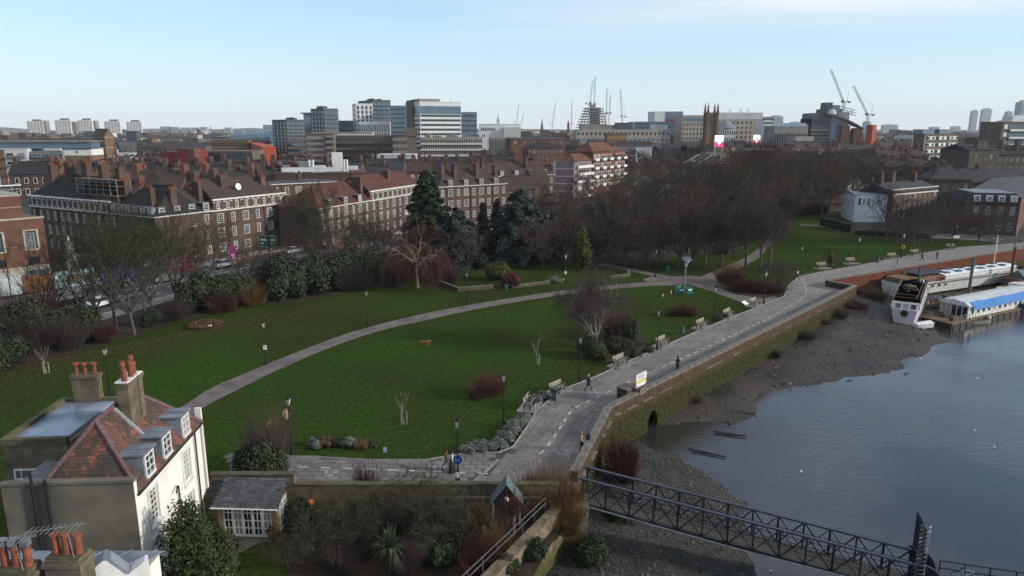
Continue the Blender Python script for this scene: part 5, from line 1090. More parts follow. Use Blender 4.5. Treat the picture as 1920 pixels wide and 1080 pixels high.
t,L,D_,H = far('glass_office','grey-blue low office between the towers',637,638,680,226,590,4,m_conc,depth=20); win_band(t,FR,L,D_,4,H-1,6,.6,m_bglass)
t,L,D_,H = far('office_slab','large office slab with white and dark stripes and concrete core',763,790,866,190,500,24,m_white2)
win_band(t,FR,L,D_,4,H-8.5,10,.46,m_gglass,.5,L-.5,.12,'window_band',.7); q = MB(); q.box(.2,L-.2,-.1,-.004,H-8.3,H-3); q.build('glass_top_storey',m_bglass,t); win_band(t,LF,L,D_,4,H-8.5,10,.46,m_gglass,.5,D_-.5,.12,'window_band',.7); q = MB(); q.box(-.1,-.004,.2,D_-.2,H-8.3,H-3); q.build('glass_top_return',m_bglass,t)
q = MB(); q.box(-1.4,-.11,D_*.38,D_*.78,0,H+1.4); q.build('concrete_core',m_brown,t); q = MB(); q.box(0,L*.5,1,D_*.6,H+.01,H+1.8); q.build('roof_plant',m_conc,t); q = MB(); q.tube([(L*.8,5,H),(L*.8,5,H+6)],.15,5); q.build('mast',m_steel,t)
t,L,D_,H = far('glass_office','blue glass office right of the striped slab',864,865,895,210,560,4,m_bglass,depth=25); win_band(t,FR,L,D_,4,H-1,9,.3,m_gglass)
t,L,D_,H = far('office_block','white office with a dark window strip right of the blue glass',898,899,975,232,520,3,m_white2,depth=25); win_grid(t,FR,L,D_,H-6,H-2,1,8,.6,.5,m_gglass,1,L*.4); q = MB(); q.box(L*.6,L+.3,-3,15,0,H-2.5); q.build('white_wing',m_concw,t)
t,L,D_,H = far('office_block','grey ribbed shed below the white office',918,919,958,258,430,4,m_conc,depth=18); win_grid(t,FR,L,D_,1,H-1,1,24,.4,.95,m_dgrey)
t,L,D_,H = far('maisonette_slab','long brown maisonette slab, dark balcony section in the middle',628,630,738,254,415,2,m_brown,depth=14)
for r in range(5): z = 3 + r*(H-4)/5; q = MB(); q.box(0,L,-1.4,-.004,z,z+.9); q.build('balcony',m_brown,t); win_grid(t,FR,L,D_,z+.95,z+(H-4)/5-.1,1,18,.6,.8,m_gglass)
t,L,D_,H = far('maisonette_slab','stepped brown flats with white window strips at the slab left end',574,576,628,250,405,4,m_brown,depth=14); [win_band(t,FR,L,D_,3,H-1,6,.4,m_wpaint,1,L*.68)]; win_grid(t,FR,L,D_,3,H-1,6,18,.55,.32,m_gglass,1,L*.68,.14)
for r in range(7): q = MB(); z = 2 + r*H/7.4; q.box(L*.76,L+1.5,-2.4,-.1,z,z+1.2); q.build('balcony',m_conc,t); q = MB(); q.box(-9,-1,-2.6,4,z,z+1.2); q.build('stepped_balcony',m_brown,t)
t,L,D_,H = far('maisonette_slab','white-banded narrow section next to the brown service tower',737,738,764,252,412,2,m_brown,depth=14); win_band(t,FR,L,D_,3,H-1,5,.4,m_wpaint); win_grid(t,FR,L,D_,3,H-1,5,8,.55,.34,m_gglass,out=.14)
t,L,D_,H = far('service_tower','brown service tower with flared head in front of the office slab',764,766,783,239,400,10,m_brown,depth=8); q = MB(); q.box(-.5,L+.5,-.5,8.5,H-4.5,H+.02); q.build('tower_head',m_brown,t)
t,L,D_,H = far('maisonette_slab','beige right end of the slab with white bands and balconies',789,790,905,257,420,4,m_beige,depth=14)
for r in range(5): z = 3 + r*(H-4)/5; q = MB(); q.box(0,L,-.9,-.004,z,z+.8); q.build('balcony_band',m_white2,t); win_grid(t,FR,L,D_,z+.85,z+(H-4)/5-.1,1,26,.55,.75,m_gglass)
r_ = random.Random(8)
for i in range(12): q = MB(); x = r_.uniform(0,L); q.box(x,x+r_.uniform(1,4),1,4,H+.01,H+r_.uniform(.5,2)); q.build('roof_box',m_conc,t)
t,L,D_,H = far('maisonette_slab','upper white-windowed tier behind the dark balcony section',585,586,700,248,455,2,m_beige,depth=12); win_band(t,FR,L,D_,H-3.5,H-.4,1,.5,m_white2)
t,L,D_,H = far('white_shed','long low white hall in front of the maisonette slab',708,709,780,290,330,4,m_concw,depth=16)
# --- construction site with cranes, civic offices, church, hotel
t,L,D_,H = far('unfinished_tower','tower under construction with open steel floors and green netting',1080,1084,1140,222,900,4,m_conc,depth=30,h=24)
for k in range(9): q = MB(); f = 1 - .055*k; q.box(L*(.5-.5*f),L*(.5+.5*f),0,30*f,24 + k*3.2,25.3 + k*3.2); q.build('floor_slab',m_conc,t)
q = MB()
for k in range(8):
 for i in range(9): f = 1 - .055*k; x = L*(.5-.46*f) + L*.92*f*i/8; q.box(x-.4,x+.4,.5,1.3,25.3+k*3.2,27.2+k*3.2)
q.build('columns',m_dgrey,t,kind='stuff'); q = MB(); q.box(L*.45,L*.6,12,20,24,55); q.build('core',m_conc,t); q = MB(); q.box(L*.64,L*.76,12,20,24,52); q.build('core',m_concw,t)
def crane(label,u,vb,vt,uj,vj,Y,w=1.6,cat='crane'):
 """Luffing tower crane: lattice mast, cab, raised jib, counter-jib."""
 P = Vector((ux(u,Y),Y,0)); zt,zb = hz(P,vt),max(hz(P,vb),0); J = Vector((ux(uj,Y,hz(P,vj)),0,hz(P,vj))); t = thing('tower_crane',label,cat,(P.x,P.y,0),0,'tower cranes'); jl = Vector((J.x - P.x,0,J.z)); s = -1 if jl.x < 0 else 1
 def lattice(a,c,w,name,col):
  q = MB(); a,c = Vector(a),Vector(c); d = (c-a); n = max(3,int(d.length/(w*1.6))); z = d.normalized(); x = Vector((0,1,0)); y = z.cross(x).normalized(); cs = [x*w/2+y*w/2,x*w/2-y*w/2,-x*w/2-y*w/2,-x*w/2+y*w/2]; th = max(w*.13,Y*.00022)
  for o in cs: q.bar(a+o,c+o,th)
  for i in range(n):
   p0,p1 = a + d*i/n,a + d*(i+1)/n
   for j in range(4): q.bar(p0+cs[j],p1+cs[(j+1) % 4],th*.7)
  q.build(name,col,t)
 lattice((0,0,0),(0,0,zt),w,'mast',m_steel); lattice((s*w*.4,0,zt),jl,w*.75,'jib',m_steel); q = MB(); q.box(-s*w*3.2 if s > 0 else -w*.5,w*.5 if s > 0 else w*3.2,-w*.7,w*.7,zt-.4,zt+.1); q.build('counter_jib',m_steel,t); q = MB(); x = -s*w*2.6; q.box(x-w*.6,x+w*.6,-w*.6,w*.6,zt-1.6,zt-.402); q.build('counterweight',m_dgrey,t); q = MB(); x = s*w*.9; q.box(x-w*.5,x+w*.5,-w*.5,w*.5,zt-1.2,zt+1.2); q.build('cab',m_dgrey,t)
 q = MB(); q.bar((-s*w*1.5,0,zt),(-s*w*2.0,0,zt + w*5),max(.25,Y*.0003)); q.bar((-s*w*2.0,0,zt + w*5),jl*.8 + Vector((0,0,zt*.2)),max(.12,Y*.00018)); q.build('tie_bars',m_steel,t)
crane('tall crane left of the unfinished tower top',1103,250,193,1112,150,900); crane('tallest crane, almost upright over the unfinished tower',1111,250,195,1116,143,905,1.8); crane('crane just right of the unfinished tower',1134,250,212,1138,166,920); crane('short crane beside the right unfinished-tower crane',1140,250,212,1145,178,930); crane('lone crane right of the construction group',1165,250,218,1163,168,940); crane('small hazy crane far left of the construction group',968,252,234,973,193,2200,2); crane('tiny hazy crane beside the small one',976,252,240,982,212,2200,1.8); crane('hazy leaning crane above the far spire',1035,252,233,1042,192,2000,2); crane('hazy upright crane left of the unfinished tower',1071,252,232,1072,190,1800,1.8)
crane('crane with a steep jib above the olive roof, left of two',1573,245,190,1558,131,760,2.0); crane('crane with a steep jib above the olive roof, right of two',1620,248,214,1600,161,780,2.0)
t,L,D_,H = far('civic_office','long pale office with square windows below the unfinished tower',1078,1080,1254,243,640,3,m_beige,depth=20); win_grid(t,FR,L,D_,H-6,H-1,1,22,.5,.5,m_gglass); win_grid(t,FR,L,D_,2,H-7,4,20,.7,.6,m_bglass); q = MB(); q.box(L*.05,L*.5,2,14,H+.01,H+4); q.build('roof_storey',m_conc,t); q = MB(); q.box(L*.82,L*.98,2,14,H+.01,H+4.5); q.build('roof_corner',m_concw,t); q = MB(); q.box(L*.42,L*.6,1,8,H+.02,H+6); q.build('dark_pavilion',m_dgrey,t)
t,L,D_,H = far('tan_office','small tan office with gold panels before the pale office',1136,1137,1175,250,600,3,m_tan,depth=12); win_grid(t,FR,L,D_,2,H-1,4,8,.6,.6,m_gold2)
t,L,D_,H = far('glass_office','teal glass office behind the pale office right end',1187,1188,1275,228,760,4,m_bglass,depth=30); win_band(t,FR,L,D_,4,H-1,9,.3,m_gglass)
t,L,D_,H = far('glass_office','white and red topped glass block behind the hotel',1224,1225,1276,209,800,4,m_white2,depth=30); q = MB(); q.box(L*.4,L*1.02,-.5,20,H-8,H+.02); q.build('glass_top',m_bglass,t); q = MB(); q.box(L*.4,L,-.7,-.51,H-11,H-8.1); q.build('red_band',m_redcl,t); q = MB(); q.box(0,L*.4,-.3,-.004,4,H-12); q.build('grey_face',m_conc,t)
t,L,D_,H = far('hotel','beige hotel with regular square windows left of the church tower',1274,1276,1340,216,640,3,m_beige,depth=25); win_grid(t,FR,L,D_,3,H-6,7,10,.45,.5,m_gglass); q = MB(); q.box(0,L,-.15,-.004,H-5,H-2); q.build('green_glass_band',m_bglass,t)
t,L,D_,H = far('hotel','taller beige hotel wing with white top right of the church tower',1338,1342,1424,211,660,3,m_beige,depth=25); win_grid(t,FR,L,D_,3,H-7,7,10,.4,.45,m_gglass); q = MB(); q.box(-.1,L+.1,-.2,20,H-6,H+.02); q.build('white_top',m_concw,t)
for x in (.3,.55,.7): q = MB(); q.bar((L*x,4,H),(L*x,4,H+4),.3); q.bar((L*x-2,4,H),(L*x,4,H+3.5),.3); q.build('roof_mast',m_steel,t)
t,L,D_,H = far('round_pavilion','grey conical-roofed pavilion between church and hotel wing',1346,1347,1376,240,600,3,m_concw,depth=12); q = MB(); q.lathe([(9,0),(.3,7.5)],14,(L/2,7,H+.02)); q.build('cone_roof',m_lead,t); win_grid(t,FR,L,D_,2,H-1,4,7,.5,.6,m_gglass)
t,L,D_,H = far('office_block','stepped brown concrete office right of the hotel wing',1420,1422,1446,219,680,6,m_conc,depth=25); win_band(t,FR,L,D_,4,H-1,8,.5,m_gglass)
t,L,D_,H = far('office_block','white-striped office beside the bare plane tree top',1425,1428,1444,225,620,3,m_white2,depth=20); win_band(t,FR,L,D_,4,H-1,9,.5,m_gglass)
t,L,D_,H = far('office_block','long concrete-ribbed block with louvred roof right of the second screen',1446,1448,1510,237,560,2,m_conc,depth=22); win_grid(t,FR,L,D_,2,H-5,1,14,.4,.95,m_gglass,out=.3); q = MB(); q.add([(0,-.2,H),(L,-.2,H),(L,6,H+2.6),(0,6,H+2.6)],[(0,1,2,3)]); q.build('louvred_roof',m_bglass,t)
def pinnacled_church():
 Y = 520; C = Vector((ux(1322,Y),Y,0)); w = ux(1340,Y) - C.x; zt = hz(C,211); t = thing('church','tan gothic church with pinnacled tower by the flyover','church',(C.x,C.y,0),R(3)); b = MB(); b.box(0,w,0,w,0,zt); b.build('tower',m_tan,t)
 for x in (0,w):
  for y in (0,w): b = MB(); b.box(x-.8,x+.8,y-.8,y+.8,0,zt+1); b.lathe([(.8,zt+1),(.75,zt+3.2),(.05,zt+7)],6,(x,y,0)); b.build('pinnacle',m_tan,t)
 for x in (w*.36,w*.64): q = MB(); q.box(x-.5,x+.5,-.12,-.004,zt-9.5,zt-3); q.build('belfry_opening',m_gglass,t)
 b = MB(); b.box(-1,w*2.1,-14,-.1,0,10); b.build('nave',m_tan,t); q = MB(); q.add([(-1.3,-14.3,10),(w*2.1+.3,-14.3,10),(w*2.1+.3,0,10),(-1.3,0,10),((w*2.1-1)/2,-14.3,17),((w*2.1-1)/2,0,17)],[(0,4,5,3),(1,2,5,4)]); q.build('nave_roof',m_slate,t); q = MB(); q.add([(-1,-14,10),(w*2.1,-14,10),((w*2.1-1)/2,-14,16.9)],[(0,1,2)]); q.build('nave_gable',m_tan,t)
 for i in range(3): q = MB(); x = w*(.1+.8*i); q.box(x,x+1.1,-14.1,-14.003,2.5,9.2); q.build('lancet_window',m_gglass,t)
pinnacled_church()
def emit(name,c,s):
 m = bpy.data.materials.new(name); m.use_nodes = True; b = m.node_tree.nodes['Principled BSDF']; b.inputs['Base Color'].default_value = (*c,1); b.inputs['Emission Color'].default_value = (*c,1); b.inputs['Emission Strength'].default_value = s; b.inputs['Roughness'].default_value = .4; return m
m_lw,m_lp,m_lr,m_lb = emit('screen_white',(.95,.93,.95),.85),emit('screen_pink',(.9,.02,.2),.8),emit('screen_red',(.75,.03,.08),.7),emit('screen_blue',(.25,.3,.75),.7)
def screen(label,u0,u1,v0,v1,Y,low,legs):
 C = Vector((ux((u0+u1)/2,Y),Y,0)); w = ux(u1,Y) - ux(u0,Y); z0,z1 = hz(C,v1),hz(C,v0); t = thing('advert_screen',label,'screen',(C.x,C.y,0),0); q = MB(); q.box(-w/2-.2,w/2+.2,0,1.2,z0-.2,z1+.2); q.build('screen_case',m_concw,t); zm = z0 + (z1-z0)*.5
 q = MB(); q.box(-w/2,w/2,-.06,-.004,zm,z1); q.build('screen_top',m_lw,t); q = MB(); q.add([(-w/2,-.05,z0),(w/2,-.05,z0),(w/2,-.05,zm),(w*.12,-.05,zm-1.2),(-w*.12,-.05,zm-1.2),(-w/2,-.05,zm)],[(0,1,2,3,4,5)]); q.build('screen_bottom',low,t)
 q = MB(); q.add([(-w*.12,-.052,zm-1.2),(w*.12,-.052,zm-1.2),(w/2,-.052,zm),(-w/2,-.052,zm)],[(0,1,2,3)]); q.build('screen_peak',m_lw,t); q = MB()
 for i,(x,z) in enumerate([(-.1,.3),(.12,.2),(.0,.12),(.15,.33),(-.05,.22)]): q.box(x*w-.35,x*w+.35,-.075,-.056,z0+z*(z1-z0)*1.2,z0+z*(z1-z0)*1.2+.7)
 q.build('screen_figure',m_lw,t); q = MB(); q.bar((-w*.42,.6,z0-.2),(-w*.28,.6,0),.7,.5); q.bar((w*.42,.6,z0-.2),(w*.28,.6,0),.7,.5); q.bar((-w*.3,.6,.6),(w*.3,.6,.6),.5); q.build('legs',m_concw,t)
screen('bright white and pink advertising screen on splayed legs by the flyover',1337,1353,254,275,470,m_lp,True); screen('smaller white and red advertising screen behind the plane tree',1409,1422,253,270,520,m_lr,True)
# flyover: elevated carriageway with parapets and piers
fa,fb = Vector((ux(1240,350),335,0)),Vector((ux(1372,640),640,0)); dfl = (fb-fa).normalized(); t = thing('flyover','elevated flyover carriageway curving past the church','flyover',(fa.x,fa.y,0),ang(fb-fa)); L = (fb-fa).length
q = MB(); N = 16; zf = lambda s: 7.2*min(1,(s/L)/.5)
for i in range(N): s0,s1 = L*i/N,L*(i+1)/N; q.add([(s0,-9,zf(s0)),(s1,-9,zf(s1)),(s1,9,zf(s1)),(s0,9,zf(s0)),(s0,-9,zf(s0)-1.4),(s1,-9,zf(s1)-1.4),(s1,9,zf(s1)-1.4),(s0,9,zf(s0)-1.4)],[(0,1,2,3),(4,0,3,7),(4,5,1,0),(3,2,6,7)])
q.build('deck',M('flyover_asphalt',(.035,.034,.034),.95,(.026,.025,.025),.3,spec=.05),t)
for y in (-9,9,-.2): q = MB(); [q.bar((L*i/N,y,zf(L*i/N)+.5),(L*(i+1)/N,y,zf(L*(i+1)/N)+.5),.4,1.0) for i in range(N)]; q.build('parapet',m_brown,t)
q = MB(); [q.bar((L*(i+.1)/40,y,zf(L*i/40)+.06),(L*(i+.6)/40,y,zf(L*(i+.6)/40)+.06),.25,.03) for i in range(40) for y in (-4.5,4.5)]; q.build('lane_markings',m_conc,t,kind='stuff')
for i in range(3,11): q = MB(); q.box(L*i/11-1,L*i/11+1,-3,3,-.1,zf(L*i/11)-1.3); q.build('pier',m_conc,t)
# curved olive building, red block, right-hand flats, far towers
def curved_block():
 Y = 620; C = Vector((ux(1516,Y),Y,0)); t = thing('curved_office','dark stepped building site with sloping curved olive roof under two cranes','building',(C.x,C.y,0),0); w = ux(1612,Y) - C.x; z = lambda v: hz(C,v); X = lambda u: ux(u,Y) - C.x
 for (u0,u1,v,dep,m) in [(1516,1565,222,25,m_dgrey),(1516,1540,212,22,m_dgrey),(1540,1570,204,20,m_dgrey),(1542,1552,192,14,m_dgrey),(1552,1566,197,14,m_bglass),(1560,1585,210,16,m_conc),(1600,1612,240,10,m_dgrey)]: q = MB(); q.box(X(u0),X(u1),dep*.03,dep,0,z(v)); q.build('storey_block',m,t)
 q = MB()
 for k in range(7): q.box(X(1515),X(1562)-k,-.5+k*.02,.02,6+k*3,6.8+k*3)
 q.build('floor_edges',m_conc,t); q = MB(); n = 10;
 for i in range(n):
  a,c = i/n,(i+1)/n; f = lambda s: (X(1545) + (X(1612)-X(1545))*s,z(214) + (z(241)-z(214))*(s**1.5)); (xa,za),(xb,zb) = f(a),f(c); q.add([(xa,-3,za),(xb,-3,zb),(xb,20,zb+3),(xa,20,za+3),(xa,-3,za-1.2),(xb,-3,zb-1.2),(xb,20,zb+1.8),(xa,20,za+1.8)],[(0,1,2,3),(4,5,1,0),(7,6,5,4)])
 q.build('curved_roof',m_olive,t); q = MB(); q.box(X(1548),X(1600),1,18,0,z(245)); q.build('glass_hall',m_bglass,t); q = MB(); q.lathe([(4.5,0),(3.5,3),(.2,5)],10,(X(1552),2,z(214))); q.build('dome',m_concw,t)
 for u0,u1,v in ((1568,1583,235),(1590,1606,243)): q = MB(); q.box(X(u0),X(u1),-5,-.6,0,z(v)); q.build('brick_turret',m_brkr,t)
 q = MB(); [q.bar((X(1560),4,z(206)+k*2),(X(1600),4,z(216)+k*2),.5) for k in range(3)]; [q.bar((X(1566)+i*4,4,z(216)),(X(1566)+i*4,4,z(206)),.4) for i in range(4)]; q.build('steelwork',m_dgrey,t)
curved_block()
t,L,D_,H = far('red_building','orange flank wall right of the olive roof',1618,1630,1637,234,600,30,m_orcl)
t,L,D_,H = far('brick_flats','brown brick block with white balconies among trees on the right',1703,1727,1788,251,420,28,m_brown)
win_grid(t,FR,L,D_,3,H-.5,5,3,.7,.5,m_wpaint,out=.5); win_grid(t,FR,L,D_,3,H-.5,5,7,.5,.35,m_gglass,out=.55); q = MB(); q.box(L*.05,L*.4,3,9,H+.01,H+2.6); q.box(L*.55,L*.9,3,9,H+.01,H+2.6); q.build('glass_penthouse',m_bglass,t);
for y in (0,D_-.5): q = MB(); q.box(-.1,-.004,y,y+.5,0,H); q.build('white_edge',m_wpaint,t)
t,L,D_,H = far('edwardian_hall','red hall with curved white-trimmed gable on the right',1828,1829,1860,258,380,4,m_brkr,depth=12); q = MB(); q.lathe([(4.2,-.3),(4.2,.3)],18,(0,0,0)); o = q.build('round_gable',m_brkr,t,loc=(L*.5,.5,H-.6)); o.rotation_euler = (R(90),0,0); q = MB(); q.tube([(L*.5 + math.cos(a)*4.3,0,H-.6 + math.sin(a)*4.3) for a in np.linspace(0,math.pi,14)],.35,6); q.build('white_trim',m_wpaint,t); win_grid(t,FR,L,D_,H-5,H-1,1,2,.4,.8,m_wpaint)
t,L,D_,H = far('brick_flats','dark brick flats with white balcony bands at the right edge',1858,1864,1940,228,360,8,m_brown,depth=14);
for r in range(7): z = 2 + r*(H-3)/7; q = MB(); q.box(L*.18,L*.7,-1.0,-.004,z,z+1.0); q.build('balcony',m_white2,t); win_grid(t,FR,L,D_,z+1.05,z+(H-3)/7-.1,1,6,.7,.8,m_bglass,L*.18,L*.7); win_grid(t,FR,L,D_,z+.8,z+(H-3)/7-.1,1,1,.7,.8,m_wpaint,L*.04,L*.15,.1,'windows')
roof_plant(t,L,D_,H,3,5,m_white2,3)
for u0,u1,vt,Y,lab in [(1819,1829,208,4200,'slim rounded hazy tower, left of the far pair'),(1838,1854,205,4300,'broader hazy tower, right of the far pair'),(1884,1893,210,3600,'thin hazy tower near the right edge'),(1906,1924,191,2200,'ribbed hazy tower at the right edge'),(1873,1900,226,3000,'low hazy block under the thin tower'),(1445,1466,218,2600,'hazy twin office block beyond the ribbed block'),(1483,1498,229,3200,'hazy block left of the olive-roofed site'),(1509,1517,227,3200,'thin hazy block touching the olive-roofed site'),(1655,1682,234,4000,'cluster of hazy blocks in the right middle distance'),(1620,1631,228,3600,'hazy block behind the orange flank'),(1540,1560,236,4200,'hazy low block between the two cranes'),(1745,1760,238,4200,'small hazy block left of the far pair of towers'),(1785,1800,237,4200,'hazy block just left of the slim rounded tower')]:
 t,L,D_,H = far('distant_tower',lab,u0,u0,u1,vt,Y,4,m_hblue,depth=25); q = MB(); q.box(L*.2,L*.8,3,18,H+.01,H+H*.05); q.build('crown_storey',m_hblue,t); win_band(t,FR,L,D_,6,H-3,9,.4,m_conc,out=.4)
def spire(label,u,vb,vt,Y,w,m):
 P = Vector((ux(u,Y),Y,0)); z0,z1 = hz(P,vb),hz(P,vt); t = thing('church_spire',label,'spire',(P.x,P.y,0)); q = MB(); q.box(-w,w,-w,w,0,z0); q.build('spire_tower',m,t); q = MB(); q.lathe([(w*1.1,z0),(.1,z1)],8); q.build('spire_cone',m,t)
spire('far church spire between the small slabs',396,246,235,2400,3,m_dgrey); spire('far dark spire left of centre skyline cranes',1016,240,221,1700,3.2,m_dgrey); spire('slim red brick campanile on the skyline',1065,233,225,1300,2,m_redcl)
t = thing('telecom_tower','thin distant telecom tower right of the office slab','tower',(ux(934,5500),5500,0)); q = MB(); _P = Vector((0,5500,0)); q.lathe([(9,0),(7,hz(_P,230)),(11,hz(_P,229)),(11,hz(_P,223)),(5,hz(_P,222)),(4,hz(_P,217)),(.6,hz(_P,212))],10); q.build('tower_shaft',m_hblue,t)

# --- terraces of houses between the mansion blocks and the towers
rh = random.Random(77); RM = [m_slate,m_tilebr,m_tilebr,m_tilebk,m_tilebr]; WMs = [m_brk,m_brkb,m_brk,m_brk,m_brkr]
house_protos = []
def small_house(k):
 b_wall,b_roof = MB(),MB(); w,d,h,r = 11,9,7.5,3.4
 parts = []; b = MB(); b.box(0,w,0,d,0,h); b.add([(0,0,h),(0,d,h),(0,d/2,h+r),(w,0,h),(w,d,h),(w,d/2,h+r)],[(0,2,1),(3,4,5)]); parts.append(('wall',b.mesh('wall',WMs[k])))
 b = MB(); b.add([(-.2,-.4,h-.2),(w+.2,-.4,h-.2),(w+.2,d/2,h+r+.1),(-.2,d/2,h+r+.1),(-.2,d+.4,h-.2),(w+.2,d+.4,h-.2)],[(0,1,2,3),(3,2,5,4)]); parts.append(('roof',b.mesh('roof',RM[k])))
 for x in (.6,w-.6): b = MB(); b.box(x-.5,x+.5,d/2-1.2,d/2+1.2,h+1,h+r+1.5); parts.append(('chimney',b.mesh('chimney',WMs[k])))
 b = MB()
 for i in range(4):
  for z in (1.2,4.4): b.box(1.6+i*2.5,2.7+i*2.5,-.07,-.004,z,z+1.8)
 parts.append(('windows',b.mesh('windows',m_wpaint))); b = MB()
 for i in range(4):
  for z in (1.2,4.4): b.box(1.75+i*2.5,2.55+i*2.5,-.09,-.072,z+.15,z+1.65)
 parts.append(('panes',b.mesh('panes',m_glass))); return parts
HP = [small_house(k) for k in range(5)]
def street(label,u0,u1,Y0,Y1,n,k=None,s=1.0,grp='roofs of the terraces behind the mansion blocks'):
 for i in range(n):
  f = (i+.5)/n; Y = Y0 + (Y1-Y0)*f; u = u0 + (u1-u0)*f; kk = rh.randrange(5) if k is None else k; sc = s*rh.uniform(.92,1.12)
  t = thing('terrace_house',label.replace('one of',ORD(i) + ' from the left of'),'house',(ux(u,Y),Y,0),R(rh.uniform(-8,14)),grp)
  for nm,me in HP[kk]: o = obj(nm,me,t); o['kind'] = 'stuff' if nm in ('windows','panes') else 'thing'
  t.scale = (sc,sc,sc)
street('one of the brown-roofed houses packed behind the mansion blocks, left side',60,560,178,205,15,None,1.15)
street('one of the brick terrace houses in the second row behind the mansions',180,620,225,262,14,None,1.2,'second row of terraces behind the mansions')
street('one of the mixed roofs between the rooftop plant and the maisonette slab',560,960,262,300,14,None,1.15,'roofs before the maisonette slab')
street('one of the roofs just behind the far mansion block stacks',800,1000,292,330,9,1,1.2,'roofs behind the far mansion block')
street('one of the roofs in the band below the church tower and flats',10,320,262,300,12,None,1.1,'roofs below the saddleback tower'); street('one of the red-brick roofs below the civic office',960,1090,380,430,8,None,1.3,'roofs left of the civic office')
street('one of the red terraces right of the olive-roofed site',1640,1720,400,430,7,4,1.2,'red terraces on the right'); street('one of the brick roofs among the right-hand trees',1560,1800,330,350,8,None,1.0,'roofs among the right-hand trees'); street('one of the terraces before the curved olive roof',1450,1620,470,520,8,4,1.3,'terraces before the olive roof')
# --- the rest of the town: one hazy mass out to the skyline
cm = [m_brk,m_brkb,m_tan,m_conc,m_concw,m_redcl,m_slate,m_tilebr,m_beige,m_dgrey]; city = MB(); rc = random.Random(99)
for i in range(5200):
 Y = 480 * (6000/480) ** (rc.random() ** .85); u = rc.uniform(-260,2150); x = ux(u,Y); w,d = rc.uniform(8,26),rc.uniform(8,16); h = rc.uniform(6,13) * (1 + (rc.random() < .09) * rc.uniform(.4,1.1)); h = min(h,22 + Y*.0022); city.m = Matrix.Translation((x,Y,0)) @ Matrix.Rotation(rc.uniform(-.5,.5),4,'Z'); k = rc.choice([0,0,1,2,3,4,4,0,8,9]); city.box(-w/2,w/2,0,d,0,h,k)
 if rc.random() < .7 and h < 14: city.add([(-w/2-.3,-.3,h),(w/2+.3,-.3,h),(w/2+.3,d/2,h+3.5),(-w/2-.3,d/2,h+3.5),(-w/2-.3,d+.3,h),(w/2+.3,d+.3,h)],[(0,1,2,3),(3,2,5,4),(0,3,4),(1,5,2)],rc.choice([6,7,7,6]))
 elif Y < 2500:
  for j in range(3): city.box(-w/2+1,w/2-1,-.15,-.02,h*(.2+.25*j),h*(.3+.25*j),9)
city.m = None; o = city.build('distant_city',cm,kind='stuff'); o['label'] = 'hazy mass of roofs and offices reaching to the skyline'; o['category'] = 'city'
ft = MB(); r_ = random.Random(55)
for i in range(2100):
 Y = 330 * (5500/330) ** r_.random(); u = r_.uniform(-200,2100) ; x = ux(u,Y); s = r_.uniform(3.5,6.5); h = r_.uniform(9,14); n = 46 if Y < 900 else 24
 if 1270 < u < 1400 and Y < 700: continue
 for j in range(n):
  v = rnd_unit(r_); p = Vector((x + v.x*s,Y + v.y*s,h*.62 + v.z*h*.36)); a,c = rnd_unit(r_)*s*.34,rnd_unit(r_)*s*.12; ft.add([p-a,p+c,p+a,p-c*.6],[(0,1,2,3)])
o = ft.build('distant_trees',m_twig,kind='stuff'); o['label'] = 'far bare treetops scattered through the hazy town'; o['category'] = 'trees'
hl = MB(); pts = []
for i in range(60): u = -400 + i*46; z = 52 + 26*math.sin(i*.35) + 14*math.sin(i*.9+1) if i < 20 else 34 + 8*math.sin(i*.5); pts.append((ux(u,6300),6300,z*.75))
vs_ = [p for p in pts] + [(p[0],p[1],0) for p in pts] + [(p[0]*1.1,p[1]+250,0) for p in pts]; n_ = len(pts)
hl.add(vs_,[(i,n_+i,n_+i+1,i+1) for i in range(n_-1)] + [(i+1,2*n_+i+1,2*n_+i,i) for i in range(n_-1)]); structure(hl.build('hills',M('far_hill',(.05,.06,.05),.95)))
# --- the air
q = MB(); q.box(-6700,6700,-62,6700,-7,152); hz_o = q.build('haze',bpy.data.materials.new('haze_air'),kind='stuff'); hz_o['label'] = 'thin pale winter haze over the whole town'; hz_o['category'] = 'haze'
hm_ = bpy.data.materials['haze_air']; hm_.use_nodes = True; _n,_l = hm_.node_tree.nodes,hm_.node_tree.links; _n.remove(_n['Principled BSDF']); pv = _n.new('ShaderNodeVolumePrincipled'); pv.inputs['Color'].default_value = (.93,.96,1,1); pv.inputs['Density Attribute'].default_value = ''; hm_.cycles.homogeneous_volume = True; pv.inputs['Density'].default_value = .00007; pv.inputs['Anisotropy'].default_value = 0; _l.new(pv.outputs[0],_n['Material Output'].inputs['Volume'])
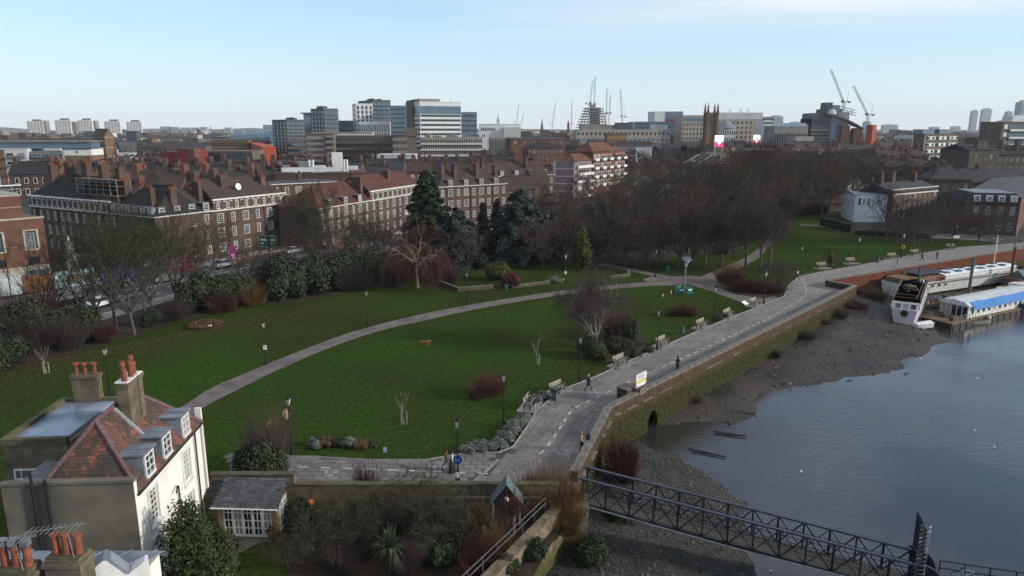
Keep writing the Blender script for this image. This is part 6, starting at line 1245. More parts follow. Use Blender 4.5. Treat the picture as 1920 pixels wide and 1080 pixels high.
# ================================================================ NEAR HOUSES AND THE PRIVATE GARDEN
m_cream = M('cream_render',(.72,.69,.62),.8,(.62,.595,.54),.5,bump=.1)
m_grend = M('grey_cement_render',(.17,.15,.115),.9,(.10,.09,.072),.55,bump=.3,detail=9)
def TILES(name,cols,edge=.5):
 """Clay tiles: colour picked per tile, in drifts."""
 m = bpy.data.materials.new(name); m.use_nodes = True; n,l = m.node_tree.nodes,m.node_tree.links; b = n['Principled BSDF']; b.inputs['Roughness'].default_value = .85
 g = n.new('ShaderNodeNewGeometry'); t = n.new('ShaderNodeTexCoord'); z = n.new('ShaderNodeTexNoise'); z.inputs['Scale'].default_value = .75; z.inputs['Detail'].default_value = 3; l.new(t.outputs['Object'],z.inputs[0])
 a = n.new('ShaderNodeMath'); a.operation = 'MULTIPLY_ADD'; l.new(z.outputs[0],a.inputs[0]); a.inputs[1].default_value = 2.0; a.inputs[2].default_value = -.78; s = n.new('ShaderNodeMath'); s.operation = 'MULTIPLY_ADD'; l.new(g.outputs['Random Per Island'],s.inputs[0]); s.inputs[1].default_value = .62; l.new(a.outputs[0],s.inputs[2])
 r = n.new('ShaderNodeValToRGB'); r.color_ramp.interpolation = 'CONSTANT'; e = r.color_ramp.elements
 for i,(p,c) in enumerate(cols):
  if i < 2: e[i].position = p; e[i].color = (*c,1)
  else: k = e.new(p); k.color = (*c,1)
 l.new(s.outputs[0],r.inputs[0]); z2 = n.new('ShaderNodeTexNoise'); z2.inputs['Scale'].default_value = 9; l.new(t.outputs['Object'],z2.inputs[0]); mr = n.new('ShaderNodeMapRange'); mr.inputs[3].default_value = .6; mr.inputs[4].default_value = 1.35; l.new(z2.outputs[0],mr.inputs[0]); h = n.new('ShaderNodeHueSaturation'); l.new(mr.outputs[0],h.inputs['Value']); l.new(r.outputs[0],h.inputs['Color']); l.new(h.outputs[0],b.inputs['Base Color']); return m
m_htile = TILES('old_clay_tiles',[(0,(.05,.036,.03)),(.34,(.065,.044,.035)),(.52,(.10,.05,.036)),(.68,(.13,.052,.036)),(.82,(.21,.072,.045)),(.95,(.11,.055,.048))])
m_hip = M('hip_tiles_purple',(.15,.085,.085),.8,(.10,.06,.062),2)
def tiled(parent,P0,ex,ez,inside_fn,L,Hh,mat,tw=.24,th=.19,name='roof_tiles',thick=.03):
 """Courses of single tiles on the plane P0 + a*ex + b*ez."""
 P0,ex,ez = Vector(P0),Vector(ex).normalized(),Vector(ez).normalized(); nn = ex.cross(ez).normalized(); q = MB(); r = random.Random(3); j = 0; z = 0.0
 if nn.z < 0: nn = -nn
 while z < Hh:
  x = -tw*(.5 if j % 2 else 0) - tw
  while x < L + tw:
   if inside_fn(x + tw/2,z + th/2):
    t0,t1 = r.uniform(.0,.012),r.uniform(.0,.01); a = P0 + ex*(x+.008) + ez*(z-.03) + nn*(thick + t0); b_ = P0 + ex*(x+tw-.008) + ez*(z-.03) + nn*(thick+t1); c = P0 + ex*(x+tw-.008) + ez*(z+th) + nn*.006; d = P0 + ex*(x+.008) + ez*(z+th) + nn*.006
    q.add([a,b_,c,d,a - nn*(thick),b_ - nn*(thick)],[(0,1,2,3),(4,5,1,0),(0,3,4),(1,5,2)])
   x += tw
  z += th; j += 1
 return q.build(name,mat,parent,kind='stuff')
def near_house():
 A,B = Vector((-19.05,32.8,0)),Vector((-19.65,41.6,0)); t = thing('cream_house','old house with cream river front, clay tile hipped roof and lead dormers','house',(A.x,A.y,0),ang(B-A)); L,W,ze,zr = 8.82,6.2,7.05,10.15; F = (0,0,0)
 wins = [(6.35,4.45,1.05,1.9),(1.75,4.45,1.05,1.9),(6.35,1.5,1.05,2.1),(1.75,1.5,1.05,2.1),(4.1,.1,1.1,2.3)]
 wall_with_holes(t,F,L,0,ze,wins,m_cream,th=.18)
 for x,z,w,h in wins[:4]:
  window(t,x,z,w,h,3,6,bw=.07,inset=.08); q = MB(); q.box(x-w/2-.16,x-w/2-.003,-.06,.02,z-.1,z+h+.14); q.box(x+w/2+.003,x+w/2+.16,-.06,.02,z-.1,z+h+.14); q.box(x-w/2-.003,x+w/2+.003,-.06,.02,z+h+.003,z+h+.14); q.box(x-w/2-.16,x+w/2+.16,-.14,.02,z-.22,z-.103); q.build('window_surround',m_wpaint,t)
 q = MB(); q.box(3.6,4.6,.06,.1,.1,2.4); q.build('door',m_dark,t)
 body(t,.02,L,.2,4.9,ze,m_cream,'inner_wall')
 q = MB(); q.box(-.25,.02,-.05,W+.1,0,7.75); q.build('end_wall',m_grend,t); q = MB(); q.box(-.32,.1,-.1,W+.16,7.752,7.9); q.build('end_coping',m_grend,t); q = MB(); q.box(-.26,.03,-.075,-.052,0,7.75); q.build('corner_pilaster',m_cream,t)
 for y in (4.1,4.75): q = MB(); q.tube([(-.36,y,.2),(-.36,y,8.6 if y > 4.5 else 8.1)],.075,8); q.build('soil_pipe',m_dark,t)
 # roof planes: right slope, front hip, far hip, left slope
 ym,x0,x1 = 2.55,2.0,6.2; yl = 5.0; b = MB(); V = [(.1,-.12,ze),(L+.1,-.12,ze),(L+.1,yl,ze),(.1,yl,ze),(x0,ym,zr),(x1,ym,zr)]; b.add(V,[(0,1,5,4),(1,2,5),(2,3,4,5),(3,0,4)]); b.build('roof',M('roof_underlay',(.05,.036,.03),.9),t)
 ez = (Vector((x0,ym,zr)) - Vector((x0,-.12,ze))); sl = ez.length; ez.normalize()
 tiled(t,(.1,-.12,ze),(1,0,0),ez,lambda x,z: x0*min(z/sl,1) - .02 < x + .02 < (L - (L-x1)*z/sl) + .05 and z < sl,L,sl,m_htile)
 fz = (Vector((x0,ym,zr)) - Vector((.1,ym,ze))); fl = fz.length; fz.normalize(); wf = yl + .12
 tiled(t,(.1,yl,ze),(0,-1,0),fz,lambda x,z: (yl-ym)*z/fl < x < wf - (ym+.12)*z/fl,wf,fl,m_htile)
 for a,c in (((.1,-.12,ze),(x0,ym,zr)),((.1,yl,ze),(x0,ym,zr)),((L+.1,-.12,ze),(x1,ym,zr)),((x0,ym,zr),(x1,ym,zr))):
  a,c = Vector(a),Vector(c); n = max(2,int((c-a).length/.32))
  for i in range(n): q = MB(); p,r_ = a.lerp(c,i/n),a.lerp(c,(i+1.06)/n); q.tube([p + Vector((0,0,.035)),r_ + Vector((0,0,.02))],[.135,.12],8); q.build('hip_tile',m_hip,t,smooth=False)
 # dormers
 for x in (1.75,4.0,6.75):
  zb = 7.2; zt = 8.5; q = MB(); yb = (zt+.05-ze)/(zr-ze)*(ym+.12); q.add([(x-.62,0,zb-.1),(x-.62,0,zt),(x-.62,yb,zt),(x+.62,0,zb-.1),(x+.62,0,zt),(x+.62,yb,zt)],[(0,1,2)[::-1],(3,4,5)]); q.add([(x-.62,0,zb-.1),(x+.62,0,zb-.1),(x+.62,0,zt),(x-.62,0,zt)],[(0,1,2,3)]); d = q.build('dormer',m_lead,t); q = MB(); q.box(x-.74,x+.74,-.14,yb+.35,zt+.003,zt+.1); q.build('dormer_roof',m_lead,d); q = MB(); q.box(x-.03,x+.03,-.12,yb,zt+.103,zt+.14); q.build('lead_roll',m_lead,d); window(t,x,zb,1.05,1.24,2,3,inset=-.04,bw=.09)
 q = MB(); q.tube([(-.1,-.17,ze-.08),(L+.1,-.17,ze-.08)],.07,8); q.build('gutter',m_dark,t); q = MB(); q.tube([(7.7,-.12,ze-.1),(7.7,-.1,.3)],.055,8); q.build('downpipe',m_dark,t); q = MB(); q.tube([(3.9,-.3,4.9),(4.5,-.12,5.0),(4.7,-.1,4.9),(4.75,-.1,3.2),(4.2,-.25,3.0)],.045,8); q.build('waste_pipe',m_dark,t)
 # chimney through the roof with its lead flashing
 cx,cy = 4.35,1.9
 for dx,w,d,top,pots in ((0,1.15,.62,11.55,3),(.85,.52,.7,11.6,2)):
  b = MB(); b.box(cx+dx-w/2,cx+dx+w/2,cy-d/2,cy+d/2,8.2,top-.3); b.box(cx+dx-w/2-.05,cx+dx+w/2+.05,cy-d/2-.05,cy+d/2+.05,top-.298,top-.15); b.box(cx+dx-w/2-.09,cx+dx+w/2+.09,cy-d/2-.09,cy+d/2+.09,top-.148,top); c = b.build('chimney',m_chb,t); q = MB(); q.box(cx+dx-w/2-.03,cx+dx+w/2+.03,cy-d/2-.03,cy+d/2+.03,top+.002,top+.07); q.build('flaunching',m_wpaint,c)
  for i in range(pots): q = MB(); px_ = cx+dx-w/2+w*(i+.5)/pots; hh = (.72,1.0,.92)[i % 3]; q.lathe([(.15,0),(.14,.1),(.13,hh*.75),(.16,hh*.78),(.16,hh*.86),(.14,hh*.88),(.14,hh),(.1,hh),(.1,hh*.5)],12,(px_,cy + (.12 if i % 2 else -.1),top+.06)); q.build('pot',m_terr,c,smooth=False)
 q = MB()
 for i in range(14): f = i/14; q.cbox((3.74,-.12 + (ym+.12)*(.42+.55*f),ze + (zr-ze)*(.42+.55*f) + .12),(.1,.16,.2)); q.cbox((4.35,.62,8.15),(1.4,.5,.08))
 q.build('flashing',M('new_lead',(.5,.52,.54),.5),t)
 # lead valley and flat-roofed wing
 q = MB(); q.add([(0,4.9,ze+.02),(L,4.9,ze+.3),(L,6.3,ze+.45),(0,6.3,ze+.12)],[(0,1,2,3)]); q.build('valley_gutter',m_lead,t)
 q = MB(); q.box(3.5,9.6,5.0,8.4,0,8.25); q.build('wing_wall',m_chb,t); q = MB(); q.box(3.75,9.35,5.25,8.15,8.253,8.42); q.build('lead_flat_roof',m_leadw,t)
 for bx in ((3.4,9.7,8.16,8.5),(3.4,3.74,5.0,8.15),(9.36,9.7,5.0,8.15)): q = MB(); q.box(*bx,8.254,8.62); q.build('parapet',m_moss,t)
 window(t,1.15,5.7,1.5,1.15,4,2,face=(3.5,8.4,-math.pi/2),inset=-.05)
 b = MB(); b.box(9.2,9.75,6.0,7.55,8.1,10.0); b.box(9.12,9.83,5.92,7.63,10.002,10.2); c = b.build('chimney',m_chb,t)
 for i in range(3): q = MB(); q.lathe([(.15,0),(.14,.1),(.12,.5),(.2,.58),(.2,.72),(.1,.72)],12,(9.47,6.25+.52*i,10.2)); q.build('pot',m_terr,c)
 q = MB(); q.tube([(8.9,4.7,7.5),(8.9,4.7,12.8)],.025,5); q.bar((8.9,4.4,12.7),(8.9,5.0,12.7),.03); q.build('aerial_mast',m_dark,t)
 q = MB(); q.box(L+.11,L+.3,-.12,.25,0,ze+.9); q.build('party_wall_end',m_cream,t)
m_chb = BR('chimney_brick',(.17,.125,.07),(.10,.078,.05),(.10,.09,.075),.23,.075,stain=.35,ms=.016,stainscale=1.2); m_moss = M('mossy_coping',(.10,.10,.05),.95,(.06,.05,.035),1.5,bump=.4); m_leadw = M('wet_lead_painted_sheen',(.25,.3,.37),.3,(.09,.11,.145),.4)  # wet lead: pale patches paint its bright sky reflection into the colour
near_house()
def corner_house():
 t = thing('white_gabled_house','neighbouring house with lead roof and white shaped gable in the bottom corner','house',(-19,22,0),0); q = MB(); q.box(-6,4.2,-6,4.6,0,7.6); q.build('wall',m_cream,t); q = MB(); q.add([(-6,4.8,7.65),(4.4,4.8,7.65),(4.4,.6,9.1),(-6,.6,9.1),(-6,-6,8.0),(4.4,-6,8.0)],[(0,3,2,1),(3,4,5,2)]); q.add([(-6,4.8,7.4),(4.4,4.8,7.4),(4.4,4.8,7.65),(-6,4.8,7.65)],[(0,1,2,3)]); q.build('lead_roof',m_leadw,t)
 for x in np.arange(-5.4,4.4,1.05): q = MB(); q.bar((x,4.75,7.72),(x,.6,9.16),.07,.07); q.build('lead_roll',m_lead,t)
 # shaped gable
 th = R(24); O = Vector((4.3,1.0,0)); q = MB(); prof = [(-1.25,7.2),(-1.25,8.75),(-.95,9.15),(-.15,9.75),(.05,9.75),(.62,9.0),(1.15,9.35),(1.25,9.35),(1.25,7.2)]; n = len(prof); ca,sa = math.cos(th),math.sin(th); vs = [(O.x + x*ca,O.y + x*sa,z) for x,z in prof] + [(O.x + x*ca - .45*sa*-1*-1,O.y + x*sa + .45*ca,z) for x,z in prof]; q.add(vs,[tuple(range(n)),tuple(range(2*n-1,n-1,-1))] + [(i,i+n,(i+1) % n + n,(i+1) % n) for i in range(n)]); q.build('shaped_gable',m_wpaint,t)
 for i in range(2,6): (xa,za),(xb,zb) = prof[i-1],prof[i]; q = MB(); q.bar((O.x + xa*ca - .22*sa,O.y + xa*sa + .22*ca,za+.04),(O.x + xb*ca - .22*sa,O.y + xb*sa + .22*ca,zb+.04),.56,.06); q.build('gable_lead',m_lead,t)
 q = MB(); q.lathe([(.42,-.02),(.42,.06),(.36,.06),(.36,-.02)],18); o = q.build('round_window',m_wpaint,t,loc=(O.x+.05*ca+.02,O.y+.05*sa-.06,8.45)); o.rotation_euler = (R(90),0,th); q = MB(); q.lathe([(.36,.0),(.36,.02)],18); o2 = q.build('round_pane',m_glass,o); q = MB(); q.bar((-.36,0,.04),(.36,0,.04),.035); q.bar((0,-.36,.04),(0,.36,.04),.035); q.build('glazing_bar',m_wpaint,o)
 for cx,cy,top,cowl in ((3.35,.35,10.4,False),(1.85,-.1,10.2,True)):
  b = MB(); b.box(cx-.62,cx+.62,cy-.4,cy+.4,7.5,top-.3); b.box(cx-.68,cx+.68,cy-.46,cy+.46,top-.298,top-.14); b.box(cx-.6,cx+.6,cy-.38,cy+.38,top-.138,top); c = b.build('chimney',m_chb,t); q = MB(); q.box(cx-.58,cx+.58,cy-.36,cy+.36,top+.002,top+.06); q.build('mossy_flaunching',m_moss,c)
  for i in range(3):
   q = MB(); q.lathe([(.15,0),(.14,.1),(.125,.62),(.155,.64),(.155,.74),(.1,.74)],12,(cx-.4+.4*i,cy,top+.05)); p = q.build('pot',m_terr,c)
   if cowl: q = MB(); q.box(cx-.4+.4*i-.13,cx-.4+.4*i+.13,cy-.13,cy+.13,top+.82,top+1.06); q.build('cowl',m_galv,c)
  m = MB(); m.tube([(cx+.5,cy-.3,top-.8),(cx+.3,cy-.3,top+1.0)],.02,5); m.tube([(cx-1.2,cy-.3,top+1.0),(cx+.9,cy-.1,top+1.25)],.02,5)
  for k in range(10): xx = cx-1.1+.2*k; m.tube([(xx,cy-.55,top+1.0+k*.025),(xx,cy+.05,top+1.02+k*.025)],.009,4)
  m.build('tv_aerial',m_galv,c)
 q = MB(); q.add([(2.0,-.9,8.6),(3.3,-.9,8.6),(3.3,.1,8.6),(2.0,.1,8.6),(2.65,-.9,9.75),(2.65,.1,9.75)],[(0,1,4),(1,2,5,4),(3,0,4,5),(2,3,5)]); q.build('small_tiled_roof',m_tileor,t)
corner_house()
# ---- private garden: ground, wall, garden room, summer house
b = MB(); b.flat([(-22,43.0,.006),(3.8,43.0,.006),(1.2,36,.006),(-3.2,20,.006),(-22,20,.006)]); structure(b.build('garden_soil',m_soil))
b = MB(); b.flat([G(430,1010,.012),G(545,1000,.012),G(535,1035,.012),G(545,1080,.012),G(545,1180,.012),G(395,1180,.012),G(420,1060,.012)]); structure(b.build('garden_lawn',m_grass))
m_flag = M('flagstones',(.15,.125,.10),.9,(.08,.068,.058),.8,bump=.3,fine=(3,.2))
b = MB(); b.flat([G(365,1000,.016),G(420,1002,.016),G(520,1010,.016),G(480,1020,.016),G(425,1050,.016),G(415,1120,.016),G(340,1120,.016)]); structure(b.build('garden_terrace',m_flag))
t = thing('garden_wall','long mossy brick garden wall below the riverside path','wall',(-19.6,42.4,0)); q = MB(); q.box(0,5.4,0,.36,0,3.0); q.build('high_wall',m_chb,t); q = MB(); q.box(5.4,22.6,0,.36,0,2.3); q.build('low_wall',m_chb,t); q = MB(); q.box(-.05,5.45,-.06,.42,3.002,3.12); q.build('coping',m_moss,t); q = MB(); q.box(5.46,22.7,-.06,.42,2.302,2.42); q.build('coping',m_moss,t); q = MB(); q.box(13.6,21.5,-.05,-.004,1.4,1.52); q.build('white_rail',m_stone,t)
t = thing('garden_trellis','pale timber rack of short slats against the garden wall','trellis',(ux(843,41.9),41.9,0)); q = MB(); q.bar((-1.35,0,.55),(1.35,0,.55),.06); q.bar((-1.35,0,1.0),(1.35,0,1.0),.06); q.build('rail',m_stone,t)
for i in range(15): q = MB(); q.box(-1.25+i*.178,-1.19+i*.178,-.06,-.031,0,1.1); q.build('slat',m_stone,t)
def garden_room():
 t = thing('garden_room','low garden room with slate roof and white glazed doors','garden room',(ux(412,40.2),40.2,0),R(-3)); L,ze,zr,dp = 3.75,2.2,3.05,1.85; q = MB(); q.box(0,.3,0,dp,0,ze); q.box(L-.35,L,.02,dp,0,ze); q.build('brick_pier',m_brky,t); q = MB(); q.box(.3,L-.35,.25,dp,0,ze); q.build('inner_wall',m_dark,t)
 for i in range(5): window(t,.62 + i*.62,.05,.6,2.05,2,4,bw=.075,name='glazed_door',inset=.1)
 q = MB(); q.box(.28,L-.33,.0,.2,ze-.1,ze+.02); q.build('lintel',m_wpaint,t)
 for i in range(2): window(t,.5 + i*.62,.35,.58,1.75,2,4,face=(L+.004,.15,math.pi/2),inset=-.05,name='side_window')
 q = MB(); q.add([(-.25,-.3,ze-.03),(L+.25,-.3,ze-.03),(L+.1,dp,zr),(-.1,dp,zr),(-.25,-.3,ze-.12),(L+.25,-.3,ze-.12),(L+.1,dp,zr-.1),(-.1,dp,zr-.1)],[(0,1,2,3),(4,0,3,7),(1,5,6,2),(4,5,1,0)]); q.build('roof',m_slate,t); ez = Vector((0,dp+.3,zr-ze+.03)); tiled(t,(-.22,-.3,ze-.03),(1,0,0),ez,lambda x,z: 0 < x < L+.4,L+.4,ez.length,M('slates',(.085,.085,.095),.6,(.05,.05,.058),2,island=.35),.28,.17,'slates')
 q = MB(); q.tube([(-.25,-.36,ze-.08),(L+.25,-.36,ze-.08)],.05,8); q.build('gutter',m_wpaint,t)
 q = MB(); q.box(-1.3,-.28,1.0,2.2,0,2.25); q.build('lobby',m_brky,t); q = MB(); q.add([(-1.4,.8,2.2),(-.26,.8,2.2),(-.26,2.2,2.75),(-1.4,2.2,2.75)],[(0,1,2,3)]); q.build('lobby_roof',m_slate,t)
garden_room()
def summer_house():
 t = thing('summer_house','small dark timber summer house with grey-green pitched roof','shed',(ux(950,41.2),41.2,0)); q = MB(); q.box(-.8,.8,0,1.0,0,1.95); q.build('cabin',M('dark_boards',(.05,.04,.033),.9,(.03,.025,.022),3),t); q = MB(); q.add([(-.82,0,1.95),(.82,0,1.95),(0,0,3.0)],[(0,1,2)]); q.build('gable',m_dark,t); q = MB(); q.add([(-1.05,-.35,1.75),(0,-.35,3.15),(0,1.1,3.15),(-1.05,1.1,1.75),(1.05,-.35,1.75),(1.05,1.1,1.75)],[(0,1,2,3),(1,4,5,2)]); q.build('roof',M('felt_green',(.10,.135,.135),.9,(.07,.095,.095),1),t); q = MB(); q.ball((0,-.2,2.1),.17,8); q.build('globe_lamp',m_wpaint,t)
 for s in (-1,1): q = MB(); q.bar((s*.85,-.3,0),(s*.85,-.3,1.85),.09); q.build('post',m_stone,t)
summer_house()
# ---- garden planting and things
def gen_spiky(seed,n=90,L=1.1,w=.07):
 r = random.Random(seed); mb = MB()
 for k in range(n):
  v = (rnd_unit(r) + Vector((0,0,.45))).normalized(); l = L*r.uniform(.7,1.1); s = v.cross(Vector((0,0,1))); s = s.normalized() if s.length > .01 else Vector((1,0,0)); m,e = v*l*.55 + Vector((0,0,.05)),v*l + Vector((0,0,-.28*l*(1-v.z))); mb.add([s*w*.5,-s*w*.5,m - s*w*.6,m + s*w*.6,e],[(0,1,2,3),(3,2,4)])
 return mb
T_ = MB(); T_.tube([(0,0,-1.6),(0,0,0)],[.12,.09],7); proto('cordyline',T_,gen_spiky(5),m_bark,m_cord)
plant('cordyline','cordyline','spiky cordyline against the garden wall','plant',(ux(700,41.6),41.6,1.5),1.0); plant('cordyline','cordyline','large spiky cordyline at the bottom of the picture','plant',(ux(733,36.5),36.5,1.6),1.25)
proto('baytree',None,gen_bush(131,2.1,2.0,6.0,26000,.13,22),None,m_bay); plant('baytree','bay_tree','big glossy evergreen bush in front of the cream house','shrub',(-16.6,33.4,0),(1,1,1.0))
for u,Y,s,lab in [(590,37.5,.85,'bare fruit tree with pale branches over the garden lawn'),(660,38.5,.9,'bare fruit tree left of the large cordyline'),(800,38.5,1.15,'largest gnarled bare tree in the middle of the garden'),(765,40.8,.95,'bare climber-clad tree against the garden wall'),(540,36.8,.7,'low bare fruit tree at the bottom edge'),(860,37.8,.9,'bare tree beside the orange-twigged pollard'),(520,40.8,.55,'small bare tree beside the garden room')]:
 plant('orchard','fruit_tree',lab,'tree',(ux(u,Y),Y,0),s,group='bare trees of the private garden')
plant('pollard','pollard_tree','pollarded tree with red-orange shoots, left of two','tree',(ux(905,38.6),38.6,0),.8); plant('pollard','pollard_tree','pollarded tree with red-orange shoots, by the summer house','tree',(ux(962,39.2),39.2,0),.9,mc=m_twigr)
plant('thicket0','willow_scrub','orange-brown willow scrub sprawling over the wall by the footbridge','shrub',(ux(1035,43.3),43.3,.1),(.85,.75,.82),mc=m_twigo); plant('thicket1','willow_scrub','yellow-brown scrub hanging over the concrete pier','shrub',(ux(1062,41.9),41.9,-.6),(.6,.55,.62),mc=m_twigo); plant('thicket0','willow_scrub','brown bush growing by the end of the paved path','shrub',(ux(1000,44.6),44.6,0),(.5,.45,.55),mc=m_twig)
plant('thicket1','bank_scrub','red-brown scrub at the foot of the river wall under the promenade','shrub',(ux(1165,53.5,-2.5),53.5,-2.8),(.75,.75,.85),mc=m_twigr); plant('evergreen1','ivy_bank','dark green ivy mass at the foot of the concrete pier','shrub',(ux(1110,41.5,-2.5),41.5,-3.0),(.42,.4,.5),mc=m_ivy); plant('evergreen2','ivy_bank','low ivy mat at the base of the garden river wall','shrub',(ux(1040,37.8,-3),37.8,-3.2),(.55,.7,.35),mc=m_ivy); plant('evergreen0','ivy_bank','green weeds under the shore end of the footbridge','shrub',(ux(1150,47.5,-2.6),47.5,-3.1),(.5,.45,.38),mc=m_ivy)
for i,(u,v,s) in enumerate([(1330,700,.6),(1300,735,.45),(1560,590,.9),(1540,600,.8),(1500,625,.8),(1600,578,.9),(1450,655,.55),(1640,560,1.1),(1680,545,1.1),(1620,548,1.0),(1850,515,1.2),(1900,505,1.2)]):
 p = G(u,v,-2.0); z = shore_z(p.x,p.y); plant('thicket%d' % (i % 2),'shore_weeds','brown dead weeds on the mud by the river wall, number %s from the culvert' % ['one','two','three','four','five','six','seven','eight','nine','ten','eleven','twelve'][i],'weeds',(p.x,p.y,(z if z is not None else -2.6) - .1),(s,s*.8,s*.4),mc=[m_twigg,m_sedge][i % 2],group='weeds along the river wall')
plant('evergreen0','evergreen_shrub','dark yew between the cream house and the riverside path','shrub',(-17.6,45.6,0),(.62,.62,1.0),mc=m_holly); plant('thicket0','bare_thicket','tangled bare bush right behind the cream house gable','shrub',(-18.0,48.2,0),(.9,.9,1.3)); plant('small_bush0','yellow_shrub','acid-yellow leafy shrub at the end of the path','shrub',(ux(522,44.6),44.6,.2),(1.05,.95,1.5),mc=m_acid); plant('small_bush1','garden_shrub','dark bushy shrub between garden wall and path','shrub',(ux(585,44.2),44.2,.2),(1.5,.7,1.2),mc=m_holly); plant('thicket1','bare_thicket','brown stems along the top of the garden wall','shrub',(ux(690,44.0),44.0,.2),(.8,.3,.7),mc=m_twigr)
for u,Y,s,k,m,lab in [(610,39.6,.42,0,m_twigp,'bare bush right of the garden room'),(680,38.2,.42,1,m_twig,'bare tangle left of the large cordyline'),(735,40.2,.5,0,m_twigp,'bare climber tangle under the wall cordyline'),(790,39.8,.5,1,m_twig,'bare bush in the middle of the garden wall'),(845,39.0,.45,0,m_twigr,'reddish bare bush below the trellis'),(880,41.0,.45,1,m_twigo,'orange-stemmed bush right of the trellis'),(770,36.8,.5,1,m_twigp,'bare tangle right of the large cordyline'),(640,36.6,.45,0,m_twig,'bare tangle at the bottom edge of the garden'),(925,38.0,.5,0,m_twigo,'bushy orange stems between the two pollards'),(900,36.6,.5,1,m_twigr,'dark red stems at the bottom by the railing')]: plant('thicket%d' % k,'bare_thicket',lab,'shrub',(ux(u,Y),Y,0),(s,s,s*1.05),mc=m)
for u,Y,s,m,lab in [(560,41.5,1.5,m_ivy,'ivy hanging on the wall beside the garden room'),(660,41.2,1.3,m_shr,'green shrub below the garden wall, left of the cordyline'),(690,39.5,1.1,m_shr,'rounded green shrub in the middle of the garden bed'),(900,40.3,1.3,m_bay,'bushy evergreen left of the summer house'),(830,37.2,1.3,m_shr,'leafy shrub among the garden trunks at the bottom'),(1000,38.0,1.0,m_ivy,'dark shrub below the garden railing'),(950,36.5,1.0,m_holly,'evergreen shrub at the bottom beside the railing'),(620,40.8,1.0,m_holly,'small dark shrub under the orange lantern')]:
 plant('small_bush%d' % random.randrange(2),'garden_shrub',lab,'shrub',(ux(u,Y),Y,0),(s,s,s*1.2),mc=m)
t = thing('orange_lantern','round orange lantern hanging in the garden','lantern',(ux(583,41.6,1.6),41.6,0)); q = MB(); q.ball((0,0,1.55),.2,10); q.build('globe',M('lantern_orange',(.65,.12,.02),.5),t,smooth=True); q = MB(); q.tube([(0,0,0),(0,0,2.2)],.02,5); q.build('stake',m_dark,t)
def cover(label,u,v,sx,sy,h):
 P = G(u,v); r = random.Random(u); b = MB(); n = 22; vs = [];
 for j,(k,z) in enumerate([(1.05,0),(1.0,.5),(.96,.85),(.8,1.0),(.4,1.03),(.02,.98)]): vs += [(math.cos(2*math.pi*i/n)*sx*k*(1+.06*r.uniform(-1,1)*(j < 3)),math.sin(2*math.pi*i/n)*sy*k*(1+.06*r.uniform(-1,1)*(j < 3)),z*h) for i in range(n)]
 b.add(vs,[(j*n+i,j*n+(i+1) % n,(j+1)*n+(i+1) % n,(j+1)*n+i) for j in range(5) for i in range(n)] + [tuple(range(5*n,6*n))]); o = b.build('furniture_cover',M('black_tarpaulin',(.014,.014,.016),.45,(.01,.01,.011),3,bump=.3),None,True,loc=P,rz=.2); tag(o,label,'cover')
cover('black tarpaulin over long garden furniture by the garden room',408,1030,1.15,.6,.85); cover('black tarpaulin over a round table at the bottom edge',380,1085,1.0,.8,.9)
def pot(u,v,s,lab): P = G(u,v); t = thing('plant_pot',lab,'pot',P); q = MB(); q.lathe([(.16*s,0),(.24*s,.36*s),(.27*s,.37*s),(.27*s,.45*s),(.22*s,.45*s),(.2*s,.38*s)],14); q.build('pot_body',m_terr,t); q = MB(); r = random.Random(u); [leaves(q,[(rnd_unit(r)*.2*s + Vector((0,0,.55*s)),rnd_unit(r))],.12,r) for _ in range(60)]; q.build('pot_plant',m_shr,t)
pot(510,1010,1.1,'terracotta pot at the right corner of the garden room'); pot(412,1003,.9,'terracotta pot by the left garden-room door'); pot(525,1016,.9,'second terracotta pot beside the garden-room corner')
m_bing2 = M('dull_grey_steel',(.12,.125,.13),.6,(.08,.085,.09),2)
# railing on the garden river wall
e_ = (Q[1] - Q[0]).normalized(); n_ = Vector((-e_.y,e_.x,0)); t = thing('garden_railing','grey metal railing along the top of the garden river wall','railing',(Q[1].x + n_.x*.85,Q[1].y + n_.y*.85,0),ang(-e_))
for z in (1.35,1.75): q = MB(); q.tube([(.6,0,z),(26,0,z)],.025,6); q.build('rail',m_bing2,t)
for i in range(18): q = MB(); q.tube([(.6+i*1.5,0,0),(.6+i*1.5,0,1.75)],.025,6); q.build('post',m_bing2,t)
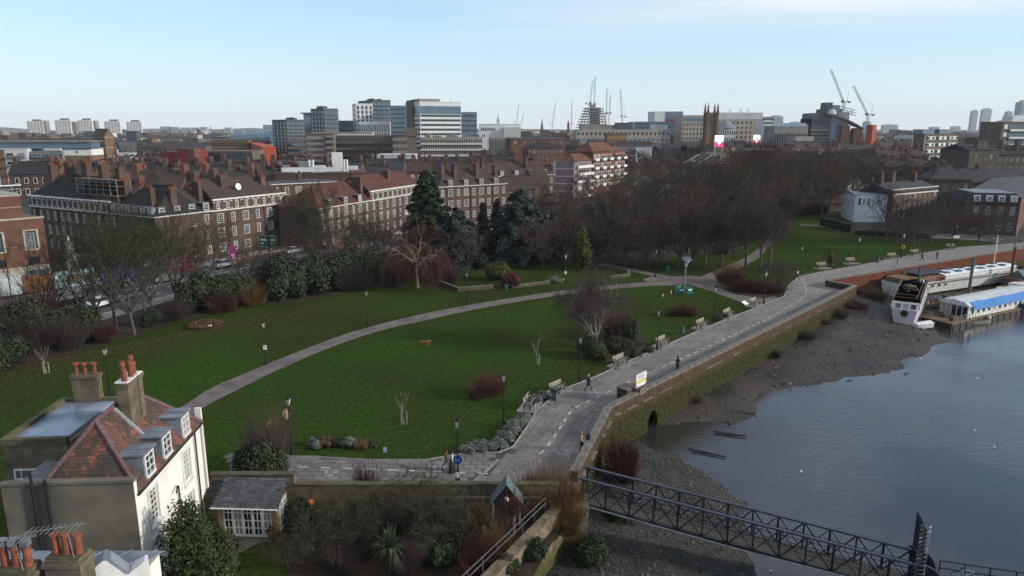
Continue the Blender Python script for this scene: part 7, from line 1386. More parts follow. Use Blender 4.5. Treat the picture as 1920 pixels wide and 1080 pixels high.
# ---- footbridge to the pontoon
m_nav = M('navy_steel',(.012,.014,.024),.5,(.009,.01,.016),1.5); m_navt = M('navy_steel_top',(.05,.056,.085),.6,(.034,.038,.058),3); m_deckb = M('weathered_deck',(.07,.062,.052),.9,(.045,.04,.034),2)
def footbridge():
 S,E = G(1093,898,1.95),Vector((24.6,38.2,-.75)); S = Vector((S.x,S.y,1.95)); d = E - S; Lp = Vector((d.x,d.y,0)).length; t = thing('footbridge','dark blue steel truss footbridge sloping down to the pontoon','bridge',(S.x,S.y,0),math.atan2(d.y,d.x)); dz = d.z/Lp; H,Wd,n = 1.95,1.75,13; zt = lambda x: S.z + dz*x; zb = lambda x: zt(x) - H; st = Lp/n
 for y in (0,Wd):
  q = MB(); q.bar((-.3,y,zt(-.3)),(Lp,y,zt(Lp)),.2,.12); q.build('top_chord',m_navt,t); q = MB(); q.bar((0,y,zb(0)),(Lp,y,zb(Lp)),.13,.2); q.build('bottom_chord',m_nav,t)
  for i in range(n+1): x = st*i; q = MB(); q.bar((x,y,zb(x)),(x,y,zt(x)),.1 if i % 2 else .13); q.build('upright',m_nav,t)
  for i in range(n):
   x0,x1 = st*i,st*(i+1); q = MB()
   if i % 2: q.bar((x0,y,zt(x0)),(x1,y,zb(x1)),.075)
   else: q.bar((x0,y,zb(x0)),(x1,y,zt(x1)),.075)
   q.build('diagonal',m_nav,t); q = MB()
   if i % 2: q.bar((x0,y,zb(x0)),(x1,y,zt(x1)),.05)
   else: q.bar((x0,y,zt(x0)),(x1,y,zb(x1)),.05)
   q.build('cross_brace',m_nav,t)
  for f in (.35,.62): q = MB(); yy = y + (.08 if y == 0 else -.08); q.bar((0,yy,zb(0)+H*f),(Lp,yy,zb(Lp)+H*f),.035); q.build('hand_rail',m_nav,t)
 for i in range(int(Lp/.24)): x = .12 + i*.24; q = MB(); q.cbox((x,Wd/2,zb(x)+.14),(.2,Wd-.2,.05)); q.build('deck_plank',m_deckb,t)
 for i in range(n+1): x = st*i; q = MB(); q.bar((x,-.1,zb(x)+.03),(x,Wd+.1,zb(x)+.03),.1,.12); q.build('cross_beam',m_nav,t)
 q = MB(); q.tube([(0,-.18,zb(0)+.1),(Lp*.5,-.18,zb(Lp*.5)-.05),(Lp,-.18,zb(Lp)+.1)],.05,6); q.build('service_pipe',m_galv,t)
 # security gate with razor wire at the outer end
 g = thing('security_gate','tall spiked security gate with coils of razor wire at the bridge end','gate',(E.x,E.y,0),math.atan2(d.y,d.x)); z0 = zb(Lp)
 for k in range(9): q = MB(); q.bar((.1,-.1+k*.25,z0),(.1,-.1+k*.25,z0+4.5),.06); q.build('bar',m_nav,g)
 for z in (z0+.2,z0+2.2,z0+4.3): q = MB(); q.bar((.1,-.15,z),(.1,2.0,z),.07); q.build('rail',m_nav,g)
 for s,y in ((-1,-.1),(1,1.95)):
  q = MB(); N = 18; pts = [(.1 + math.cos(a)*1.5,y,z0 + .2 + math.sin(a)*1.9) for a in np.linspace(-.35,math.pi*.55,N)]; q.tube(pts,.06,6); q.build('fan_rim',m_navt,g); q = MB(); q.add([(.1,y,z0+.2)] + pts + [(.1,y+.03,z0+.2)] + [(p[0],p[1]+.03,p[2]) for p in pts],[(0,i+1,i+2) for i in range(N-1)] + [(N+1,N+3+i,N+2+i) for i in range(N-1)]); q.build('fan_plate',m_nav,g)
 q = MB(); pts = []
 for i in range(240): a = i*.42; s = i/240; pts.append((.1 + math.cos(a)*.26 - .1,-.3 + math.sin(a)*.28,z0 + .4 + s*4.5))
 q.tube(pts,.014,4); q.build('razor_wire',m_galv,g); return t,S,E,z0,math.atan2(d.y,d.x)
BR_ = footbridge()
# ================================================================ PARK FURNITURE, PEOPLE, TRAFFIC, BOATS
m_blk = M('black_paint',(.014,.015,.016),.45,(.01,.011,.012),4); m_lgl = M('lantern_glass',(.5,.47,.38),.25,(.42,.39,.3),2); m_timb = M('bench_timber',(.16,.145,.12),.85,(.09,.08,.07),4); m_timbp = M('bench_timber_pale',(.36,.32,.25),.85,(.2,.18,.15),4); m_cpad = M('concrete_pad',(.23,.215,.195),.9,(.14,.13,.12),1.2,bump=.2); m_bin = M('bin_green',(.012,.14,.085),.5); m_bing = M('bin_grey',(.10,.115,.12),.6)
def lamp_proto():
 t = thing('lamp_post','','lamp post'); q = MB(); q.lathe([(.17,0),(.17,.12),(.13,.16),(.12,.7),(.14,.74),(.09,.82),(.075,1.0)],10); q.build('base',m_blk,t); q = MB(); q.lathe([(.075,1.0),(.06,2.4),(.075,2.45),(.055,2.5),(.045,4.05),(.07,4.1),(.05,4.15)],10); q.build('column',m_blk,t); q = MB(); q.bar((-.3,0,3.75),(.3,0,3.75),.035); q.build('ladder_bar',m_blk,t)
 q = MB(); q.lathe([(.1,4.15),(.1,4.2),(.13,4.22),(.24,4.68)],4,rot=math.pi/4); q.build('lantern_glass',m_lgl,t); q = MB()
 for k in range(4): a = math.pi/4 + k*math.pi/2; q.bar((.13*math.cos(a),.13*math.sin(a),4.2),(.25*math.cos(a),.25*math.sin(a),4.7),.025)
 q.build('lantern_frame',m_blk,t); q = MB(); q.lathe([(.3,4.685),(.28,4.72),(.12,4.86),(.09,4.9),(.02,5.02)],4,rot=math.pi/4); q.build('lantern_roof',m_blk,t); return t
LP0 = lamp_proto(); lamps = [(547,853,'lamp post on the lawn behind the dog walker'),(859,902,'lamp post with a round blue sign at the near end of the paved path'),(945,801,'lamp post beside the red-brown dogwood clump'),(1087,717,'lamp post in front of the weeping birch bed'),(1232,656,'lamp post beside the second promenade bench'),(1338,604,'lamp post among the far promenade benches'),(1432,570,'lamp post at the tip of the island bed'),(1500,512,'lamp post at the start of the far lawn by the white-topped walker'),(1607,493,'lamp post among the far lawn benches'),(1690,484,'lamp post carrying the yellow life ring'),(1790,463,'lamp post with a small white notice near the brick house'),(500,683,'lamp post on the lawn left of the curved path'),(690,613,'lamp post where the curved path bends'),(876,571,'lamp post in front of the walled flower bed'),(1060,530,'lamp post left of the golden conifer'),(1229,519,'lamp post at the woodland path junction'),(207,742,'dark lamp post behind the cream house chimneys'),(1340,470,'lamp post inside the bare wood by the road path'),(1375,487,'lamp post along the road path')]
for i,(u,v,lab) in enumerate(lamps):
 P = G(u,v); rz = random.uniform(-.2,.4)
 if i == 0: LP0.location = P; LP0.rotation_euler = (0,0,rz); LP0['label'] = lab; LP0['group'] = 'park lamp posts'
 else: copy_tree(LP0,P,rz,1.0,lab,'park lamp posts')
P = G(859,902); t = thing('round_blue_sign','round blue path sign fixed to the near lamp post','sign',(P.x,P.y - .16,0)); q = MB(); q.lathe([(.33,-.012),(.33,.012)],20); o = q.build('sign_disc',M('sign_blue',(.012,.045,.26),.5),t,loc=(0,0,1.75)); o.rotation_euler = (R(90),0,0); q = MB(); q.bar((-.12,-.022,1.68),(-.12,-.022,1.85),.03); q.bar((.1,-.022,1.66),(.1,-.022,1.8),.03); q.build('sign_symbol',m_wpaint,t); q = MB(); q.box(-.09,.09,-.01,.3,.35,.75); q.build('white_sleeve',m_wpaint,t)
for u,v,z,lab in ((500,683,1.7,'small white notice on the lawn lamp post'),(1060,530,1.5,'small white notice on the lamp post by the golden conifer'),(1790,463,2.0,'white rectangular notice on the lamp post near the brick house')): P = G(u,v); q = MB(); q.box(-.2 if z < 2 else -.7,.2 if z < 2 else .7,-.13,-.1,0,.5); o = q.build('notice',m_wpaint,None,loc=(P.x,P.y,z)); tag(o,lab,'notice')
P = G(1690,484); q = MB(); q.tube([(.3*math.cos(a),-.16,.3*math.sin(a)) for a in np.linspace(0,6.283,16)],.08,6); o = q.build('life_ring',M('ring_yellow',(.55,.4,.03),.6),None,loc=(P.x,P.y,2.3)); tag(o,'yellow life ring hung on the promenade lamp post','life ring')
# benches on their pads
def bench_proto():
 t = thing('park_bench','','bench')
 for k in range(4): q = MB(); q.box(-.9,.9,-.42+k*.13,-.31+k*.13,.42,.46); q.build('seat_slat',m_timb,t)
 for k in range(3): q = MB(); q.cbox((0,.13+k*.03,.56+k*.15),(1.8,.04,.12)); q.build('back_slat',m_timbp,t)
 for s in (-.8,.8):
  for y in (-.38,.08): q = MB(); q.box(s-.04,s+.04,y-.04,y+.04,0,.42 if y < 0 else .42); q.build('leg',m_blk,t)
  q = MB(); q.bar((s,.12,.4),(s,.24,.95),.05); q.build('back_post',m_blk,t); q = MB(); q.box(s-.04,s+.04,-.42,.12,.62,.67); q.bar((s,-.38,.42),(s,-.38,.64),.05); q.build('arm_rest',m_timb,t)
 return t
BP0 = bench_proto(); promd = ang(_dw)
benches = [(1043,734,promd,'bench beside the grey bin at the near bend'),(990,763,promd+.45,'bench with a seated person in black'),(1161,684,promd,'bench in front of the weeping birch bed'),(1240,648,promd,'bench beside the second promenade lamp post'),(1314,614,promd,'bench just before the far lamp post'),(1364,594,promd,'bench beyond the far lamp post, by the low bush'),(1413,573,promd,'bench next to the tilted information board'),(1540,503,promd-.55,'first bench on the far lawn, near the stump'),(1594,494,promd-.55,'second bench on the far lawn'),(1672,485,promd-.55,'bench left of the life-ring lamp post'),(1715,478,promd-.55,'bench right of the life-ring lamp post'),(1782,467,promd-.55,'last far bench with people sitting')]
for i,(u,v,rz,lab) in enumerate(benches):
 P = G(u,v); P.z = .1
 if i == 0: BP0.location = P; BP0.rotation_euler = (0,0,rz); BP0['label'] = lab; BP0['group'] = 'promenade benches'
 else: copy_tree(BP0,P,rz,1.12,lab,'promenade benches')
 q = MB(); q.box(-1.5,1.5,-1.0,.7,0,.1); o = q.build('bench_pad',m_cpad,None,loc=(P.x,P.y,0),rz=rz); tag(o,'concrete pad under the ' + lab.split(' with')[0],'slab','bench pads')
def litter_bin(u,v,lab,kind,s=1.0):
 P = G(u,v); t = thing('litter_bin',lab,'bin',(P.x,P.y,.02),promd,'litter bins')
 if kind == 0: q = MB(); q.box(-.3,.3,-.3,.3,0,.95); q.build('bin_body',m_bing,t); q = MB(); q.box(-.34,.34,-.34,.34,.953,1.08); q.build('bin_lid',m_blk,t); q = MB(); q.box(-.2,.2,-.12,.12,1.083,1.1); q.build('green_plate',m_bin,t); q = MB(); q.box(-.18,.18,-.32,-.303,.68,.85); q.build('bin_slot',m_dark,t)
 else: q = MB(); q.lathe([(.24,0),(.3,.8),(.3,.85),(.26,.85),(.22,.3)],14); q.build('bin_body',m_bing if kind == 1 else m_bin,t); q = MB(); q.lathe([(.3,.85),(.33,.86),(.33,.96),(.25,.96),(.25,.86)],14); q.build('bin_rim',m_bin,t)
litter_bin(1042,750,'square grey bin with green plate at the near bend',0); litter_bin(1279,626,'round grey bin with bright green rim on the lawn',1); litter_bin(949,545,'dark green bin beside the copper shrub',2); litter_bin(1252,509,'green bin at the woodland junction',2); litter_bin(1645,492,'square dark bin on the far promenade',0)
# information board, notice board, solar camera mast, barriers, cones
P = G(1396,582); t = thing('information_board','tilted white information board beside the promenade','board',P,promd); q = MB(); q.cbox((0,0,1.1),(1.1,.75,.05),M3=Matrix.Rotation(R(28),3,'X')); q.build('panel',m_wpaint,t)
for s in (-.4,.4): q = MB(); q.bar((s,0,0),(s,0,1.05),.07); q.build('leg',m_blk,t)
c = along(Q[3],_dw,1204); t = thing('notice_board','white and yellow notice board on the river wall','sign',(c.x,c.y,0),ang(_dw)); q = MB(); q.box(-.85,.85,.18,.26,1.5,2.75); q.build('board',m_wpaint,t); q = MB(); q.box(-.8,.8,.172,.178,1.85,2.1); q.build('yellow_band',M('sign_yellow',(.6,.5,.03),.6),t); q = MB()
for k in range(5): q.box(-.6,.6-.15*(k % 2),.172,.178,2.2+k*.1,2.24+k*.1)
q.box(-.78,-.62,.172,.178,1.56,1.72); q.box(.62,.78,.172,.178,1.56,1.72); q.build('printed_lines',M('print_grey',(.12,.14,.18),.7),t)
for s in (-.6,.6): q = MB(); q.bar((s,.3,.8),(s,.3,2.7),.09); q.build('post',m_galv,t)
q = MB(); q.box(-.55,.55,-.1,.12,.75,1.35); q.build('lower_frame',m_timb,t)
P = G(1283,549); t = thing('solar_camera_mast','tall grey mast with tilted solar panel and camera','mast',P,.3); q = MB(); q.lathe([(.14,0),(.12,3),(.09,5.2)],10); q.build('mast',m_galv,t); q = MB(); q.cbox((.2,0,5.45),(1.3,.9,.05),M3=Matrix.Rotation(R(32),3,'X')); q.build('solar_panel',M('solar_cells',(.04,.06,.12),.25,spec=.6),t); q = MB(); q.cbox((.2,.03,5.41),(1.36,.96,.03),M3=Matrix.Rotation(R(32),3,'X')); q.build('panel_frame',m_wpaint,t); q = MB(); q.ball((.25,-.25,4.95),.16,8); q.build('camera',m_wpaint,t); q = MB(); q.box(-.22,.22,-.25,.2,4.2,4.85); q.build('control_box',m_galv,t)
m_barr = M('barrier_green',(.015,.2,.15),.5)
for k in range(6):
 a = k*math.pi/3; C_ = P + Vector((math.cos(a)*1.25,math.sin(a)*1.1,0)); t = thing('safety_barrier','green plastic barrier panel round the camera mast, %s' % ['right side','back right','back left','left side','front left','front right'][k],'barrier',C_,a + math.pi/2,'barriers round the mast'); q = MB(); q.box(-.6,.6,-.03,.03,.8,1.0); q.box(-.6,.6,-.03,.03,.12,.28)
 for i in range(7): x = -.57+i*.19; q.box(x-.025,x+.025,-.02,.02,.28,.8)
 q.build('barrier_frame',m_barr,t); q = MB(); q.box(-.35,.35,-.045,-.033,.55,.78); q.build('reflective_board',m_wpaint,t)
 for s in (-.5,.5): q = MB(); q.box(s-.05,s+.05,-.28,.28,0,.1); q.build('foot',m_barr,t)
for u,v,lab in ((1258,552,'traffic cone next to the green barriers'),(1243,558,'traffic cone farther left on the grass')): P_ = G(u,v); t = thing('traffic_cone',lab,'cone',P_,0,'traffic cones'); q = MB(); q.box(-.2,.2,-.2,.2,0,.05); q.build('foot',m_dark,t); q = MB(); q.lathe([(.15,.05),(.10,.3)],12); q.build('cone_bottom',M('cone_orange',(.6,.1,.02),.5),t); q = MB(); q.lathe([(.10,.3),(.065,.52)],12); q.build('sleeve',m_wpaint,t); q = MB(); q.lathe([(.065,.52),(.03,.75)],12); q.build('cone_top',MATS['cone_orange'],t)
# lavender border and low shrubs at the near bend
for i,(u,v,s) in enumerate([(878,846,.9),(897,842,.95),(915,845,.9),(933,838,1.0),(948,826,1.05),(962,812,1.05),(973,800,1.0),(983,788,.95),(957,800,.8),(1005,752,.8),(1018,745,.8)]): proto_ = 'small_bush%d' % (i % 2); nm = ['first','second','third','fourth','fifth','sixth','seventh','eighth','ninth','tenth','eleventh'][i]; plant(proto_,'lavender_bush','grey lavender mound, %s along the border from the blue-signed lamp' % nm,'shrub',G(u,v),(s*1.05,s,s*.85),mc=m_lav,group='lavender border')
for i,(u,v,s) in enumerate([(590,838,.95),(612,836,1.0),(634,836,1.0),(656,836,.9),(678,838,.85),(700,838,.6)]): plant('small_bush%d' % (i % 2),'lawn_bush','grey-green bush, %s from the left in the strip along the path lawn' % ['first','second','third','fourth','fifth','sixth'][i],'shrub',G(u,v),(s*1.1,s*.9,s*.8),mc=[m_lav,m_sedge,m_bay][i % 3],group='bush strip by the path')
P = G(385,612)
for i in range(26): a = i*2.4; r_ = 1.9*math.sqrt((i+.5)/26);
def flower_bed():
 t = thing('round_flower_bed','round bed of faded plants on the upper left lawn','flower bed',P); q = MB(); q.lathe([(2.3,0),(2.25,.1),(1.6,.18),(.2,.2)],20); q.build('soil_mound',m_soil,t); r = random.Random(6); q = MB()
 for k in range(1400): a = r.uniform(0,6.28); d = 2.2*math.sqrt(r.random()); leaves(q,[(Vector((math.cos(a)*d,math.sin(a)*d,.2+r.random()*.25)),(rnd_unit(r)+Vector((0,0,.6))).normalized())],.14,r)
 q.build('foliage',m_sedge,t,kind='stuff'); q = MB(); [q.ball((1.2+r.uniform(-.3,.3),-1.2+r.uniform(-.3,.3),.42),.09,5) for _ in range(5)]; q.build('white_flowers',m_wpaint,t,kind='stuff')
flower_bed()
def stake_tree(u,v,lab,n=3):
 P = G(u,v); t = plant('sapling','young_tree',lab,'tree',P,1.0)
 for k in range(n): q = MB(); a = k*2.09; q.bar((.28*math.cos(a),.28*math.sin(a),0),(.28*math.cos(a),.28*math.sin(a),1.25),.07); q.build('stake',m_timbp,t)
 q = MB(); q.tube([(.28*math.cos(a),.28*math.sin(a),1.0) for a in np.linspace(0,6.28,10)],.025,5); q.build('tie',m_dark,t)
stake_tree(757,795,'young tree in three stakes on the near lawn'); stake_tree(87,700,'young tree in stakes on the far left lawn'); stake_tree(1008,684,'slender sapling left of the weeping birch',1)
P = G(722,848); q = MB(); q.box(-.14,.14,-.02,.02,0,.42); o = q.build('small_notice',M('notice_blue',(.3,.45,.6),.5),None,loc=P); tag(o,'little pale blue notice at the lawn edge','notice')
# walled flower bed and low planter
def lowwall(pts,lab,h=.6,th=.3,m=None):
 t = thing('low_wall',lab,'wall',(pts[0].x,pts[0].y,0))
 for a,c in zip(pts,pts[1:]): d = c - a; q = MB(); q.box(0,d.length,0,th,0,h); q.build('wall_run',m or m_brkb,t,loc=(a.x-pts[0].x,a.y-pts[0].y,0),rz=ang(d)); q = MB(); q.box(-.05,d.length+.05,-.04,th+.04,h+.002,h+.09); q.build('coping',m_coping,t,loc=(a.x-pts[0].x,a.y-pts[0].y,0),rz=ang(d))
lowwall([G(784,519),G(858,547),G(925,542)],'low stone wall round the bed by the weeping tree'); lowwall([G(1145,524),G(1182,519),G(1180,512)],'low brick planter by the woodland path',.5); lowwall([G(960,541),G(1060,528)],'low stone kerb wall in front of the fir bed',.4)
plant('small_bush1','small_bush','round grey shrub in front of the fir bed wall','shrub',G(1040,530),1.3,mc=m_lav); plant('small_bush0','small_bush','green planting in the low brick planter','shrub',G(1165,516),(1.6,1.0,.9))
# stump and little palms on the far lawn
P = G(1557,497); t = thing('tree_stump','ivy-grown broken tree stump on the far lawn','stump',P); q = MB(); q.lathe([(.5,0),(.4,.6),(.36,1.7),(.3,2.2),(.12,2.5)],9); q.build('stump',m_bark,t); q = gen_bush(201,.75,.7,2.6,1500,.16,8); q.build('ivy',m_sedge,t); plant('cordyline','small_palm','little yellow palm beside the stump','plant',G(1591,487) + Vector((0,0,.9)),.75,mc=m_gold)
def hedge(pts,h,w,lab):
 a,c = pts; d = c - a; r = random.Random(9); q = MB(); L = d.length; n = int(L*60)
 for k in range(n): x,s = r.uniform(0,L),r.random(); y,z = (r.choice((-w/2,w/2)),r.uniform(0,h)) if s < .6 else (r.uniform(-w/2,w/2),h); leaves(q,[(Vector((x,y + r.uniform(-.1,.1),z + r.uniform(-.1,.12))),(rnd_unit(r) + Vector((0,0,.5))).normalized())],.3,r)
 q.box(0,L,-w/2+.08,w/2-.08,0,h-.05); o = q.build('hedge',m_holly,None,loc=(a.x,a.y,0),rz=ang(d)); tag(o,lab,'hedge')
hedge((G(1542,422),G(1600,436)),2.0,1.6,'dark clipped hedge left of the white riverside house'); hedge((G(1602,440),G(1740,447)),1.1,.9,'low dark hedge below the white riverside house'); hedge((G(1360,478),G(1385,470)),1.2,1.0,'short hedge beside the road path in the wood')
# ---------------------------------------------------------------- people and dogs
def skin_mesh(name,V,E,rad,lev=1):
 me = bpy.data.meshes.new(name); me.from_pydata(V,E,[]); o = bpy.data.objects.new('tmp',me); COL.objects.link(o); md = o.modifiers.new('s','SKIN'); md.use_smooth_shade = True
 for i,r_ in enumerate(rad): s = me.skin_vertices[0].data[i]; s.radius = (r_,r_) if not isinstance(r_,tuple) else r_; s.use_root = (i == 0)
 sb = o.modifiers.new('d','SUBSURF'); sb.levels = lev; sb.render_levels = lev; dg = bpy.context.evaluated_depsgraph_get(); out = bpy.data.meshes.new_from_object(o.evaluated_get(dg)); bpy.data.objects.remove(o); out.name = name; return out
CL = {}
def cloth(c):
 k = 'cloth_%02d_%02d_%02d' % tuple(int(x*99) for x in c)
 return M(k,c,.9,tuple(x*.7 for x in c),6)
m_skin = M('skin',(.42,.25,.18),.6,(.36,.2,.14),5)
def person(lab,P,rz,top,legs,hair=(.03,.02,.015),pose='walk',H=1.7,coat=None,shoe=(.02,.02,.02),long_hair=False,group='people on the promenade',hood=False):
 t = thing('person',lab,'person',P,rz,group); st = {'walk': .28,'stand': .05,'sit': 0}[pose if pose in ('walk','stand','sit') else 'stand']; zs = 0 if pose != 'sit' else -.42
 V = [(0,0,.93),(0,0,1.12),(0,-.01,1.32),(0,0,1.45),(0,-.01,1.53),(0,-.025,1.62),(0,-.01,1.73)]; rad = [(.15,.11),(.135,.10),(.155,.105),(.10,.07),.05,(.078,.092),(.06,.07)]; E = [(0,1),(1,2),(2,3),(3,4),(4,5),(5,6)]
 def add(p,r_,par): V.append(p); rad.append(r_); E.append((par,len(V)-1)); return len(V)-1
 add((0,-.115,1.6),.014,5); hands = []
 for s in (-1,1):
  f = st*s; sh = add((s*.17,0,1.42),.06,3); bend = pose in ('phone','sit','lean')
  el = add((s*.25,(-.06 if bend else f*.5),1.16),.045,sh); hd = add((s*(.12 if bend else .26),(-.28 if bend else f*.9 - .06),1.12 if bend else .92),.034,el); hands.append((Vector(V[hd]),bend))
  hp = add((s*.09,0,.88),.095,0)
  if pose == 'sit': kn = add((s*.11,-.42,.9),.075,hp); an = add((s*.11,-.46,.5),.048,kn); add((s*.12,-.62,.45),.04,an)
  else: kn = add((s*.1,-f*.75 - .03,.5),.066,hp); an = add((s*.1,-f*1.35 + (.05 if st else 0),.09),.046,kn); add((s*.11,-f*1.35 - .14,.04),.04,an)
 me = skin_mesh('body',V,E,rad); k = H/1.78; mats = [m_skin,cloth(top),cloth(legs),cloth(shoe)]
 for m in mats: me.materials.append(m)
 for p in me.polygons:
  c = p.center; hip = .9
  p.material_index = 0 if (c.z > 1.5 and not hood) or (not pose == 'sit' and abs(c.x) > .2 and c.z < .97 and c.z > .6) else (1 if c.z > (.97 if pose != 'sit' else .99) else (3 if c.z < (.13 if pose != 'sit' else .53) else 2))
 fg = MB()
 for hp,bend in hands:
  for i in range(5): d = (Vector((0,-1,.1)) if bend else Vector((0,-.15,-1))); o_ = Vector(((i-2)*.015,0 if not bend else 0,0)); L_ = (.05,.075,.085,.08,.065)[i]; fg.tube([hp + o_,hp + o_ + d*L_*.6,hp + o_ + d*L_ + Vector((0,-.015,0))],[.009,.008,.006],5)
 nv = len(me.vertices); bm = bmesh.new(); bm.from_mesh(me); vs = [bm.verts.new(p) for p in fg.v]; [bm.faces.new([vs[i] for i in f]) for f in fg.f]; bm.to_mesh(me); bm.free()
 o = obj('body',me,t,(0,0,zs*k)); o.scale = (k,k,k)
 q = MB(); n = 10; prof = [(.1,1.52 if long_hair else 1.60),(.108,1.66),(.1,1.73),(.07,1.79),(.01,1.81)]
 q.lathe(prof,n,(0,.018,0));
 if long_hair: q.lathe([(.06,1.38),(.09,1.5),(.1,1.6)],n,(0,.05,0))
 h = q.build('hood' if hood else 'hair',cloth(top if hood else hair),t,smooth=True,loc=(0,0,zs*k)); h.scale = (k,k,k)
 q = MB()
 for s in (-1,1): q.ball((s*.03,-.1,1.635),.011,5)
 q.build('eyes',m_dark,o); q = MB(); q.box(-.022,.022,-.108,-.1,1.565,1.573); q.build('mouth',cloth((.3,.1,.08)),o)
 if coat:
  q = MB(); lv = [(.0,1.46,.1),(.19,1.36,.13),(.17,1.15,.135),(.185,.95,.15),(.2,coat,.165 + st*.25)]; vs = []; nn = 14
  for w,z,d in lv: vs += [(math.cos(6.283*i/nn)*max(w,.1),math.sin(6.283*i/nn)*d,z) for i in range(nn)]
  q.add(vs,[(j*nn+i,j*nn+(i+1) % nn,(j+1)*nn+(i+1) % nn,(j+1)*nn+i)[::-1] for j in range(len(lv)-1) for i in range(nn)]); c = q.build('coat',cloth(top),t,smooth=True); c.scale = (k,k,k)
 return t
pp = lambda u,v: G(u,v) + Vector((0,0,.03))
person('person in pink-tan padded coat walking a dog on the near lawn',pp(538,797),R(195),(.45,.25,.19),(.03,.03,.035),coat=.6,hood=False); person('person in orange-brown jacket and grey jeans, left of the walking pair',pp(837,882),R(85),(.22,.085,.03),(.16,.17,.19),H=1.68)
person('person in white top and long black skirt, right of the walking pair',pp(848,886),R(95),(.6,.6,.6),(.012,.012,.013),pose='stand',H=1.72,coat=None); person('person in dark navy coat with pale hair striding past the bench',pp(1103,733),R(95),(.02,.022,.035),(.015,.015,.017),(.4,.33,.22),coat=.62)
b_ = G(990,763); sp = person('person in black sitting on the near bend bench',(b_.x + .1,b_.y - .1,.1),promd+.45,(.018,.018,.02),(.02,.021,.026),pose='sit',shoe=(.5,.5,.52)); person('person in dusty pink jacket leaning at the river wall',pp(1090,848),R(60),(.32,.19,.16),(.03,.032,.04),pose='lean',hood=True); person('person in black hooded coat looking at a phone by the wall',pp(1270,697),R(10),(.012,.012,.014),(.012,.012,.014),pose='phone',coat=.55,hood=True); person('person in white top and black trousers walking at the path junction',pp(1495,524),R(20),(.62,.62,.6),(.012,.012,.014)); person('child in dark blue jacket near the red brick wall',pp(1682,498),R(30),(.03,.04,.08),(.2,.2,.24),H=1.3)
person('person in dark green coat, left of the two by the red wall',pp(1728,489),R(60),(.02,.03,.026),(.015,.016,.018),coat=.7); person('person in black walking towards the brick house',pp(1756,487),R(120),(.016,.016,.018),(.02,.02,.024)); person('child in red jacket on the far promenade',pp(1902,463),R(0),(.3,.02,.02),(.04,.04,.05),H=1.2); person('person in grey-blue coat at the far right end',pp(1911,458),R(40),(.16,.19,.23),(.03,.03,.04)); b2 = G(1782,467); person('person in dark clothes sitting on the last far bench',(b2.x,b2.y-.1,.1),promd-.55,(.02,.02,.025),(.05,.05,.06),pose='sit'); person('person in black standing beside the far white post',pp(1871,460),R(90),(.014,.014,.016),(.014,.014,.016),coat=.7)
q = MB(); q.box(-.16,.16,-.1,.12,0,.5); P = pp(1100,846); o = q.build('rucksack',cloth((.015,.015,.02)),None,loc=(P.x + .12,P.y - .05,1.0),rz=R(60)); tag(o,'black rucksack on the pink-jacketed person at the wall','rucksack'); q = MB(); q.lathe([(.3,.05),(.27,.5),(.21,.98)],14); o = q.build('skirt',cloth((.012,.012,.013)),bpy.data.objects['person.002'],smooth=True)
def dog(lab,P,rz,s,walk):
 V = [(0,-.3,.5),(0,0,.5),(0,.3,.52),(0,-.42,.58),(0,-.54,.66),(0,-.68,.62),(0,.42,.6),(0,.56,.72)]; rad = [(.10,.13),(.085,.1),(.085,.095),.075,.07,.04,.03,.018]; E = [(0,1),(1,2),(0,3),(3,4),(4,5),(2,6),(6,7)]
 def add(p,r_,par): V.append(p); rad.append(r_); E.append((par,len(V)-1)); return len(V)-1
 for sx in (-1,1):
  f = .1*sx*walk; a = add((sx*.07,-.31+f,.3),.035,0); a = add((sx*.07,-.29+f*1.6,.15),.024,a); add((sx*.07,-.33+f*1.9,.02),.026,a); h = add((sx*.08,.27-f,.34),.055,2); k = add((sx*.08,.37-f*1.3,.2),.026,h); add((sx*.08,.31-f*1.8,.02),.026,k); add((sx*.055,-.5,.76),.022,4)
 me = skin_mesh('body',V,E,rad); me.materials.append(M('dog_fur',(.4,.16,.05),.95,(.28,.10,.03),6)); t = thing('dog',lab,'dog',P,rz); o = obj('body',me,t); t.scale = (s,s,s); q = MB(); q.tube([(.09*math.cos(a),-.4+.02*math.sin(a),.57+.09*math.sin(a)) for a in np.linspace(0,6.28,10)],.014,5); q.build('collar',m_dark,t); return t
dog('ginger dog on a lead beside the tan-coated walker',pp(504,803),R(170),.85,1); dog('orange-brown dog sniffing the middle of the lawn',pp(797,650),R(75),1.15,1)
a,c = pp(504,803) + Vector((0,0,.55)),pp(538,797) + Vector((-.2,0,.95)); q = MB(); q.tube([a,a.lerp(c,.5) - Vector((0,0,.12)),c],.012,5); o = q.build('dog_lead',m_dark); tag(o,'thin lead between the tan-coated walker and the ginger dog','lead')
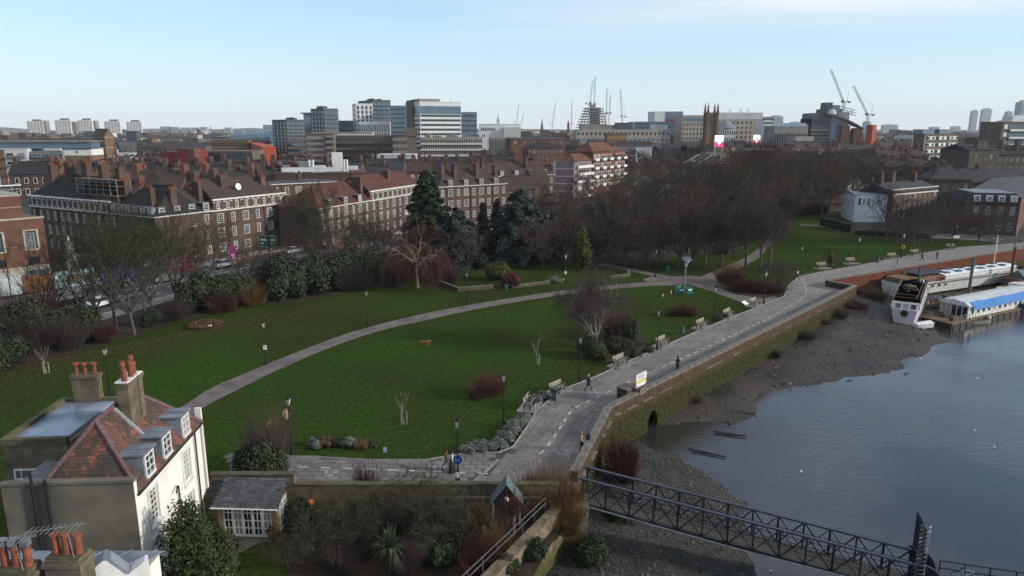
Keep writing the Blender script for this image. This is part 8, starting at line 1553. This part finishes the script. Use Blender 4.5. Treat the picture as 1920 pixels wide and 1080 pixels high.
# ---------------------------------------------------------------- cars
def car_proto(col):
 t = thing('car','','car'); prof = [(-2.1,.35),(-2.15,.62),(-2.0,.82),(-1.15,.92),(1.6,.95),(2.05,.88),(2.15,.6),(2.1,.35)]; hw = .86
 def extr(pr,w0,w1=None): q = MB(); n = len(pr); w1 = w1 or w0; vs = [(x,-w0 if z < .7 else -w1,z) for x,z in pr] + [(x,w0 if z < .7 else w1,z) for x,z in pr]; q.add(vs,[tuple(range(n)),tuple(range(2*n-1,n-1,-1))] + [(i,i+n,(i+1) % n+n,(i+1) % n) for i in range(n)]); return q
 extr(prof,hw,.8).build('body',col,t); q = MB(); cab = [(-1.1,.92),(-.45,1.38),(.95,1.42),(1.65,.95)]; vs = [(x,s*(.76 if z < 1 else .6),z) for s in (-1,1) for x,z in cab]; q.add(vs,[(0,1,2,3),(7,6,5,4),(0,4,5,1),(2,6,7,3)]); q.build('glasshouse',m_glass,t); q = MB(); q.add([(-.5,-.61,1.385),(.98,-.61,1.425),(.98,.61,1.425),(-.5,.61,1.385),(-.4,-.5,1.46),(.85,-.5,1.48),(.85,.5,1.48),(-.4,.5,1.46)],[(0,1,5,4),(1,2,6,5),(2,3,7,6),(3,0,4,7),(4,5,6,7)]); q.build('roof',col,t)
 for x in (-1.3,1.3):
  for s in (-1,1): q = MB(); q.lathe([(.33,-.11),(.33,.11)],14); w = q.build('wheel',m_dark,t,loc=(x,s*.78,.33)); w.rotation_euler = (R(90),0,0); q = MB(); q.lathe([(.19,-.125),(.19,.125)],10); q.build('rim',m_galv,w)
 for s in (-.6,.6): q = MB(); q.box(-2.17,-2.1,s-.18,s+.18,.62,.76); q.build('headlight',m_wpaint,t); q = MB(); q.box(2.1,2.17,s-.16,s+.16,.64,.78); q.build('tail_light',M('tail_red',(.4,.01,.01),.3),t)
 return t
def paint(n,c): return M(n,c,.3,tuple(x*.9 for x in c),.5,spec=.6)
m_cw = paint('car_white',(.62,.62,.62)); CP0 = car_proto(m_cw); cols = {'silver': paint('car_silver',(.3,.31,.33)),'black': paint('car_black',(.012,.012,.014)),'red': paint('car_red',(.2,.01,.012)),'grey': paint('car_grey',(.08,.085,.09)),'blue': paint('car_blue',(.03,.05,.12))}
def road_pt(u,off):
 L = offset(ROADC,off); best = min(range(len(L)),key=lambda i: abs((960 + L[i].x/(L[i].y*_cp + CAMH*_sp)*FPX) - u) if L[i].y > 20 else 1e9); d = (L[min(best+1,len(L)-1)] - L[max(best-1,0)]); return L[best],ang(d)
first = True
for u,off,c,lab in [(182,4.2,None,'white car between the roadside shrubs'),(215,-4.4,'black','black car passing the blue hoarding'),(240,4.0,'grey','dark grey car right behind the white car'),(415,-4.2,'silver','silver car at the red end of the hoarding'),(305,-1.6,'grey','grey car in the middle of the road by the tall trees'),(548,-3.8,'silver','silver car below the green direction signs'),(660,3.6,'red','red car glimpsed before the red-roofed mansion'),(735,-3.8,'silver','pale car passing behind the weeping tree'),(690,-4.0,None,'white car before the forecourt wall'),(130,-1.4,'black','black car near the brick hall'),(530,4.0,'black','black car half hidden by the holly mass'),(1150,3.5,None,'white car among the trees near the flyover foot'),(1180,-3.5,'silver','silver car by the foot of the flyover'),(1210,3.5,'blue','blue car by the foot of the flyover'),(1100,-4,None,'white car behind the wood')]:
 p,a = road_pt(u,off); a += math.pi if off < 0 else 0
 if first: CP0.location = (p.x,p.y,.01); CP0.rotation_euler = (0,0,a); CP0['label'] = lab; CP0['group'] = 'cars on the road'; first = False
 else: copy_tree(CP0,(p.x,p.y,.01),a,1.0,lab,'cars on the road',swap={'car_white': cols[c]} if c else None)
fl = bpy.data.objects['flyover']; Lf = (fb-fa).length; k_ = 0
for s,y,c in [(.12,-5,None),(.2,4,'silver'),(.3,-3,'black'),(.36,5,None),(.45,-5,'grey'),(.55,3,'black'),(.68,-4,None),(.8,4,'red')]:
 e = Vector((-dfl.y,dfl.x,0)); p = fa + dfl*Lf*s + e*y; z = 7.2*min(1,s/.5); copy_tree(CP0,(p.x,p.y,z + .02),ang(dfl),1.0,'%s car on the flyover, number %s from its foot' % (c or 'white',['one','two','three','four','five','six','seven','eight'][k_]),'cars on the flyover',swap={'car_white': cols[c]} if c else None); k_ += 1
copy_tree(CP0,G(1586,398) + Vector((0,0,.01)),R(5),1.0,'white car parked by the hedge left of the white house','parked cars'); copy_tree(CP0,G(1500,392) + Vector((0,0,.01)),R(5),1.0,'dark car parked at the back of the far lawn','parked cars',swap={'car_white': cols['black']})
for u,v,h,lab in [(30,612,10,'thin dark street lamp before the brick hall shops'),(160,583,10,'thin dark street lamp beside the hoarding picture panel'),(368,520,9,'thin dark street lamp at the red hoarding end'),(505,487,9.5,'thin dark street lamp by the green signs'),(664,468,9.5,'thin dark street lamp before the red-roofed mansion'),(705,470,6,'pale short street lamp near the weeping tree')]:
 P = G(u,v); t = thing('street_lamp',lab,'street lamp',P,R(40),'road lamps'); q = MB(); q.lathe([(.12,0),(.1,1.2),(.07,1.25),(.05,h)],8); q.build('column',m_dark if h > 7 else m_galv,t); q = MB(); q.tube([(0,0,h),(.2,0,h+.2),(1.0,0,h+.25)],.04,6); q.build('arm',m_dark,t); q = MB(); q.box(.8,1.5,-.12,.12,h+.18,h+.3); q.build('lamp_head',m_galv,t)
# ---------------------------------------------------------------- boats
m_hullw = M('hull_white',(.6,.6,.58),.5,(.45,.44,.42),1.5); m_lil = M('hull_lilac',(.5,.42,.48),.55,(.4,.33,.38),1); m_hulld = M('hull_dark',(.03,.03,.035),.6,(.02,.02,.022),2); m_tarpb = M('tarp_blue',(.05,.2,.5),.6,(.04,.15,.38),2,bump=.3); m_rust = M('rust',(.16,.06,.03),.9,(.08,.04,.03),3); m_wood = M('boat_timber',(.2,.12,.06),.8,(.11,.07,.04),2.5)
def hull(L,W,z0,z1,bow=.25,stern=.1,sheer=.3,n=14,flare=.75):
 q = MB(); rows = []
 for i in range(n+1):
  s = i/n; x = -L/2 + L*s; w = W/2;
  if s > 1-bow: w *= math.sqrt(max(0,1 - ((s-(1-bow))/bow)**2))*.97 + .03
  if s < stern: w *= .75 + .25*(s/stern)
  zt = z1 + sheer*((2*s-1)**2); rows.append([(x,-w,zt),(x,-w*flare,z0),(x,w*flare,z0),(x,w,zt)])
 vs = [p for r in rows for p in r]; q.add(vs,[(4*i+j,4*i+4+j,4*i+5+j,4*i+1+j)[::-1] for i in range(n) for j in range(3)] + [(0,1,2,3),tuple(4*n+k for k in (3,2,1,0))] ); d = MB(); d.add([ (r[0][0],r[0][1]*.97,r[0][2]-.12) for r in rows] + [(r[3][0],r[3][1]*.97,r[3][2]-.12) for r in rows],[(i,i+1,n+2+i,n+1+i) for i in range(n)]); return q,d
def boat(name,label,A,B,z,build):
 d = B - A; C = (A+B)/2; t = thing(name,label,'boat',(C.x,C.y,z),ang(d),'moored boats'); build(t,d.length); return t
def b_long(t,L):
 q,d = hull(L,4.6,-.5,1.5,.12,.08,.35); q.build('hull',m_hullw,t); d.build('deck',m_bing,t); q = MB(); n = 12; q.add([(x,s*1.75,z) for s,z in ((-1,1.45),(-1,2.25),(1,2.25),(1,1.45)) for x in (-L*.16,L*.42)],[(0,1,3,2),(2,3,5,4),(4,5,7,6),(0,2,4,6),(1,7,5,3)]); q.build('cabin',m_hullw,t); q = MB(); vs = []
 for i in range(13): x = -L*.17 + L*.6*i/12; vs += [(x,-1.9,2.22),(x,-.9,2.48),(x,.9,2.48),(x,1.9,2.22)]
 q.add(vs,[(4*i+j,4*i+4+j,4*i+5+j,4*i+1+j) for i in range(12) for j in range(3)]); q.build('roof',M('roof_paint_white',(.66,.7,.74),.5,(.58,.62,.66),.6),t)
 for i in range(12): q = MB(); x,y = -L*.12 + (i//2)*L*.092,(-.85 if i % 2 else .85); q.cbox((x,y,2.56),(1.35,.8,.14)); k = q.build('roof_light',m_hulld,t); q = MB(); q.cbox((x,y,2.63),(1.1,.58,.03)); q.build('pane',m_glass,k)
 q = MB(); q.box(-L*.47,-L*.2,-1.7,1.7,1.4,2.5); q.build('wheelhouse',m_wood,t); q = MB(); q.box(-L*.36,-L*.17,-1.9,1.9,2.9,3.0); q.build('awning',m_hulld,t);
 for x in (-L*.35,-L*.18):
  for y in (-1.8,1.8): q = MB(); q.bar((x,y,1.4),(x,y,2.9),.07); q.build('post',m_hulld,t)
 for i in range(6): q = MB(); q.cbox((-L*.42+i*L*.05,-2.22,.85),(.45,.06,.4)); q.build('port_light',m_glass,t)
 q = MB(); q.box(-L*.5,L*.48,-2.36,-2.28,1.2,1.35); q.build('rubbing_strake',m_hulld,t); q = MB(); q.lathe([(.09,0),(.05,6.4)],8,(L*.34,.6,1.5)); q.build('mast',m_wpaint,t); q = MB(); q.bar((L*.34,-.4,7.2),(L*.34,1.4,7.2),.05); q.build('yard',m_wpaint,t); q = MB(); q.tube([(-L*.2+.4*math.cos(a),-2.1,1.9+.4*math.sin(a)) for a in np.linspace(0,6.28,14)],.1,6); q.build('life_ring',M('ring_red',(.5,.03,.02),.6),t)
boat('houseboat','long houseboat with white roof full of roof lights and a timber wheelhouse',G(1668,545,-1.6),G(1900,512,-1.6),-1.95,b_long)
def b_lilac(t,L):
 q,d = hull(L,4.3,-.4,1.5,.3,.1,.3); q.build('hull',m_lil,t); d.build('deck',m_hullw,t); q = MB(); q.box(-L*.44,L*.38,-1.85,1.85,1.35,2.5); q.build('cabin',m_hullw,t); r = random.Random(12)
 for i in range(9): q = MB(); s = r.uniform(.2,.45); q.cbox((r.uniform(-L*.3,L*.3),r.uniform(-1.3,1.3),2.62+s/2),(s*1.3,s,s),r.uniform(0,3)); q.build('deck_clutter',[m_wood,m_shr,m_hulld,m_hullw][i % 4],t); q = MB(); q.box(-L*.42,L*.4,-1.85,1.85,2.503,2.6); q.box(-L*.3,L*.3,-1.2,-1.0,2.6,3.0); q.build('cabin_roof',M('deck_grey_pale',(.3,.28,.26),.9,(.2,.185,.17),2),t);
 for i in range(4): q = MB(); x = -L*.3+i*L*.18; q.box(x-.3,x+.3,-1.89,-1.853,1.65,2.25); q.build('window',m_glass,t)
 for i in range(3): q = MB(); y = -1+i*1.0; q.box(-L*.44-.04,-L*.44-.003,y-.33,y+.33,1.6,2.3); q.build('window',m_glass,t)
 for i in range(6):
  for y in (-1.75,1.75): q = MB(); x = -L*.4+i*L*.155; q.bar((x,y,2.6),(x,y,3.55),.05); q.build('rail_post',m_hullw,t)
 for y in (-1.75,1.75):
  for z in (3.1,3.55): q = MB(); q.bar((-L*.4,y,z),(L*.38,y,z),.05); q.build('rail',m_wood,t)
 q = MB(); q.bar((-L*.4,-1.75,3.55),(-L*.4,1.75,3.55),.05); q.bar((-L*.4,-1.75,3.1),(-L*.4,1.75,3.1),.05); q.build('stern_rail',m_wood,t); q = MB(); q.box(-1,0,-.6,.6,2.603,3.2); q.build('deck_table',m_wood,t); q = MB(); q.ball((-.5,.9,3.0),.4,7); q.build('deck_plant',m_shr,t); q = MB(); q.lathe([(.5,-.06),(.5,.06),(.3,.06),(.3,-.06)],14); o = q.build('wreath',m_shr,t,loc=(-L*.5-.02,0,1.2)); o.rotation_euler = (0,R(90),0); q = MB(); q.box(-L*.42,L*.3,-2.16,-2.0,.3,.45); q.build('strake',m_hulld,t)
boat('houseboat','lilac houseboat with railed roof deck, stern towards the camera',G(1693,608,-2.6),G(1716,550,-2.6),-2.2,b_lilac)
def b_blue(t,L):
 q = MB(); q.box(-L/2,L/2,-2.6,2.6,-.5,.55); q.build('pontoon_hull',m_hulld,t); q = MB(); q.box(-L/2-.1,L/2+.1,-2.7,2.7,.552,.7); q.build('deck',m_wood,t); q = MB(); q.box(-L*.3,L*.49,-2.1,2.1,.703,2.7); q.build('cabin',m_hullw,t); q = MB(); vs = []
 for i in range(9): x = -L*.31 + L*.81*i/8; vs += [(x,-2.35,2.55),(x,-1.6,3.1),(x,0,3.35),(x,1.6,3.1),(x,2.35,2.55)]
 q.add(vs,[(5*i+j,5*i+5+j,5*i+6+j,5*i+1+j) for i in range(8) for j in range(4)]); q.add(vs[:5],[(0,1,2,3,4)]); q.build('curved_roof',M('roof_dull_white',(.5,.52,.53),.6,(.4,.42,.43),.8),t); q = MB(); vs = []
 for i in range(9): x = -L*.27 + L*.76*i/8; w = .05*math.sin(i*2.1); vs += [(x,-1.75,3.1+w),(x,-2.42,2.6),(x,-2.5,1.95+w)]
 q.add(vs,[(3*i+j,3*i+3+j,3*i+4+j,3*i+1+j)[::-1] for i in range(8) for j in range(2)]); q.build('blue_tarpaulin',m_tarpb,t)
 for i in range(12): q = MB(); x = -L*.25+i*L*.063; q.box(x-.3,x+.3,-2.13,-2.103,1.3,1.95); q.build('window',m_glass,t)
 for i in range(5): q = MB(); y = -1.6+i*.8; q.box(-L*.3-.03,-L*.3-.003,y-.33,y+.33,.8,2.4); q.build('glazed_door',m_glass,t)
 for i in range(14): q = MB(); x = -L*.48+i*L*.072; q.bar((x,-2.65,-1.4),(x,-2.65,.55),.12); q.build('fender_pile',m_wood,t)
 q = MB()
 for i in range(8): q.bar((-L*.49+i*.8,-2.6,.7),(-L*.49+i*.8,-2.6,1.6),.05)
 q.bar((-L*.49,-2.6,1.6),(-L*.3,-2.6,1.6),.05); q.bar((-L*.49,-2.6,1.6),(-L*.49,2.6,1.6),.05); q.build('stern_rail',m_galv,t); r = random.Random(2)
 for i in range(5): q = MB(); q.ball((-L*.4+r.uniform(-1,1),r.uniform(-2,2),1.0),.35,6); q.build('deck_plant',m_shr,t)
 q = MB(); q.tube([(-L*.5-.05,-1.8+.3*math.cos(a),.2+.3*math.sin(a)) for a in np.linspace(0,6.28,12)],.1,6); q.build('tyre_fender',m_dark,t)
boat('houseboat','houseboat with curved white roof and bright blue tarpaulin',G(1752,602,-2.9),G(1912,568,-2.9),WZ + .15,b_blue)
def b_tender(m,motor,covered):
 def f(t,L):
  q,d = hull(L,1.5,-.15,.45,.45,.1,.12,10); q.build('hull',m,t); d.build('floor',m_wood if not covered else m_hullw,t)
  if covered: q = MB(); r = random.Random(1); n = 8; vs = [(-L/2+.1+(L-.4)*i/n,-.7+1.4*j/4,.5+.22*math.sin(math.pi*j/4)+r.uniform(-.05,.08)) for i in range(n+1) for j in range(5)]; q.add(vs,[(5*i+j,5*i+5+j,5*i+6+j,5*i+1+j) for i in range(n) for j in range(4)]); q.build('cover',M('white_tarp',(.68,.68,.67),.6,(.5,.5,.5),3,bump=.3),t)
  else:
   for x in (-L*.2,L*.12): q = MB(); q.box(x-.15,x+.15,-.62,.62,.28,.33); q.build('thwart',m_wood,t)
  if motor: q = MB(); q.box(-L/2-.25,-L/2+.05,-.15,.15,.35,.85); q.ball((-L/2-.1,0,.9),.2,7); q.build('outboard',m_wpaint,t)
 return f
boat('dinghy','white covered dinghy aground on the mud beside the lilac boat',G(1745,612,-3.1),G(1709,616,-3.1),-2.95,b_tender(m_hullw,False,True)); boat('skiff','grey open skiff with white outboard beside the blue-tarpaulin boat',G(1853,603,-3.4),G(1801,606,-3.4),WZ + .05,b_tender(M('hull_grey',(.28,.26,.22),.7,(.2,.185,.16),2),True,False))
def b_cream(t,L): q,d = hull(L,3.4,-.3,1.2,.2,.1,.3); q.build('hull',M('hull_cream',(.5,.46,.34),.5),t); d.build('deck',m_wood,t); q = MB(); q.box(-L*.3,L*.4,-1.3,1.3,1.0,1.9); q.build('cabin',m_hullw,t); [ (lambda q: (q.box(-L*.28+i*1.1,-L*.28+i*1.1+.6,-1.33,-1.303,1.2,1.7),q.build('window',m_glass,t)))(MB()) for i in range(5)]
boat('houseboat','cream cabin boat at the right edge behind the blue tarpaulin',G(1880,552,-2.6),G(1990,530,-2.6),-3.1,b_cream); boat('houseboat','dark blue boat hull at the right edge beyond the tarpaulin boat',G(1904,582,-3.2),G(1990,570,-3.2),WZ + .1,lambda t,L: (lambda h: (h[0].build('hull',M('hull_navy',(.02,.035,.09),.5),t),h[1].build('deck',m_hullw,t),(lambda q: (q.box(-L*.3,L*.4,-1.2,1.2,1.0,2.0),q.build('cabin',m_hullw,t)))(MB())))(hull(L,3.2,-.3,1.2,.2,.1,.3)))
boat('workboat','dark covered workboat at the right edge behind the posts',G(1893,532,-1.8),G(2000,512,-1.8),-2.4,lambda t,L: (lambda h: (h[0].build('hull',m_rust,t),h[1].build('deck',m_wood,t),(lambda q: (q.add([(-L*.4,-1.8,1.3),(L*.4,-1.8,1.3),(L*.4,1.8,1.3),(-L*.4,1.8,1.3),(-L*.4,0,2.9),(L*.4,0,2.9)],[(0,1,5,4),(2,3,4,5),(0,4,3),(1,2,5)]),q.build('canopy',m_bing,t)))(MB())))(hull(L,3.8,-.3,1.3,.2,.1,.3)))
p = G(1790,560,-2.2); t = thing('mooring_pontoon','cluttered timber mooring pontoon between the houseboats','pontoon',(p.x,p.y,-2.8),ang(G(1905,515) - G(1672,541))); q = MB(); q.box(-14,16,-1.2,1.2,0,.6); q.build('pontoon_deck',m_wood,t); r = random.Random(4)
for i in range(34): q = MB(); x,y,s = r.uniform(-13,15),r.uniform(-.9,.9),r.uniform(.25,.6); q.cbox((x,y,.6+s*.6),(s,s*.9,s*1.2),r.uniform(0,3)); q.build('deck_clutter',[m_rust,m_wood,m_hullw,m_shr,m_dark,m_tarpb][i % 6],t)
for u,v,zt,lab,m in [(1815,560,4.2,'grey mooring post between the two large houseboats',m_bing),(1718,560,2.8,'grey mooring post with rusty foot by the lilac boat',m_bing),(1893,535,4.4,'mooring post with red foot near the right edge',m_rust)]: p = G(u,v,-2.5); t = thing('mooring_post',lab,'post',(p.x,p.y,0)); q = MB(); q.lathe([(.24,-4),(.24,zt)],10); q.build('pile',m,t); q = MB(); q.lathe([(.26,zt+.002),(.02,zt+.2)],10); q.build('pile_cap',m_hulld,t)
p = G(1868,470); t = thing('white_post','thin white flag post at the far promenade','post',p); q = MB(); q.lathe([(.06,0),(.04,2.5)],8); q.build('pole',m_wpaint,t); q = MB(); q.bar((-.5,0,2.0),(.5,0,2.0),.05); q.build('arm',m_wpaint,t)
# fallen leaves drifted over the grass
fl_ = MB(); r_ = random.Random(31)
for k in range(9000):
 u,v = (r_.uniform(0,760),0) if k % 3 else (r_.uniform(1000,1300),r_.uniform(505,700)); v = v or (700 - u*.21 + r_.expovariate(.06) - 6); p = G(u,v)
 if inside(p,LAWN) and not inside(p,PROM): a = r_.uniform(0,6.28); s = r_.uniform(.06,.13); fl_.add([(p.x + math.cos(a)*s,p.y + math.sin(a)*s,.025),(p.x - math.sin(a)*s*.6,p.y + math.cos(a)*s*.6,.05),(p.x - math.cos(a)*s,p.y - math.sin(a)*s,.025),(p.x + math.sin(a)*s*.6,p.y - math.cos(a)*s*.6,.04)],[(0,1,2,3)])
o = fl_.build('fallen_leaves',M('dead_leaf',(.11,.06,.025),.9,(.06,.035,.018),4,island=.4),kind='stuff'); o['label'] = 'brown fallen leaves drifted along the lawn edges'; o['category'] = 'leaves'
# gulls, stakes and timbers on the river
def gull(u,v,k,dark=False): p = G(u,v,WZ); t = thing('gull' if not dark else 'duck','%s, number %s counted from the top of the picture' % ('white gull floating on the river' if not dark else 'dark duck by the waterline',k),'bird',(p.x,p.y,WZ),random.uniform(0,6),'birds on the river'); m = m_wpaint if not dark else m_dark; q = MB(); q.ball((0,0,.1),.14,8,sz=(1.9,1,.8)); q.ball((.24,0,.24),.075,6); q.bar((.15,0,.12),(.23,0,.22),.07); q.bar((-.2,0,.12),(-.42,0,.16),.1,.03); q.build('body',m,t,smooth=True); q = MB(); q.bar((.3,0,.24),(.37,0,.22),.025); q.build('bill',m_dark,t); t.scale = (.52,.52,.52)
for i,(u,v,d) in enumerate([(1905,650,0),(1726,673,0),(1842,670,0),(1832,710,0),(1697,702,1),(1702,700,1),(1596,713,1),(1591,714,1),(1827,808,0),(1864,839,0),(1502,885,0),(1445,1072,0)]): gull(u,v,['one','two','three','four','five','six','seven','eight','nine','ten','eleven','twelve','thirteen','fourteen'][i],bool(d))
for u,v,h,lab in ((1565,690,1.0,'broken timber stake on the mud, right of two'),(1594,665,.9,'broken timber stake on the mud near the wet channel'),(1463,700,1.0,'rusty stake on the mud nearest the wall')): p = G(u,v,-3.2); z = shore_z(p.x,p.y) or -3.3; q = MB(); q.lathe([(.12,-.2),(.09,h*.7),(.03,h)],7); o = q.build('mud_stake',m_rust,None,loc=(p.x,p.y,z)); tag(o,lab,'stake')
def timber(pts,lab): q = MB(); q.tube([G(u,v,WZ + .12) for u,v in pts],.06,6); o = q.build('floating_boom',m_dark); tag(o,lab,'boom')
timber([(1338,808),(1400,818),(1338,812)],'thin dark boom floating off the culvert, upper one'); timber([(1290,840),(1362,857),(1296,845)],'thin dark boom floating off the culvert, lower one'); timber([(1342,768),(1418,776)],'long pale pole lying on the shingle edge')
# pontoon at the bridge end with railing and bicycle
t_,S_,E_,z0_,a_ = BR_; d_ = Vector((math.cos(a_),math.sin(a_),0)); n_ = Vector((-d_.y,d_.x,0)); C_ = E_ + d_*4.5 + n_*.4; t = thing('landing_pontoon','dark steel landing pontoon at the outer end of the footbridge','pontoon',(C_.x,C_.y,0),a_); q = MB(); q.box(-4.2,9,-2.5,2.2,WZ-.4,WZ+.75); q.build('pontoon_hull',m_hulld,t); q = MB(); q.box(-4.2,9,-2.5,2.2,WZ+.753,WZ+.82); q.build('pontoon_deck',m_deckb,t)
for z in (1.35,1.85): q = MB(); q.bar((-2.6,2.1,WZ+z),(9,2.1,WZ+z),.06); q.build('rail',m_blk,t)
for i in range(9): q = MB(); q.bar((-2.6+i*1.4,2.1,WZ+.8),(-2.6+i*1.4,2.1,WZ+1.85),.06); q.build('rail_post',m_blk,t)
B_ = C_ - d_*1.2 + n_*1.75; t = thing('bicycle','pale blue bicycle leaning on the pontoon rail','bicycle',(B_.x,B_.y,WZ+.82),a_); m_cyc = M('bike_blue',(.25,.5,.55),.4)
for x in (-.52,.52): q = MB(); q.tube([(x + .33*math.cos(a),0,.34 + .33*math.sin(a)) for a in np.linspace(0,6.283,22)],.022,6); w = q.build('wheel',m_dark,t); q = MB(); [q.bar((x,0,.34),(x + .32*math.cos(a),0,.34 + .32*math.sin(a)),.006) for a in np.linspace(0,5.9,12)]; q.build('spokes',m_galv,w)
q = MB(); [q.tube([a,b],.022,6) for a,b in (((-.52,0,.34),(-.12,0,.32)),((-.12,0,.32),(-.22,0,.86)),((-.2,0,.8),(.34,0,.82)),((-.12,0,.32),(.36,0,.74)),((-.52,0,.34),(-.2,0,.8)),((.52,0,.34),(.33,0,.95)))]; q.build('frame',m_cyc,t); q = MB(); q.cbox((-.23,0,.92),(.26,.14,.05)); q.build('saddle',m_dark,t); q = MB(); q.tube([(.3,-.28,1.0),(.33,0,.97),(.3,.28,1.0)],.014,6); q.build('handlebar',m_dark,t)
